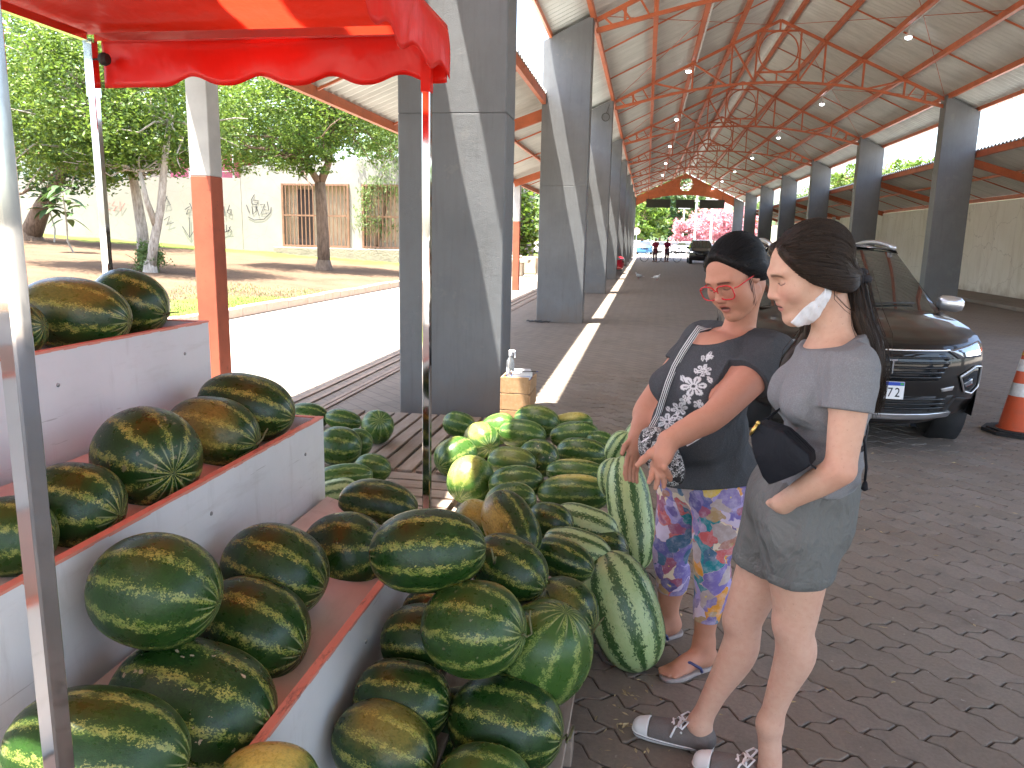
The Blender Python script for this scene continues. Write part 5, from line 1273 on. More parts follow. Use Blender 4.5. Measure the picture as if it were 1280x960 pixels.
# ================================================================= bicycles
M_BIKE = pbr('dark_bike_paint', (.04, .04, .05), .4)
def bicycle(loc, rz, label):
    r = empty('bicycle', loc, rz, label, 'bicycle', 'bicycles at the end of the hall'); M90 = Matrix.Rotation(R(90), 3, 'X')
    for y in (-.52, .52):
        m = MB(); m.tube([(y+.33*math.cos(2*math.pi*k/24), 0, .34+.33*math.sin(2*math.pi*k/24)) for k in range(25)], .022, 6, False); w_ = m.build('wheel', M_TYRE, r, True, False)
        m = MB()
        for k in range(8): m.tube([(y, 0, .34), (y+.32*math.cos(k*.785), 0, .34+.32*math.sin(k*.785))], .004, 4)
        m.build('spoke', M_SILV, w_, False, False)
    m = MB(); bb_, seat, head, ra, fa = (-.05, 0, .30), (-.18, 0, .86), (.36, 0, .84), (-.52, 0, .34), (.52, 0, .34)
    for a, b in ((bb_, seat), (bb_, head), (seat, head), (ra, bb_), (ra, seat), (head, fa)): m.tube([a, b], .018, 6)
    m.build('frame', M_BIKE, r, False, False)
    m = MB(); m.tube([(.36, 0, .84), (.33, 0, 1.02)], .014, 6); m.tube([(.30, -.28, 1.03), (.34, -.1, 1.03), (.34, .1, 1.03), (.30, .28, 1.03)], .014, 6); m.build('handlebar', M_BIKE, r, False, False)
    m = MB(); m.ball((-.2, 0, .93), (.13, .07, .035), 10, 6); m.build('saddle', M_TYRE, r, True, False)
pb = onz(819, 327.5); BK1 = (pb.x, pb.y, 0); pb2 = onz(833, 327.5); BK2 = (pb2.x, pb2.y, 0)
bicycle((BK1[0]-.35, BK1[1], 0), R(160), 'left bicycle held by the cyclist at the hall exit')
bicycle((BK2[0]+.30, BK2[1], 0), R(20), 'right bicycle held by the cyclist at the hall exit')
# ================================================================= people: implicit-surface modelling helpers
class Field:
    def __init__(s): s.p = []; s.clips = []; s.disp = None
    def cap(s, a, b, ra, rb=None, k=.03, op='u'):
        a, b = np.array(a, float), np.array(b, float); rb = ra if rb is None else rb; r = max(ra, rb)
        s.p.append((op, k, np.minimum(a, b)-r, np.maximum(a, b)+r, ('c', a, b, ra, rb))); return s
    def chain(s, pts, rs, k=.03, op='u'):
        # smooth tube through the points (Catmull-Rom), no swelling at the joints
        pts = [np.array(p, float) for p in pts]; rs = [float(r) for r in rs]; P = [pts[0]*2-pts[1]]+pts+[pts[-1]*2-pts[-2]]; Rr = [rs[0]]+rs+[rs[-1]]; Q, S = [], []
        n = 6 if len(pts) > 2 else 1
        for i in range(1, len(P)-2):
            for j in range(n):
                t = j/n; f = lambda A: .5*((2*A[i])+(A[i+1]-A[i-1])*t+(2*A[i-1]-5*A[i]+4*A[i+1]-A[i+2])*t*t+(3*A[i]-A[i-1]-3*A[i+1]+A[i+2])*t**3)
                Q.append(f(P)); S.append(float(f(Rr)))
        Q.append(pts[-1]); S.append(rs[-1]); Q = np.array(Q); S = np.array(S); r = S.max()
        s.p.append((op, k, Q.min(0)-r, Q.max(0)+r, ('k', Q, S))); return s
    def ell(s, c, r, M=None, k=.03, op='u'):
        c = np.array(c, float); r = np.array(r, float); M = np.eye(3) if M is None else np.array(M); e = np.sqrt(((M*r)**2).sum(1))
        s.p.append((op, k, c-e, c+e, ('e', c, r, M))); return s
    def clip(s, fn): s.clips.append(fn); return s
    def ev(s, P, prim):
        if prim[0] == 'c':
            _, a, b, ra, rb = prim; d = b-a; t = np.clip(((P-a)@d)/max(1e-9, d@d), 0, 1)
            return np.linalg.norm(P-a-t[:, None]*d, axis=1)-(ra+(rb-ra)*t)
        if prim[0] == 'k':
            best = None
            for i in range(len(prim[1])-1):
                a, b, ra, rb = prim[1][i], prim[1][i+1], prim[2][i], prim[2][i+1]; d = b-a; t = np.clip(((P-a)@d)/max(1e-9, d@d), 0, 1)
                v = np.linalg.norm(P-a-t[:, None]*d, axis=1)-(ra+(rb-ra)*t); best = v if best is None else np.minimum(best, v)
            return best
        _, c, r, M = prim; q = (P-c)@M; k0 = np.linalg.norm(q/r, axis=1); k1 = np.linalg.norm(q/(r*r), axis=1)+1e-9; return k0*(k0-1)/k1
    def mesh(s, h, lo=None, hi=None):
        L = np.min([p[2] for p in s.p if p[0] == 'u'], 0)-3*h; U = np.max([p[3] for p in s.p if p[0] == 'u'], 0)+3*h
        if lo is not None: L = np.maximum(L, lo); U = np.minimum(U, hi)
        n = np.ceil((U-L)/h).astype(int)+1; D = np.full(n, 1.0, np.float32)
        ax = [L[i]+h*np.arange(n[i]) for i in range(3)]
        for op, k, a, b, prim in s.p:
            m = k+3*h; i0 = np.clip(np.floor((a-m-L)/h).astype(int), 0, n); i1 = np.clip(np.ceil((b+m-L)/h).astype(int)+1, 0, n)
            if (i1 <= i0).any(): continue
            sl = tuple(slice(x, y) for x, y in zip(i0, i1))
            G = np.stack(np.meshgrid(*[ax[i][sl[i]] for i in range(3)], indexing='ij'), -1); sh = G.shape[:3]
            d = s.ev(G.reshape(-1, 3), prim).reshape(sh).astype(np.float32); o = D[sl]
            if op == 'u': hh = np.maximum(k-np.abs(o-d), 0)/k; D[sl] = np.minimum(o, d)-hh*hh*k*.25
            else: d = -d; hh = np.maximum(k-np.abs(o-d), 0)/k; D[sl] = np.maximum(o, d)+hh*hh*k*.25
        if s.disp is not None or s.clips:
            G = np.stack(np.meshgrid(*ax, indexing='ij'), -1).reshape(-1, 3); d = D.reshape(-1)
            near = np.abs(d) < .06
            if s.disp is not None: d[near] += s.disp(G[near]).astype(np.float32)
            for f in s.clips:
                near = d < .06; c = f(G[near]).astype(np.float32); d[near] = np.maximum(d[near], c)
            D = d.reshape(n)
        return nets(D, L, h)
def nets(D, L, h):
    n = np.array(D.shape); S = D < 0; c = n-1; acc = np.zeros((*c, 3), np.float32); cnt = np.zeros(c, np.float32)
    def sub(A, o): return A[o[0]:o[0]+c[0], o[1]:o[1]+c[1], o[2]:o[2]+c[2]]
    for axis in range(3):
        for u in (0, 1):
            for v in (0, 1):
                o = [0, 0, 0]; oth = [i for i in range(3) if i != axis]; o[oth[0]] = u; o[oth[1]] = v; o2 = list(o); o2[axis] = 1
                a, b = sub(D, o), sub(D, o2); m = (a < 0) != (b < 0)
                idx = np.nonzero(m); t = a[idx]/(a[idx]-b[idx]); p = np.zeros((len(t), 3), np.float32); p[:, 0] = o[0]; p[:, 1] = o[1]; p[:, 2] = o[2]; p[:, axis] = t
                acc[idx] += p; cnt[idx] += 1
    cells = np.nonzero(cnt > 0); vid = np.full(c, -1, np.int64); vid[cells] = np.arange(len(cells[0]))
    V = (np.stack(cells, 1)+acc[cells]/cnt[cells][:, None])*h+L
    Q = []
    for axis in range(3):
        oth = [(axis+1) % 3, (axis+2) % 3]; sl0 = [slice(None)]*3; sl1 = [slice(None)]*3; sl0[axis] = slice(0, -1); sl1[axis] = slice(1, None)
        a, b = S[tuple(sl0)], S[tuple(sl1)]; I = np.stack(np.nonzero(a != b), 1)
        ok = np.ones(len(I), bool)
        for o in oth: ok &= (I[:, o] > 0) & (I[:, o] < n[o]-1)
        I = I[ok]; inside = a[tuple(I.T)]
        def cell(du, dv): J = I.copy(); J[:, oth[0]] -= du; J[:, oth[1]] -= dv; return vid[tuple(J.T)]
        q = np.stack([cell(1, 1), cell(0, 1), cell(0, 0), cell(1, 0)], 1); q[~inside] = q[~inside][:, ::-1]; Q.append(q)
    return V, np.concatenate(Q)
def relax(V, Q, it=2, lam=.5):
    for _ in range(it):
        A = np.zeros_like(V); N = np.zeros(len(V))
        for i, j in ((0, 1), (1, 2), (2, 3), (3, 0)):
            for a, b in ((i, j), (j, i)): np.add.at(A, Q[:, a], V[Q[:, b]]); np.add.at(N, Q[:, a], 1)
        V = V+(A/np.maximum(N, 1)[:, None]-V)*lam
    return V
def to_mesh(name, V, Q, attrs=None):
    me = bpy.data.meshes.new(name); me.vertices.add(len(V)); me.vertices.foreach_set('co', V.astype(np.float32).ravel())
    me.loops.add(len(Q)*4); me.loops.foreach_set('vertex_index', Q.astype(np.int32).ravel()); me.polygons.add(len(Q)); me.polygons.foreach_set('loop_start', np.arange(0, len(Q)*4, 4, dtype=np.int32))
    me.update(calc_edges=True); me.polygons.foreach_set('use_smooth', [True]*len(Q))
    for k, a in (attrs or {}).items():
        at_ = me.attributes.new(k, 'FLOAT_COLOR' if a.shape[1] == 4 else 'FLOAT_VECTOR', 'POINT'); at_.data.foreach_set('color' if a.shape[1] == 4 else 'vector', a.astype(np.float32).ravel())
    return me
def fbuild(name, F, h, mat, parent, it=2, attr=None, keep=None, lo=None, hi=None):
    V, Q = F.mesh(h, lo, hi); V = relax(V, Q, it)
    if keep is not None: Q = Q[keep(V[Q].mean(1))]
    me = to_mesh(name, V, Q, attr(V) if attr else None); return link(name, me, mat, parent)
def folds(seed, amp, freq, stretch=(1, 1, 1), n=7):
    rg_ = np.random.default_rng(seed); K = rg_.normal(size=(n, 3))*np.array(stretch)*freq; ph = rg_.uniform(0, 6.28, n); w2 = rg_.normal(size=(n, 3))*freq*.45
    def f(P):
        P = P+.25/freq*np.stack([np.sin(P@w2[i]+ph[i]) for i in range(3)], 1)
        v = sum(np.abs(np.sin(P@K[i]+ph[i])) for i in range(n))/n; return amp*(v-.64)*2.2
    return f
def sstep(x, a, b): t_ = np.clip((x-a)/(b-a), 0, 1); return t_*t_*(3-2*t_)
def V3(p): return np.array([p[0], p[1], p[2]], float)
def J(px, py, Y): return V3(ony(px, py, Y))
def nrm(v): v = np.array(v, float); return v/np.linalg.norm(v)
# --------------------------------------------------------------- materials
def skin_mat(name):
    t = NT(name); at_ = t.n('Attribute', attribute_name='Col'); n = t.noise(60, 5)[0]
    c = t.mix(t.math('MULTIPLY', t.ramp(n, [(.4, 0), (.7, 1)]), .16), at_.outputs[0], (.40, .14, .085)); c = t.mix(t.math('MULTIPLY', t.ramp(t.noise(16, 4)[0], [(.4, 0), (.7, 1)]), .14), c, (.50, .20, .13)); c = t.mix(t.math('MULTIPLY', t.ramp(t.noise(180, 2)[0], [(.66, 0), (.72, 1)]), .25), c, (.22, .09, .05))
    t.p(Base_Color=c, Roughness=.55, Specular_IOR_Level=.32, Subsurface_Weight=.06, Subsurface_Radius=(.012, .005, .003), Subsurface_Scale=1.)
    t.bump(t.math('ADD', t.noise(420, 3)[0], t.math('MULTIPLY', t.noise(90, 4)[0], .8)), .22, .0015); return t.m
M_SKIN = skin_mat('skin')
def hair_mat(name, c1, c2):
    t = NT(name); at_ = t.n('Attribute', attribute_name='strand').outputs[1]
    n1 = t.noise(1., 4, .6, t.scaled(170, 5, 1, vec=at_))[0]; n2 = t.noise(1., 3, .6, t.scaled(40, 2, 1, vec=at_))[0]
    t.p(Base_Color=t.mix(t.ramp(t.math('ADD', t.math('MULTIPLY', n1, .6), t.math('MULTIPLY', n2, .4)), [(.35, 0), (.65, 1)]), c1, c2), Roughness=.45, Specular_IOR_Level=.22)
    t.bump(t.math('ADD', n1, t.math('MULTIPLY', n2, .4)), .4, .003); return t.m
def cloth_mat(name, attr=None, col=(.2, .2, .2), var=.15, rough=.9, weave=900, heather=0., crease=.32):
    t = NT(name); c = t.n('Attribute', attribute_name=attr).outputs[0] if attr else col
    n = t.noise(260, 4, .7)[0]
    c = t.mix(t.math('MULTIPLY', t.ramp(n, [(.35, 1), (.62, 0)]), var), c, tuple(x*.35 for x in col)); c = t.mix(t.math('MULTIPLY', t.ramp(t.noise(420, 3, .7)[0], [(.5, 0), (.7, 1)]), heather), c, (.75, .75, .76))
    t.p(Base_Color=c, Roughness=rough, Specular_IOR_Level=.12); nb = t.bump(t.noise(weave, 2)[0], .15, .002); t.bump(t.noise(10, 4, .55, t.scaled(1, 1, .6), .5)[0], crease, .06, nb); return t.m
# --------------------------------------------------------------- head
def frame_from(f, roll=0.):
    f = nrm(f); x = nrm(np.cross(f, [0, 0, 1])); z = np.cross(x, f)
    c, s = math.cos(roll), math.sin(roll); x2 = x*c+z*s; z2 = z*c-x*s
    return np.stack([x2, f, z2], 1)          # columns: right, forward, up
def head_field(F, O, B, s, full=1., mouth_open=0.):
    W = lambda x, y, z: O+B@(np.array([x, y, z])*s)
    def e(c, r, k=.02, op='u', M=None): F.ell(W(*c), np.array(r)*s, B if M is None else B@M, k*s, op)
    def c(a, b, ra, rb, k=.015, op='u'): F.cap(W(*a), W(*b), ra*s, rb*s, k*s, op)
    e((0, -.018, .035), (.073, .094, .086), .02); e((0, .022, .028), (.066, .068, .068), .03)
    e((0, .038, -.035), (.056*full, .052, .076), .035)
    c((-.045*full, .0, -.058), (-.014, .068, -.098), .021, .016, .03); c((.045*full, .0, -.058), (.014, .068, -.098), .021, .016, .03)
    e((0, .076, -.097), (.022, .018, .017), .025)
    for sx in (-1, 1):
        e((sx*.038*full, .060, -.022), (.027, .028, .026), .03); c((sx*.012, .090, .032), (sx*.045, .074, .030), .0095, .008, .018)
        e((sx*.031, .094, .008), (.0165, .013, .0105), .016, 's')
        e((sx*.031, .0735, .007), (.0145, .0135, .0125), .006)
        e((sx*.032, .083, -.004), (.013, .005, .004), .01)
        e((sx*.0115, .100, -.029), (.0075, .0085, .0065), .008)
        e((sx*.074, -.008, .0), (.0075, .017, .029), .012); e((sx*.079, .0, .003), (.004, .009, .016), .008, 's')
    c((0, .090, .024), (0, .1075, -.020), .0075, .0095, .012); e((0, .109, -.024), (.0095, .0085, .0075), .01)
    e((0, .086, -.052), (.027, .014, .020), .02)
    c((-.013, .0945, -.0525), (.013, .0945, -.0525), .0052, .0052, .007); c((-.010, .0925, -.0645-mouth_open), (.010, .0925, -.0645-mouth_open), .0062, .0062, .007)
    e((0, .103, -.0575-mouth_open*.5), (.021, .012, .0016+mouth_open*.5), .004, 's')
    return W
def face_paint(V, O, B, s, base, lip, brow, blush, mo=0.):
    q = ((V-O)@B)/s; x, y, z = q.T; ax = np.abs(x); c = np.tile(np.array(base), (len(V), 1)); fr = y > .055
    def bl(col, m): 
        nonlocal c; m = np.clip(m, 0, 1)[:, None]; c = c*(1-m)+np.array(col)*m
    d = np.exp(-(((ax-.042)/.022)**2+((z+.028)/.02)**2)); bl(blush, d*.55*fr); d = np.exp(-((x/.014)**2+((z+.026)/.012)**2)); bl(blush, d*.4*(y > .09))
    lm = 1-sstep(np.sqrt((x/.0235)**2+((z+.0585+mo*.5)/(.0125+mo*.6))**2), .8, 1.05); bl(lip, lm*.85*(y > .075))
    bl((.05, .015, .012), (1-sstep(np.abs(z+.0575+mo*.5), .0009+mo*.42, .0022+mo*.6))*(ax < .018)*(y > .07))
    bz = .0285-(ax-.03)**2*9+.004*(ax-.03)/.02*-1; bl(brow, (1-sstep(np.abs(z-bz), .0022, .0052))*sstep(ax, .011, .016)*(1-sstep(ax, .045, .053))*(y > .05)*.9)
    ez = .0015-((ax-.031)/.0165)**2*-.0035; bl((.03, .02, .018), (1-sstep(np.abs(z-ez), .0008, .0024))*(np.abs(ax-.031) < .0165)*(y > .06)*.95)
    bl(tuple(np.array(base)*.72), np.exp(-(((ax-.031)/.018)**2+((z-.013)/.006)**2))*.35*fr)
    bl((.05, .02, .015), np.exp(-(((ax-.0075)/.003)**2+((z+.0335)/.0022)**2))*.8*(y > .088))
    return {'Col': np.concatenate([c, np.ones((len(V), 1))], 1)}
def flat_paint(base, fn=None):
    def f(V):
        c = np.tile(np.array(base), (len(V), 1))
        if fn: c = fn(V, c)
        return {'Col': np.concatenate([c, np.ones((len(V), 1))], 1)}
    return f
def finger(F, a, dirs, lens, r0, r1, k=.006):
    p = np.array(a, float); n = len(lens)
    for i, (d, l) in enumerate(zip(dirs, lens)):
        q = p+nrm(d)*l; F.cap(p, q, r0+(r1-r0)*i/n, r0+(r1-r0)*(i+1)/n, k); p = q
    return p
def strand_attr(O, N, Bv):
    ax_ = nrm(N-O); u = nrm(np.cross(ax_, Bv)); v = np.cross(ax_, u)
    def f(V): d = V-O; az = np.arctan2(d@u, d@v); return {'strand': np.stack([az*.09, d@ax_, np.zeros(len(V))], 1)}
    return f
def hair_strands(name, paths, mat, parent, r=.0011):
    m = MB()
    for pts in paths: m.tube(pts, [r*(1 if i < len(pts)-1 else .4) for i in range(len(pts))], 4, False)
    me = m.mesh(name, True); at_ = me.attributes.new('strand', 'FLOAT_VECTOR', 'POINT')
    at_.data.foreach_set('vector', np.array([(rnd.random()*.3, v.co.z, 0) for v in me.vertices], np.float32).ravel()); return link(name, me, mat, parent)
def comb(hair_o, O, root, n, seed, mat, parent, start, r=.0009, lift=.0022, end=None):
    """combed-back strands lying on the hair surface, running from the hairline towards the tie"""
    from mathutils.bvhtree import BVHTree
    me = hair_o.data; V = [v.co.copy() for v in me.vertices]; tree_ = BVHTree.FromPolygons(V, [p.vertices[:] for p in me.polygons])
    rg_ = np.random.default_rng(seed); Va = np.array([tuple(v) for v in V]); cand = np.nonzero(start(Va))[0]; Ov = Vector(O); dn = (Vector(root)-Ov).normalized(); m = MB(); st = []
    for k in rg_.choice(cand, n):
        d0 = (V[k]-Ov).normalized()
        if d0.dot(dn) > .93: continue
        ang = d0.angle(dn); f1 = rg_.uniform(.45, 1.0) if rg_.random() < .5 else 1.; steps = 11; pts = []; lf_ = rg_.uniform(-.2, 1.)*lift; ax_ = d0.cross(dn).normalized(); ph = rg_.uniform(0, 6.28); wb_ = rg_.normal()*.018
        for i in range(steps):
            t_ = i/(steps-1)*f1; q = (Matrix.Rotation(ang*t_, 3, ax_) @ d0); q = (q+ax_*wb_*math.sin(math.pi*t_)).normalized()
            hit = tree_.ray_cast(Ov+q*.30, -q)
            if hit[0] is None: continue
            pts.append(hit[0]+q*(lf_*(1-.3*t_)))
        if len(pts) < 4: continue
        b = len(m.v); m.tube(pts, [r*(.35 if i in (0, len(pts)-1) else 1) for i in range(len(pts))], 3, False); rv = rg_.random(); st += [(rv*.5+i*.0001, rv, 0) for i in range(len(m.v)-b)]
    me2 = m.mesh('combed_strands', True); a_ = me2.attributes.new('strand', 'FLOAT_VECTOR', 'POINT'); a_.data.foreach_set('vector', np.array(st, np.float32).ravel()); return link('combed_strands', me2, mat, parent)
def merge_fields(name, parts, mat):
    """parts: list of (V,Q,attr) -> one continuous body mesh"""
    Vs, Qs, As, o = [], [], [], 0
    for V, Q, a in parts: Vs.append(V); Qs.append(Q+o); As.append(a); o += len(V)
    me = to_mesh(name, np.concatenate(Vs), np.concatenate(Qs), {'Col': np.concatenate(As)}); me.materials.append(mat); return me
def part(F, h, attr, keep, it=2):
    V, Q = F.mesh(h); V = relax(V, Q, it); Q = Q[keep(V[Q].mean(1))]; u = np.unique(Q); mp = np.full(len(V), -1); mp[u] = np.arange(len(u)); return V[u], mp[Q], attr(V[u])['Col']
# ================================================================= woman with brown ponytail (right, profile)
UPV = np.array([0, 0, 1.])
fB = nrm((-1, -.06, 0)); lB = np.cross(UPV, fB)            # forward, her left (towards camera)
BB = np.stack([fB, lB, UPV], 1)
SK_B = (.58, .35, .245)
hB = frame_from((-1, -.15, -.40), R(2)); HO_B = J(1012, 341, 2.12); sB = 1.0
body = Field(); head = Field()
pel, wai, che, nek = J(992, 628, 2.18), J(1026, 560, 2.15), J(1036, 485, 2.13), J(1046, 428, 2.13)
def torsoB(F, g=0.):
    F.ell(pel, (.115+g, .165+g, .12+g), BB, .06); F.ell((pel+wai)/2+np.array([.01, 0, .0]), (.098+g, .145+g, .11+g), BB, .06)
    F.ell(wai, (.086+g, .125+g, .12+g), BB, .06); F.ell(che, (.098+g, .140+g, .145+g), BB, .06)
    for s in (-1, 1): F.ell(che+fB*.082+lB*s*.068-UPV*.022, (.05+g, .056+g, .056+g), BB, .035)
    F.cap(nek-UPV*.045+lB*.12, nek-UPV*.045-lB*.12, .048+g, .048+g, .05)
LS, RS = nek+lB*.155-UPV*.05+fB*.0, nek-lB*.155-UPV*.05
LE, LWr = J(1050, 588, 1.93), J(977, 629, 2.02); RE, RW = J(1066, 540, 2.33), J(1010, 600, 2.36)
def armsB(F, g=0.):
    F.chain([LS, LS*.5+LE*.5, LE+UPV*.01], [.05+g, .044+g, .037+g], .03); F.chain([LE, LE*.65+LWr*.35, LWr], [.038+g, .037+g, .026+g], .012)
    F.chain([RS, RE], [.048+g, .037+g], .03); F.chain([RE, RW], [.036+g, .028+g], .02)
LH, RH = pel+lB*.085-UPV*.05, pel-lB*.085-UPV*.05
LK, LA = J(994, 778, 2.10), J(962, 905, 2.14); RK, RA = J(930, 778, 2.28), J(874, 905, 2.29)
def legB(F, Hp, K, A, g=0.):
    cal = K*.70+A*.30-fB*.022
    F.chain([Hp, Hp*.55+K*.45, K+UPV*.03, K-UPV*.03, cal, K*.32+A*.68-fB*.006, A], [.098+g, .080+g, .060+g, .0535+g, .056+g, .038+g, .033+g], .05)
    F.ell(K+fB*.022, (.036, .034, .042), BB, .03)
torsoB(body); armsB(body); legB(body, LH, LK, LA); legB(body, RH, RK, RA)
neckTop = HO_B+hB@np.array([0, -.025, -.075])*sB
for F in (body, head): F.chain([nek-UPV*.05, nek*.45+neckTop*.55, neckTop], [.058, .050, .050], .04)
# feet inside the sneakers
def footB(F, A, toe):
    F.chain([A, np.array([A[0], A[1], .05])-0*fB, toe], [.033, .034, .026], .03)
SH = []
for toe_px, heel_px, A in (((797, 931), (893, 958), RA), ((897, 936), (1000, 968), LA)):
    tp_, hp_ = V3(onz(*toe_px)), V3(onz(*heel_px)); d = nrm(tp_-hp_); L_ = .27; hp_ = np.array([A[0], A[1], 0])-d*.055; tp_ = hp_+d*L_; SH.append((hp_, tp_, d)); footB(body, A, tp_-d*.06+np.array([0, 0, .035]))
# hidden hand keeps its shape in the pocket
hd = nrm(fB*.10-lB*.90-UPV*.42)
F = body; palm = LWr+hd*.05; F.ell(palm, (.045, .026, .016), np.stack([hd, nrm(np.cross(hd, lB)), nrm(np.cross(hd, np.cross(hd, lB)))], 1), .02)
for i in range(4):
    off = nrm(np.cross(hd, lB))*(i-1.5)*.017; finger(F, palm+hd*.03+off, [hd-lB*.6, hd-lB*.8, hd-lB*.9], [.02, .014, .010], .0085, .007)
finger(F, LWr+hd*.05, [hd-lB*.6, hd-lB*.6], [.03, .02], .010, .008)
head_field(head, HO_B, hB, sB, .94)
cutp, cutn = nek*.55+neckTop*.45, nrm(neckTop-nek)
def tintB(V, c):
    k = (np.exp(-((V-LE)**2).sum(1)/.0016)*.6+np.exp(-((V-LK-fB*.03)**2).sum(1)/.002)*.35+np.exp(-((V-RK-fB*.03)**2).sum(1)/.002)*.35)[:, None]; c = c*(1-k)+np.array((.56, .22, .155))*k
    low = (1-sstep(V[:, 2], .5, .8))[:, None]*.35; return c*(1-low)+np.array((.62, .41, .325))*low
mB = merge_fields('person', [part(head, .0028, lambda V: face_paint(V, HO_B, hB, sB, SK_B, (.50, .17, .15), (.10, .06, .04), (.62, .28, .22), .0012), lambda C: (C-cutp)@cutn > -.003),
                             part(body, .0055, flat_paint(SK_B, tintB), lambda C: ((C-cutp)@cutn < .003) & ~((np.abs((C-wai)@lB) < .2) & (C[:, 2] > 99)))], M_SKIN)
pB = link('person', mB); tag(pB, 'young person in grey t-shirt and shorts with brown ponytail and mask under the chin', 'person')
# t-shirt
M_TEEB = cloth_mat('heather_grey_jersey', None, (.205, .205, .212), .25, heather=.10)
F = Field(); torsoB(F, .010); F.chain([LS+lB*.004, LS*.56+LE*.44], [.060, .060], .035); F.chain([RS, RS*.56+RE*.44], [.060, .058], .035)
F.chain([nek-UPV*.05, nek+UPV*.012-fB*.012], [.072, .066], .04)
armd = nrm(LE-LS); armr = nrm(RE-RS); tdir = nrm(che-wai)
F.disp = lambda P, f1=folds(4, .008, 20, (1, 1, .8)), f2=folds(9, .007, 34, (.5, .5, 1.6)): f1(P)+f2(P)*(1-sstep(P[:, 2], wai[2]-.02, wai[2]+.16)); hem = wai-UPV*.10
F.clip(lambda P: -(P-hem)@np.array([.15, 0, 1])).clip(lambda P: np.where((P-LS)@lB > -.02, (P-(LS*.60+LE*.40))@armd, -1)).clip(lambda P: np.where((P-RS)@(-lB) > -.02, (P-(RS*.60+RE*.40))@armr, -1))
nc = nek+UPV*.055+fB*.055
F.clip(lambda P: .062-np.linalg.norm((P-nc)@BB/np.array([1.25, 1.15, .9]), axis=1))
F.clip(lambda P: (P-(nek+UPV*.022-fB*.03))@nrm((.35*fB+UPV)))
shirt = fbuild('t_shirt', F, .0045, M_TEEB, pB, 2)
# shorts
M_SHORT = cloth_mat('grey_cotton_twill', None, (.145, .147, .138), .12, .8, crease=.8)
F = Field(); F.ell(pel, (.130, .178, .125), BB, .06); F.ell((pel+wai)/2+np.array([.012, 0, -.012]), (.108, .155, .095), BB, .06)
F.ell(pel-fB*.065-UPV*.045, (.08, .145, .095), BB, .05)
for Hp, K in ((LH, LK), (RH, RK)): F.chain([Hp, Hp*.42+K*.58+UPV*.0], [.112, .094], .022)
F.disp = folds(11, .017, 17, (1, 1, .45))
F.clip(lambda P: (P-(wai-UPV*.055))@nrm((0.1, 0, 1)))
for Hp, K in ((LH, LK), (RH, RK)):
    dd = nrm(K-Hp); cpt = Hp*.50+K*.50
    F.clip(lambda P, dd=dd, cpt=cpt, Hp=Hp: np.where(np.linalg.norm(np.cross(P-Hp, dd), axis=1) < .17, np.where(np.sign((P-pel)@lB) == np.sign((Hp-pel)@lB), (P-cpt)@dd, -1), -1))
shorts = fbuild('shorts', F, .0048, M_SHORT, pB, 2)
def ontorso(pts, off=.0): return pts
# hem turn-ups and pocket seam
for Hp, K in ((LH, LK), (RH, RK)):
    dd = nrm(K-Hp); cpt = Hp*.52+K*.48
    F2 = Field(); F2.chain([Hp, Hp*.42+K*.58], [.1136, .0956], .022); F2.disp = folds(11, .017, 17, (1, 1, .45))
    F2.clip(lambda P, dd=dd, cpt=cpt: (P-cpt-dd*.0)@dd-.0).clip(lambda P, dd=dd, cpt=cpt: -((P-cpt)@dd+.028)); fbuild('hem', F2, .0048, M_SHORT, shorts, 2)
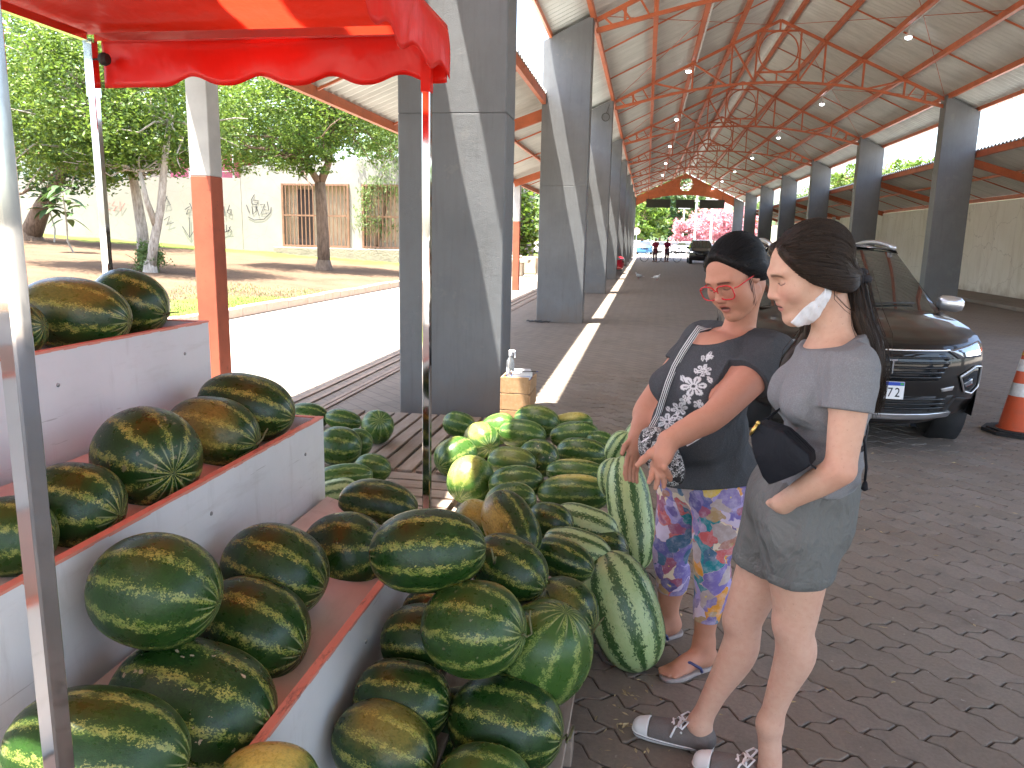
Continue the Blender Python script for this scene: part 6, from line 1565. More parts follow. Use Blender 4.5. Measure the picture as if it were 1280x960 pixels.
# sneakers
M_CANV = cloth_mat('grey_canvas', None, (.165, .145, .135), .2, .9, 700); M_RUBW = pbr('white_sneaker_rubber', (.72, .71, .70), .5, var=.06, vs=20); M_LACE = pbr('white_lace', (.78, .78, .80), .8); M_STRP = pbr('dark_sole_line', (.06, .05, .06), .6)
M_EYE = pbr('eyelet_metal', (.7, .7, .7), .3, .9)
for (hp_, tp_, d) in SH:
    lt = np.cross(UPV, d); Bs = np.stack([d, lt, UPV], 1)
    F = Field(); W_ = lambda a, b, c_: hp_+d*a+lt*b+UPV*c_
    F.chain([W_(.035, 0, .055), W_(.11, 0, .050), W_(.20, .0, .040), W_(.235, 0, .036)], [.036, .041, .038, .032], .03); F.cap(W_(.045, 0, .05), W_(.05, 0, .085), .036, .036, .02)
    F.ell(W_(.055, 0, .105), (.040, .031, .03), Bs, .012, 's'); F.clip(lambda P: -(P[:, 2]-.024)); F.clip(lambda P: (P-hp_)@d-.212)
    sn = fbuild('sneaker', F, .003, M_CANV, pB, 2)
    F = Field(); F.chain([W_(.035, 0, .05), W_(.11, 0, .046), W_(.20, 0, .038), W_(.238, 0, .034)], [.039, .043, .041, .035], .03); F.clip(lambda P: -(P[:, 2]-.002)); F.clip(lambda P: P[:, 2]-.030); fbuild('sole', F, .003, M_RUBW, sn, 1)
    F = Field(); F.chain([W_(.11, 0, .052), W_(.20, .0, .0415), W_(.236, 0, .037)], [.041, .0395, .0335], .03); F.clip(lambda P: -(P[:, 2]-.026)); F.clip(lambda P: -((P-hp_)@d-.213)); fbuild('toe_cap', F, .003, M_RUBW, sn, 1)
    F = Field(); F.chain([W_(.035, 0, .05), W_(.11, 0, .046), W_(.20, 0, .038), W_(.238, 0, .034)], [.0402, .0442, .0422, .0362], .03); F.clip(lambda P: -(P[:, 2]-.0225)); F.clip(lambda P: P[:, 2]-.0262); fbuild('sole_line', F, .0026, M_STRP, sn, 1)
    q = MB()
    for i in range(5):
        a = .105+i*.022; zt_ = .090-i*.0078
        q.tube([W_(a, -.028, zt_-.018), W_(a+.006, -.012, zt_+.003), W_(a+.012, .010, zt_+.003), W_(a+.016, .028, zt_-.018)], .0034, 6); q.tube([W_(a, .028, zt_-.018), W_(a+.006, .012, zt_+.006), W_(a+.012, -.010, zt_+.006), W_(a+.016, -.028, zt_-.018)], .0034, 6)
    for sg in (-1, 1):
        q.tube([W_(.10, 0, .097), W_(.085, sg*.025, .112), W_(.10, sg*.05, .098), W_(.118, sg*.03, .093), W_(.10, 0, .098)], .0034, 6); q.tube([W_(.10, 0, .097), W_(.125, sg*.03, .085), W_(.135, sg*.052, .06)], .0032, 6)
    q.build('lace', M_LACE, sn, True)
    q = MB()
    for i in range(5):
        for sg in (-1, 1): q.ball(W_(.105+i*.022, sg*.033, .073-i*.0078), .0042, 8, 5)
    q.build('eyelet', M_EYE, sn, True)
# hair
M_HAIRB = hair_mat('dark_brown_hair', (.009, .0055, .0035), (.040, .023, .014))
Wh = lambda x, y, z: HO_B+hB@(np.array([x, y, z])*sB)
nape = Wh(.0, -.098, -.048); F = Field()
F.ell(Wh(0, -.022, .04), np.array((.080, .102, .092))*sB, hB, .02)
for s in (-1, 1):
    F.chain([Wh(s*.04, .062, .088), Wh(s*.070, .045, .045), Wh(s*.079, .005, -.005), Wh(s*.062, -.06, -.045), nape], np.array([.009, .012, .017, .024, .022])*sB, .03*sB)
F.ell(Wh(0, .098, .0), np.array((.056, .075, .085))*sB, hB, .010*sB, 's')
F.ell(Wh(0, .03, -.10), np.array((.07, .075, .07))*sB, hB, .015*sB, 's')
F.cap(Wh(0, .13, .10), Wh(0, -.02, .137), .003*sB, .006*sB, .008, 's')
sa = strand_attr(HO_B, nape, UPV); hair = fbuild('hair', F, .0032, M_HAIRB, pB, 1, sa)
comb(hair, HO_B, nape, 3200, 3, M_HAIRB, hair, lambda V: (((V-HO_B)@hB)[:, 2] > -.05))
pt = [nape-fB*.012, J(1077, 398, 2.12), J(1088, 430, 2.11), J(1094, 468, 2.10), J(1095, 502, 2.10)]
F = Field(); F.chain([pt[0], pt[1], pt[2], pt[3], pt[4]], [.022, .030, .031, .024, .006], .02)
def tail_attr(V):
    az = np.zeros(len(V)); d = V-pt[1]; return {'strand': np.stack([d@lB*1.0+(d@fB)*.6, d[:, 2], np.zeros(len(V))], 1)}
F.disp = lambda P: .0016*np.sin((P@lB)*300+(P@fB)*220+4*np.sin(P[:, 2]*20)); fbuild('ponytail', F, .0032, M_HAIRB, hair, 1, tail_attr)
ps = [Wh(.05, -.05, -.06), J(1012, 425, 2.26), J(992, 452, 2.28), J(984, 482, 2.28), J(990, 512, 2.27)]
F = Field(); F.chain(ps, [.022, .030, .030, .024, .010], .02); F.disp = lambda P: .0016*np.sin((P@lB)*300+(P@fB)*220); fbuild('loose_lock', F, .0035, M_HAIRB, hair, 1, tail_attr)
m = MB(); Mt = Matrix((Vector(hB[:, 0]), Vector(hB[:, 2]), Vector(-hB[:, 1]))).transposed(); m.lathe([(.018, -.008), (.027, -.006), (.030, 0), (.027, .006), (.018, .008)], pt[0]-fB*.004, 16, Mt)
for s in (-1, 1): m.ball(pt[0]-fB*.02+lB*.02*s+UPV*(.012-.016*(s > 0)), (.016, .010, .012), 8, 6)
m.build('hair_tie', pbr('black_scrunchie', (.012, .012, .016), .8), hair, True)
paths = []; rgh = np.random.default_rng(5)
for k in range(14):       # flyaway and temple strands
    a = rgh.uniform(-1.1, 1.1); side = rgh.choice([-1, 1])
    p0 = Wh(side*rgh.uniform(.02, .078), rgh.uniform(-.02, .07), rgh.uniform(.05, .12)); c1 = Wh(side*.086, -.01+rgh.normal()*.02, .03+rgh.normal()*.03); c2 = Wh(side*.074, -.07, -.03+rgh.normal()*.012)
    q_ = HO_B+(p0-HO_B)*1.0; paths.append([tuple(x) for x in (q_, (q_+c1)/2+(c1-HO_B)*.02, c1, (c1+c2)/2+(c1-HO_B)*.05, c2, nape)])
for k in range(420):
    o = rgh.normal(size=3)*.0125; paths.append([tuple(pt[i]+o*(.9, 1.15, 1.2, .95, .55)[i]+rgh.normal(size=3)*.0015) for i in range(5)]+[tuple(pt[4]+o*.6-UPV*rgh.uniform(.0, .03))])
for k in range(260):
    o = rgh.normal(size=3)*.013; paths.append([tuple(ps[i]+o*(1, 1.1, 1.2, 1., .8)[i]) for i in range(5)]+[tuple(ps[4]+o*.8-UPV*rgh.uniform(0, .04))])
for k in range(3): 
    o = rgh.normal(size=3)*.004; paths.append([tuple(p+o) for p in (Wh(-.07, -.03, -.02), Wh(-.062, -.02, -.07), Wh(-.07, -.035, -.105), Wh(-.09, -.05, -.13))])
hair_strands('flyaway_strands', paths, M_HAIRB, hair, .0008)
# mask pulled under the chin
M_MASK = cloth_mat('white_mask_fabric', None, (.72, .72, .73), .1, .9); F = Field()
head_field(F, HO_B, hB, sB*1.045, .94); F.chain([nek-UPV*.05, nek*.45+neckTop*.55, neckTop], [.058, .052, .052], .03)
def mask_band(P):
    q = ((P-HO_B)@hB)/sB; a = np.array([-.012, -.040]); b = np.array([.078, -.118]); d = (b-a)/np.linalg.norm(b-a); r = q[:, 1:]-a; t_ = r@d; u = r@np.array([-d[1], d[0]])
    wd = .008+.018*np.clip(t_/.07, 0, 1); return np.maximum(np.abs(u+.006)-wd, np.maximum(-t_, t_-.118))*sB
F.disp = folds(3, .006, 55); F.clip(mask_band); mk = fbuild('face_mask', F, .0028, M_MASK, pB, 2)
m = MB()
for s in (-1, 1): m.tube([tuple(Wh(s*.066, .0, -.052)), tuple(Wh(s*.076, -.004, -.03)), tuple(Wh(s*.081, -.012, -.005))], .0017, 5)
m.build('ear_loop', M_LACE, mk)
# waist bag
M_NYL = cloth_mat('black_nylon', None, (.014, .015, .019), .1, .55); M_BRASS = pbr('brass_pull', (.7, .5, .15), .3, .9)
bagc = J(978, 565, 1.98); ba = nrm(J(1024, 598, 1.95)-J(938, 540, 2.02)); bn = nrm(np.cross(ba, UPV)); bn = bn if bn[1] < 0 else -bn; bu = np.cross(bn, ba); bu = bu if bu[2] > 0 else -bu; Bb = np.stack([ba, bu, bn], 1)
wb = empty('waist_bag', tuple(bagc), 0, 'black nylon crossbody bag worn at the waist by the ponytailed person', 'bag')
F = Field(); bo = [J(*p, 1.99) for p in ((941, 540), (950, 529), (985, 537), (1018, 562), (1019, 573), (1000, 585), (966, 600), (958, 592), (945, 560))]; bo = [p+bn*(((bagc-p)@bn)) for p in bo]
F.ell(bagc, (.150, .125, .044), Bb, .03); bc2 = sum(bo)/len(bo)
for a_, b_ in zip(bo, bo[1:]+bo[:1]):
    e_ = nrm(b_-a_); n_ = np.cross(e_, bn); n_ = n_ if (a_-bc2)@n_ > 0 else -n_
    F.clip(lambda P, a_=a_, n_=n_: (P-a_)@n_-.004)
F.disp = folds(8, .005, 26); wo = fbuild('bag_body', F, .0035, M_NYL, wb, 5)
m = MB(); m.tube([tuple(bagc+ba*a+bu*(.026-.06*abs(a)**1.6)+bn*.035) for a in np.linspace(-.085, .09, 12)], .0028, 6); m.build('zip', M_NYL, wo, True)
m = MB(); zc = bagc-ba*.085+bu*.034+bn*.036; m.tube([tuple(zc), tuple(zc-bu*.015+bn*.004), tuple(zc-bu*.032)], [.004, .005, .003], 7); m.ball(tuple(zc+bu*.006), .006, 8, 6); m.build('zip_pull', M_BRASS, wo, True)
sp_ = [bagc-ba*.08+bu*.03, J(975, 512, 2.16), J(985, 480, 2.20), J(1008, 440, 2.24), J(1035, 415, 2.22)]
m = MB(); m.ribbon([tuple(p) for p in sp_], [tuple(fB*.8+np.array((0, -.6, 0)))]*5, .018, .003); m.build('strap', M_NYL, wb, True)
sp_ = [bagc+ba*.10, J(1050, 575, 2.02), J(1079, 560, 2.08), J(1084, 535, 2.16), J(1080, 470, 2.25)]
m = MB(); m.ribbon([tuple(p) for p in sp_], [tuple(-fB+np.array((0, -.8, 0)))]*5, .016, .003); m.build('strap', M_NYL, wb, True)
m = MB(); m.tube([tuple(J(1076, 530, 2.05)), tuple(J(1081, 555, 2.02)), tuple(J(1083, 585, 2.02)), tuple(J(1081, 602, 2.02))], .0035, 6); m.lathe([(.003, -.014), (.009, -.009), (.007, .004), (.004, .012)], tuple(J(1081, 607, 2.02)), 10); m.build('cord', M_NYL, wb, True)
# ================================================================= woman with red glasses (left, pointing)
fA = nrm((-.80, -.60, 0)); lA = np.cross(UPV, fA); BA = np.stack([fA, lA, UPV], 1)
SK_A = (.50, .245, .16)
hA = frame_from((-.66, -.68, -.53), R(-8)); HO_A = J(920, 346, 2.66); sA = 1.02
body = Field(); head = Field()
pel, wai, che, nek = J(886, 588, 2.84), J(880, 532, 2.78), J(890, 468, 2.72), J(921, 413, 2.78)
def torsoA(F, g=0.):
    F.ell(pel, (.150+g, .190+g, .13+g), BA, .06); F.ell(wai+fA*.02, (.150+g, .172+g, .13+g), BA, .07); F.ell(wai+fA*.075-UPV*.02, (.09+g, .13+g, .10+g), BA, .06)
    F.ell(che, (.125+g, .165+g, .15+g), BA, .06)
    for s in (-1, 1): F.ell(che+fA*.105+lA*s*.078-UPV*.045, (.062+g, .072+g, .066+g), BA, .04)
    F.cap(nek-UPV*.05+lA*.12, nek-UPV*.05-lA*.12, .058+g, .058+g, .05)
LS, RS = nek+lA*.175-UPV*.065, nek-lA*.175-UPV*.06
LE, LWr = J(893, 519, 2.44), J(836, 551, 2.36); RE, RW = J(812, 505, 2.86), J(797, 545, 2.78)
def armA(F, g=0.):
    F.chain([LS, LS*.45+LE*.55, LE, LE*.6+LWr*.4, LWr], [.064+g, .055+g, .045+g, .042+g, .028+g], .04)
    F.chain([RS, RE, RE*.5+RW*.5, RW], [.062+g, .046+g, .040+g, .027+g], .04)
LH, RH = pel+lA*.095-UPV*.06, pel-lA*.095-UPV*.06
LK, LA_ = J(890, 692, 2.76), J(880, 803, 2.80); RK, RA_ = J(838, 692, 2.98), J(836, 775, 3.02)
def legA(F, Hp, K, A, g=0.):
    cal = K*.66+A*.34-fA*.016
    F.chain([Hp, Hp*.55+K*.45, K, cal, K*.3+A*.7, A], [.118+g, .092+g, .065+g, .062+g, .045+g, .037+g], .05)
torsoA(body); armA(body); legA(body, LH, LK, LA_); legA(body, RH, RK, RA_)
neckTop = HO_A+hA@np.array([0, -.048, -.055])*sA
for F in (body, head): F.chain([nek-UPV*.05, nek*.5+neckTop*.5, neckTop], [.060, .050, .049], .022)
FT = []
for A, tpx in ((LA_, (828, 851)), (RA_, (812, 803))):
    g0 = np.array([A[0], A[1], 0.]); d = V3(onz(*tpx))-g0; d[2] = 0; d = nrm(d); lt = np.cross(UPV, d); W_ = (lambda a, b, c_, g0=g0, d=d, lt=lt: g0+d*a+lt*b+UPV*c_)
    body.cap(A, W_(-.005, 0, .055), .038, .036, .03); body.ell(W_(-.028, 0, .045), (.033, .03, .028), np.stack([d, lt, UPV], 1), .03); body.chain([W_(0, 0, .055), W_(.09, .0, .042), W_(.135, 0, .034)], [.038, .034, .022], .03); body.ell(W_(.12, 0, .031), (.05, .042, .014), np.stack([d, lt, UPV], 1), .02)
    sgn = -1 if A is RA_ else 1
    for i in range(5):
        o = (-.031+i*.0155)*(1 if A is LA_ else -1); L_ = (.17, .182, .178, .170, .156)[i] if A is LA_ else (.17, .182, .178, .170, .156)[i]
        toe0 = W_(.135, o*.9, .026); body.chain([toe0, W_(L_+.01, o*1.05, .024)], [.0105 if i else .0125, .0085 if i else .011], .008)
    FT.append((W_, d, lt))
# pointing hand
hand = Field(); fd = nrm(LWr-LE); down = nrm(J(822, 585, 2.33)-LWr); across = nrm(np.cross(down, fA)); across = across if across[0] > 0 else -across
pc = LWr+down*.048; pn = np.cross(across, down)
for F in (hand, body): F.cap(LE*.3+LWr*.7, LWr, .0345, .028, .02)
hand.ell(pc, (.045, .040, .016), np.stack([down, across, pn], 1), .02); hand.cap(LWr, pc, .027, .024, .03)
tips = [(812, 598), (820, 603), (829, 602), (837, 597)]
for i, tpx in enumerate(tips):
    a = pc+down*.036+across*(-.028+i*.019); tgt = J(*tpx, 2.31+.012*i); v = tgt-a; L_ = np.linalg.norm(v); L_ = min(max(L_, .07), .085); v = nrm(v)
    curl = pn*(.25 if pn@fA > 0 else -.25); finger(hand, a, [v+curl*-.6, v, v+curl*1.1], [L_*.45, L_*.32, L_*.25], .0098, .0074)
a = LWr+down*.02-across*.026; v = nrm(J(787, 586, 2.31)-a); finger(hand, a, [v, v+down*.15, v+down*.3], [.042, .034, .026], .0125, .0085, .012)
hcut, hn = LE*.12+LWr*.88, fd
# other hand hanging
hand2 = Field(); d2 = nrm(J(789, 585, 2.74)-RW); fd2 = nrm(RW-RE); ac2 = nrm(np.cross(d2, lA)); pc2 = RW+d2*.045
for F in (hand2, body): F.cap(RE*.3+RW*.7, RW, .033, .027, .02)
hand2.ell(pc2, (.045, .036, .016), np.stack([d2, ac2, np.cross(d2, ac2)], 1), .02); hand2.cap(RW, pc2, .026, .022, .03)
for i in range(4): finger(hand2, pc2+d2*.036+ac2*(-.026+i*.0175), [d2, d2-fA*.15, d2-fA*.4], [.038, .027, .021], .0092, .0072)
finger(hand2, RW+d2*.02+ac2*.028, [d2+ac2*.7, d2+ac2*.2], [.036, .028], .0115, .0085)
hcut2 = RE*.12+RW*.88
head_field(head, HO_A, hA, sA, 1.13, .006)
# fuller cheeks and chin
for s in (-1, 1): head.ell(HO_A+hA@(np.array([s*.040, .045, -.055])*sA), np.array((.026, .030, .030))*sA, hA, .03)
head.ell(HO_A+hA@(np.array([0, .040, -.098])*sA), np.array((.036, .032, .016))*sA, hA, .02)
cutp, cutn = nek*.5+neckTop*.5, nrm(neckTop-nek)
def tintA(V, c):
    k = (np.exp(-((V-(nek+fA*.05-UPV*.05))**2).sum(1)/.012)*.45)[:, None]; c = c*(1-k)+np.array((.56, .24, .17))*k
    k = (np.exp(-((V-(LS*.5+LE*.5))**2).sum(1)/.02)*.4)[:, None]; c = c*(1-k)+np.array((.52, .21, .15))*k; return c
def nails(V, c): return c
mA = merge_fields('person', [part(head, .0028, lambda V: face_paint(V, HO_A, hA, sA, SK_A, (.40, .12, .10), (.03, .02, .016), (.56, .20, .15), .006), lambda C: (C-cutp)@cutn > -.003),
                             part(hand, .0026, flat_paint(SK_A), lambda C: (C-hcut)@hn > -.003, 1), part(hand2, .003, flat_paint(SK_A), lambda C: (C-hcut2)@fd2 > -.003, 1),
                             part(body, .0055, flat_paint(SK_A, tintA), lambda C: ((C-cutp)@cutn < .003) & ~(((C-hcut)@hn > .003) & (np.linalg.norm(C-LWr, axis=1) < .12)) & ~(((C-hcut2)@fd2 > .003) & (np.linalg.norm(C-RW, axis=1) < .12)))], M_SKIN)
pA = link('person', mA); tag(pA, 'person in red glasses and floral leggings pointing down at the melons', 'person')
# charcoal shirt with white flowers on the front
SH_C = np.array((.062, .066, .072)); WHI = np.array((.66, .66, .66))
def flower_paint(V):
    c = np.tile(SH_C, (len(V), 1)); d = V-CAM_NP; dep = d@np.array(FW); px = 640+FPX*(d@np.array(RT))/dep; py = 480-FPX*(d@np.array(UP))/dep
    # measured on the front of the shirt, then fixed to the cloth
    def fl(cx, cy, r, n, ph, sq=.8):
        nonlocal c; x, y = px-cx, (py-cy)/sq; rr = np.hypot(x, y); a = np.arctan2(y, x)+ph; lobe = np.abs(np.cos(a*n/2))
        m = (rr < r*(.35+.65*lobe**.7)) & (rr > r*.16) & ((lobe > .30) | (rr < r*.3)); vein = (lobe > .975) & (rr > r*.3) & (rr < r*.75); c[m & ~vein] = WHI
    def lf(x0, y0, x1, y1, w_):
        nonlocal c; L_ = math.hypot(x1-x0, y1-y0); ux, uy = (x1-x0)/L_, (y1-y0)/L_; s = (px-x0)*ux+(py-y0)*uy; t_ = -(px-x0)*uy+(py-y0)*ux; u = np.clip(s/L_, 0, 1)
        m = (s > 0) & (s < L_) & (np.abs(t_) < w_*np.sin(np.pi*u)); c[m & (np.abs(t_) > .35)] = WHI
    def st_(x0, y0, x1, y1, w_=.55):
        nonlocal c; L_ = math.hypot(x1-x0, y1-y0); ux, uy = (x1-x0)/L_, (y1-y0)/L_; s = (px-x0)*ux+(py-y0)*uy; t_ = -(px-x0)*uy+(py-y0)*ux; c[(s > 0) & (s < L_) & (np.abs(t_) < w_)] = WHI
    for a in ((880, 463, 10, 6, .3), (867, 483, 17, 6, .1), (857, 500, 8, 5, .6), (849, 511, 11, 6, .2), (834, 527, 13, 6, .5), (873, 505, 7, 5, 0)): fl(*a)
    for a in ((882, 452, 890, 438, 3), (884, 446, 893, 446, 2.4), (878, 452, 879, 443, 2.4), (884, 470, 891, 480, 3), (856, 478, 851, 468, 3), (870, 500, 880, 512, 3.2), (845, 520, 855, 526, 3), (838, 514, 832, 508, 2.6), (825, 533, 818, 541, 3), (842, 536, 850, 542, 3), (872, 468, 868, 460, 2.6)): lf(*a)
    for a in ((884, 455, 872, 476), (862, 495, 852, 508), (846, 516, 836, 524), (887, 440, 883, 452)): st_(*a)
    front = (V-che)@fA > -.06
    c[~front] = SH_C
    return {'Col': np.concatenate([c, np.ones((len(V), 1))], 1)}
CAM_NP = np.array(CAM)
M_TEEA = cloth_mat('charcoal_jersey', 'Col', (.06, .06, .065), .25, heather=.06)
F = Field(); torsoA(F, .011); F.chain([LS, LS*.52+LE*.48], [.080, .076], .04); F.chain([RS, RS*.55+RE*.45], [.076, .070], .04)
F.ell(pel+UPV*.01+fA*.01, (.168, .205, .125), BA, .06); F.ell(pel+fA*.10-UPV*.02+lA*.03, (.075, .13, .11), BA, .05)
F.disp = folds(21, .010, 17, (1, 1, .7)); armd = nrm(LE-LS); armr = nrm(RE-RS)
hem = pel-UPV*.035
F.clip(lambda P: -((P-hem)@UPV-.10*np.abs((P-hem)@lA-.0)*(((P-hem)@lA) > 0)*1.9-.04*((P-hem)@lA < -.1)+.03*((P-hem)@fA)))
F.clip(lambda P: np.where((P-LS)@lA > -.03, (P-(LS*.58+LE*.42))@armd, -1)).clip(lambda P: np.where((P-RS)@(-lA) > -.03, (P-(RS*.58+RE*.42))@armr, -1))
nc = nek+UPV*.03+fA*.075
F.clip(lambda P: .085-np.linalg.norm((P-nc)@BA/np.array([1.1, 1.12, 1.25]), axis=1)); F.clip(lambda P: (P-(nek+UPV*.03-fA*.05))@nrm(.30*fA+UPV))
shirt = fbuild('t_shirt', F, .0036, M_TEEA, pA, 2, flower_paint)
# floral leggings
t = NT('floral_leggings'); geo = t.co(); wv = t.mix(.12, geo, t.noise(9, 3, .5)[1])
v1 = t.n('TexVoronoi', feature='SMOOTH_F1', ins={'Vector': wv, 'Scale': 13., 'Smoothness': .05}); v2 = t.n('TexVoronoi', ins={'Vector': t.n('VectorMath', operation='ADD', ins={0: wv, 1: (3.1, 1.7, .4)}).outputs[0], 'Scale': 19.})
s1 = t.n('SeparateColor', ins={0: v1.outputs['Color']}).outputs; s2 = t.n('SeparateColor', ins={0: v2.outputs['Color']}).outputs
pal = [(0, (.20, .16, .42)), (.16, (.36, .30, .58)), (.30, (.62, .52, .66)), (.42, (.70, .30, .04)), (.54, (.75, .62, .45)), (.64, (.02, .22, .26)), (.74, (.55, .12, .12)), (.84, (.12, .12, .32)), (.92, (.72, .48, .06))]
c1 = t.ramp(s1[0], pal, 'CONSTANT'); c2 = t.ramp(s2[1], pal[3:]+pal[:3] if False else [(p, c) for (p, _), (_, c) in zip(pal, pal[4:]+pal[:4])], 'CONSTANT')
# petals: split every cell by the direction around its centre
dv = t.n('VectorMath', operation='SUBTRACT', ins={0: wv, 1: v2.outputs['Position']}).outputs[0]
X2 = t.xyz(t.n('VectorMath', operation='SCALE', ins={0: dv, 'Scale': 19.}).outputs[0]); an = t.math('ARCTAN2', X2[2], t.math('ADD', X2[0], t.math('MULTIPLY', X2[1], .6)))
pet = t.math('MULTIPLY', t.math('ABSOLUTE', t.math('SINE', t.math('MULTIPLY', an, 2.5))), .62); inpet = t.math('LESS_THAN', v2.outputs['Distance'], t.math('ADD', pet, .02)); sel = t.math('MULTIPLY', inpet, t.math('GREATER_THAN', s2[0], .25))
c = t.mix(sel, c1, c2); vein = t.math('MULTIPLY', t.math('GREATER_THAN', t.math('ABSOLUTE', t.math('SINE', t.math('MULTIPLY', an, 2.5))), .96), sel); c = t.mix(t.math('MULTIPLY', vein, .5), c, (.12, .08, .22))
c = t.mix(t.math('MULTIPLY', t.math('LESS_THAN', v2.outputs['Distance'], .08), sel), c, (.7, .55, .1))
c = t.mix(t.ramp(t.noise(30, 5, .7)[0], [(.45, 0), (.75, .45)]), c, (.70, .64, .72))
t.p(Base_Color=c, Roughness=.7, Specular_IOR_Level=.3); t.bump(t.noise(30, 4)[0], .2, .005); M_LEG = t.m
F = Field(); F.ell(pel, (.158, .198, .135), BA, .06)
for Hp, K, A in ((LH, LK, LA_), (RH, RK, RA_)): legA(F, Hp, K, A, .006)
F.disp = folds(31, .004, 30, (1, 1, 1.2)); F.clip(lambda P: P[:, 2]-(pel[2]+.06))
zl, zr = J(890, 776, 2.78)[2], J(834, 738, 3.0)[2]
F.clip(lambda P: -(P[:, 2]-np.where(np.linalg.norm(P[:, :2]-LK[:2], axis=1) < np.linalg.norm(P[:, :2]-RK[:2], axis=1), zl, zr)))
leg = fbuild('leggings', F, .0048, M_LEG, pA, 2)
# flip-flops
M_SOLE = pbr('sandal_sole', (.36, .31, .29), .7, var=.2, vs=20); M_STRAP = pbr('navy_rubber_strap', (.035, .045, .14), .45)
for W_, d, lt in FT:
    F = Field(); F.chain([W_(-.035, 0, .010), W_(.05, 0, .010), W_(.13, 0, .010), W_(.165, 0, .010)], [.038, .037, .046, .036], .03); F.clip(lambda P: P[:, 2]-.018).clip(lambda P: -(P[:, 2]-.002)); so_ = fbuild('sandal', F, .0032, M_SOLE, pA, 1)
    m = MB(); m.tube([tuple(W_(.142, -.012, .030)), tuple(W_(.125, -.010, .050)), tuple(W_(.09, .028, .062)), tuple(W_(.05, .044, .035)), tuple(W_(.04, .042, .016))], [.005, .0055, .006, .006, .006], 7); m.tube([tuple(W_(.125, -.010, .050)), tuple(W_(.09, -.030, .060)), tuple(W_(.05, -.044, .035)), tuple(W_(.04, -.042, .016))], [.0055, .006, .006, .006], 7); m.build('strap', M_STRAP, so_, True)
# hair
M_HAIRA = hair_mat('black_hair', (.004, .0035, .0035), (.014, .011, .010)); Wh = lambda x, y, z: HO_A+hA@(np.array([x, y, z])*sA); bun = Wh(0, -.10, -.03); F = Field()
F.ell(Wh(0, -.030, .044), np.array((.083, .101, .091))*sA, hA, .02)
for s in (-1, 1): F.chain([Wh(s*.015, .052, .106), Wh(s*.056, .040, .070), Wh(s*.076, .008, .026), Wh(s*.068, -.05, -.02), bun], np.array([.008, .011, .014, .022, .024])*sA, .03*sA)
F.ell(Wh(0, .105, .0), np.array((.066, .075, .090))*sA, hA, .01*sA, 's'); F.ell(Wh(0, .03, -.11), np.array((.09, .085, .085))*sA, hA, .015*sA, 's')
F.ell(bun-hA[:, 1]*.02, (.042, .036, .04), hA, .03); sa2 = strand_attr(HO_A, bun, UPV)
hairA = fbuild('hair', F, .0034, M_HAIRA, pA, 1, sa2)
comb(hairA, HO_A, bun, 2800, 4, M_HAIRA, hairA, lambda V: (((V-HO_A)@hA)[:, 2] > -.04))
paths = []
for k in range(12):
    s = rgh.choice([-1, 1]); p0 = Wh(s*rgh.uniform(.0, .07), rgh.uniform(.0, .08), rgh.uniform(.075, .125)); c1 = Wh(s*.087, -.01+rgh.normal()*.015, .04+rgh.normal()*.03); paths.append([tuple(x) for x in (p0, (p0+c1)/2+(c1-HO_A)*.03, c1, (c1+bun)/2+(c1-HO_A)*.12, bun)])
for k in range(9):
    o = rgh.normal(size=3)*.003; paths.append([tuple(p+o) for p in (Wh(-.074, .025, .03), Wh(-.076, .028, -.01), Wh(-.070, .035, -.05), Wh(-.066, .040, -.085))])
hair_strands('flyaway_strands', paths, M_HAIRA, hairA, .0008)
# red glasses
M_GLR = pbr('red_glasses_frame', (.55, .02, .025), .25); t = NT('spectacle_lens'); tr_ = t.n('BsdfTransparent', ins={0: (.97, .97, .97, 1)}); gl = t.n('BsdfGlossy', ins={0: (1, 1, 1, 1), 'Roughness': .03}); mx = t.n('MixShader', ins={0: .08, 1: tr_.outputs[0], 2: gl.outputs[0]}); t.t.links.new(mx.outputs[0], t.out.inputs[0]); M_LENSG = t.m
m = MB(); lens = MB()
for s in (-1, 1):
    ring = []
    for k in range(28):
        a = 2*math.pi*k/28; cx_, cz_ = math.cos(a), math.sin(a); e_ = 3.2; r_ = (abs(cx_)**e_+abs(cz_)**e_)**(-1/e_); x_ = s*(.0365+.0310*r_*cx_); z_ = -.001+.0245*r_*cz_; ring.append(tuple(Wh(x_, .1045-.16*max(0, abs(x_)-.02)**1.3, z_)))
    m.tube(ring+[ring[0]], .0023, 6, False); b = len(lens.v); lens.v += ring; lens.f.append(tuple(range(b, b+28))); lens.mi.append(0)
    m.tube([tuple(Wh(s*.0675, .094, .008)), tuple(Wh(s*.078, .085, .008)), tuple(Wh(s*.082, .03, .006)), tuple(Wh(s*.080, -.012, .0))], .0022, 6)
m.tube([tuple(Wh(-.008, .1065, .006)), tuple(Wh(0, .1095, .010)), tuple(Wh(.008, .1065, .006))], .0024, 6)
gs = m.build('glasses', M_GLR, pA, True); lens.build('lens', M_LENSG, gs)
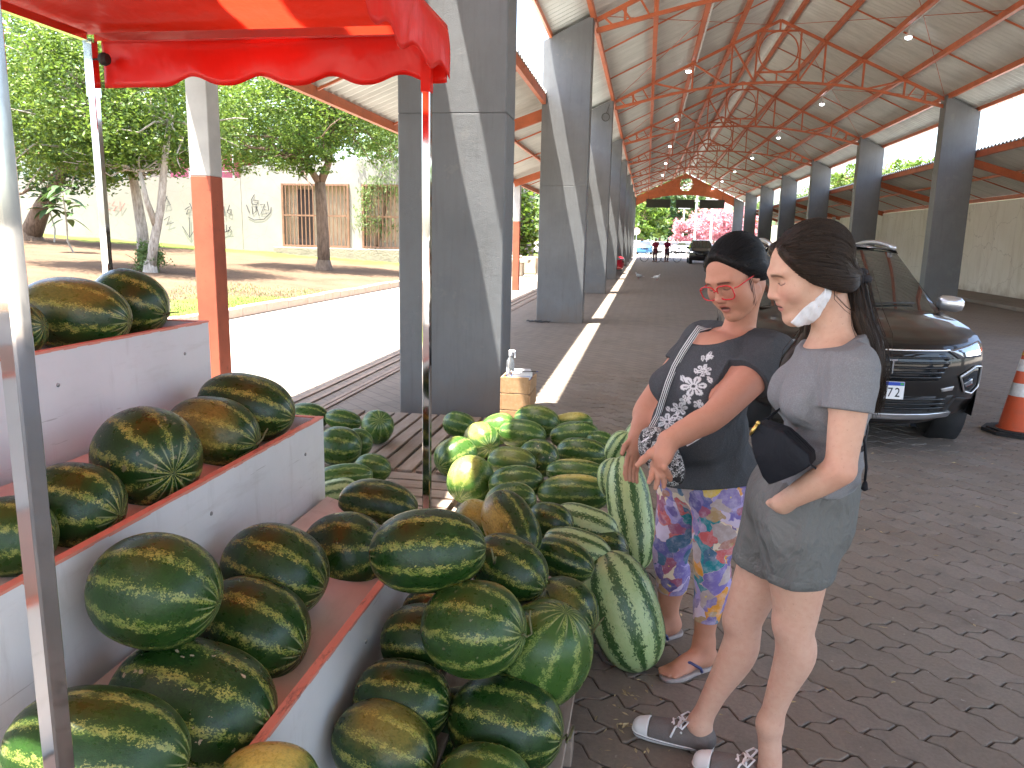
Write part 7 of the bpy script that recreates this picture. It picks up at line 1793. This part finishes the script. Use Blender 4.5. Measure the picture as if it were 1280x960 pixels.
# patterned crossbody pouch with striped strap
t = NT('scribbled_fabric'); vz = t.vor(42, 'DISTANCE_TO_EDGE', t.mix(.3, t.co(), t.noise(25, 3)[1]))[0]; n = t.noise(30, 4)[0]
t.p(Base_Color=t.mix(t.math('MULTIPLY', t.ramp(vz, [(.05, 1), (.09, 0)]), t.ramp(n, [(.42, 0), (.48, 1)])), (.012, .012, .014), (.68, .68, .66)), Roughness=.75); M_SCR = t.m
pcn = J(829, 572, 2.52); pouch = empty('patterned_pouch', tuple(pcn), 0, 'black pouch with white scribble pattern hanging behind the pointing hand', 'bag')
F = Field(); pa = nrm(J(852, 600, 2.5)-J(812, 535, 2.56)); pnn = nrm(np.cross(pa, UPV)); pnn = pnn if pnn[1] < 0 else -pnn; pu = np.cross(pnn, pa); Bp = np.stack([pa, pu, pnn], 1)
F.ell(pcn, (.105, .058, .035), Bp, .03); F.ell(pcn-pa*.045, (.055, .060, .036), Bp, .04); F.disp = folds(5, .004, 35); pbod = fbuild('pouch_body', F, .0035, M_SCR, pouch, 2)
M_STRIPE = NT('striped_webbing'); xs_ = M_STRIPE.noise(1, 0)[0]; at_ = M_STRIPE.n('Attribute', attribute_name='across').outputs[1]; sx_ = M_STRIPE.xyz(at_)[0]
M_STRIPE.p(Base_Color=M_STRIPE.mix(M_STRIPE.math('GREATER_THAN', M_STRIPE.math('SINE', M_STRIPE.math('MULTIPLY', sx_, 11.)), 0.), (.015, .015, .018), (.7, .7, .7)), Roughness=.8)
def striped(name, pts, nrms, wd, parent):
    m = MB(); m.v = []; n_ = len(pts); vs = []; A_ = []
    for i, p in enumerate(pts):
        p = Vector(p); t_ = (Vector(pts[min(i+1, n_-1)])-Vector(pts[max(i-1, 0)])).normalized(); nn_ = Vector(nrms[i]); nn_ = (nn_-t_*t_.dot(nn_)).normalized(); a = t_.cross(nn_)
        for k in range(9): f_ = k/4-1; m.v.append(tuple(p+a*(f_*wd/2)+nn_*.002)); A_.append((f_, 0, 0))
    for i in range(n_-1):
        for k in range(8): m.f.append((i*9+k, i*9+k+1, i*9+10+k, i*9+9+k)); m.mi.append(0)
    me = m.mesh(name, True); q_ = me.attributes.new('across', 'FLOAT_VECTOR', 'POINT'); q_.data.foreach_set('vector', np.array(A_, np.float32).ravel()); me.materials.append(M_STRIPE.m); o = link(name, me, None, parent); so2 = o.modifiers.new('t', 'SOLIDIFY'); so2.thickness = .003
def surf_at(px, py, mesh_fields, lo=1.9, hi=3.3, eps=.006):
    d = np.array(ray(px, py)); o = CAM_NP; t_ = lo
    for _ in range(200):
        P = (o+d*t_)[None]; dist = min(float(mesh_fields.ev(P, pr[4])[0]) for pr in mesh_fields.p if pr[0] == 'u')
        if dist < eps: break
        t_ += max(.002, dist*.7)
        if t_ > hi: break
    return o+d*t_
TF = Field(); torsoA(TF, .018); TF.chain([LS, LS*.52+LE*.48], [.082, .078], .04)
sp = [surf_at(*p, TF) for p in ((873, 410), (865, 422), (853, 440), (843, 458), (835, 478), (828, 500), (822, 520))]; sp.append(pcn-pa*.095); sp = [nek-lA*.105-UPV*.075-fA*.075, nek-lA*.105-UPV*.02-fA*.03, nek-lA*.102-UPV*.005+fA*.03]+sp
striped('strap', [tuple(p) for p in sp], [tuple(nrm(UPV+.2*fA-lA*.3))]*3+[tuple(-np.array(ray(850, 450)))]*(len(sp)-3), .022, pouch)
for k in range(3):
    q = MB(); q.tube([tuple(pcn-pa*(.078-.016*k)+pu*(b_*.05)+pnn*(.036-.03*abs(b_)**2)) for b_ in np.linspace(-.95, .95, 9)], .0034, 6); q.build('white_trim', M_LACE, pbod, True)
sp = [surf_at(*p, TF) for p in ((858, 556), (870, 549), (884, 540))]
m = MB(); m.ribbon([tuple(p) for p in sp], [tuple(-np.array(ray(850, 450)))]*3, .012, .003); m.build('strap', M_LACE, pouch)
# ================================================================= cyclists at the far end (small in the picture)
def cyclist(loc, face, top, cap_c, label):
    f = nrm((math.cos(face), math.sin(face), 0)); l = np.cross(UPV, f); o = np.array(loc); Bc = np.stack([f, l, UPV], 1); F = Field(); W_ = lambda a, b, c_: o+f*a+l*b+UPV*c_
    F.ell(W_(0, 0, .95), (.12, .17, .13), Bc, .06); F.ell(W_(.02, 0, 1.25), (.13, .18, .22), Bc, .06); F.cap(W_(0, .12, 1.42), W_(0, -.12, 1.42), .06, .06, .05); F.cap(W_(0, 0, 1.42), W_(.02, 0, 1.56), .06, .055, .04); F.ell(W_(.03, 0, 1.64), (.095, .078, .115), Bc, .03); F.ell(W_(.12, 0, 1.63), (.02, .015, .02), Bc, .02)
    for s in (-1, 1):
        F.chain([W_(0, s*.09, .92), W_(.05, s*.1, .5), W_(-.02, s*.1, .06)], [.09, .065, .045], .04); F.chain([W_(-.03, s*.1, .045), W_(.16, s*.11, .04)], [.045, .035], .03); F.chain([W_(0, s*.2, 1.40), W_(.1, s*.25, 1.14), W_(.33, s*.22, 1.05)], [.055, .045, .032], .03); F.ell(W_(.38, s*.21, 1.04), (.05, .035, .03), Bc, .02)
        for i in range(3): F.cap(W_(.39, s*(.19+.02*i), 1.03), W_(.42, s*(.19+.02*i), .99), .013, .011, .01)
    p = fbuild('person', F, .018, M_SKIN, None, 1, flat_paint((.33, .17, .11))); tag(p, label, 'person')
    F = Field(); F.ell(W_(0, 0, .98), (.135, .185, .12), Bc, .06); F.ell(W_(.02, 0, 1.25), (.145, .195, .22), Bc, .06); F.cap(W_(0, .12, 1.42), W_(0, -.12, 1.42), .07, .07, .05)
    for s in (-1, 1): F.cap(W_(0, s*.2, 1.40), W_(.06, s*.23, 1.22), .07, .065, .04)
    fbuild('shirt', F, .018, cloth_mat('shirt_'+label[:4], None, top), p, 1)
    F = Field(); F.ell(W_(0, 0, .92), (.13, .18, .12), Bc, .06)
    for s in (-1, 1): F.chain([W_(0, s*.09, .90), W_(.05, s*.1, .5), W_(0, s*.1, .15)], [.1, .08, .06], .04)
    fbuild('trousers', F, .018, cloth_mat('trousers_'+label[:4], None, (.12, .03, .04)), p, 1)
    F = Field(); F.ell(W_(.02, 0, 1.70), (.105, .09, .075), Bc, .02); F.cap(W_(.08, 0, 1.69), W_(.16, 0, 1.67), .05, .03, .02); F.clip(lambda P: -(P[:, 2]-1.665)); fbuild('cap', F, .015, cloth_mat('cap_'+label[:4], None, cap_c), p, 1)
cyclist((BK1[0]-.02, BK1[1]+.35, 0), R(240), (.20, .02, .04), (.30, .45, .60), 'left cyclist in dark red shirt standing at the hall exit')
cyclist((BK2[0]+.0, BK2[1]+.35, 0), R(300), (.26, .02, .05), (.66, .68, .70), 'right cyclist in red shirt standing at the hall exit')
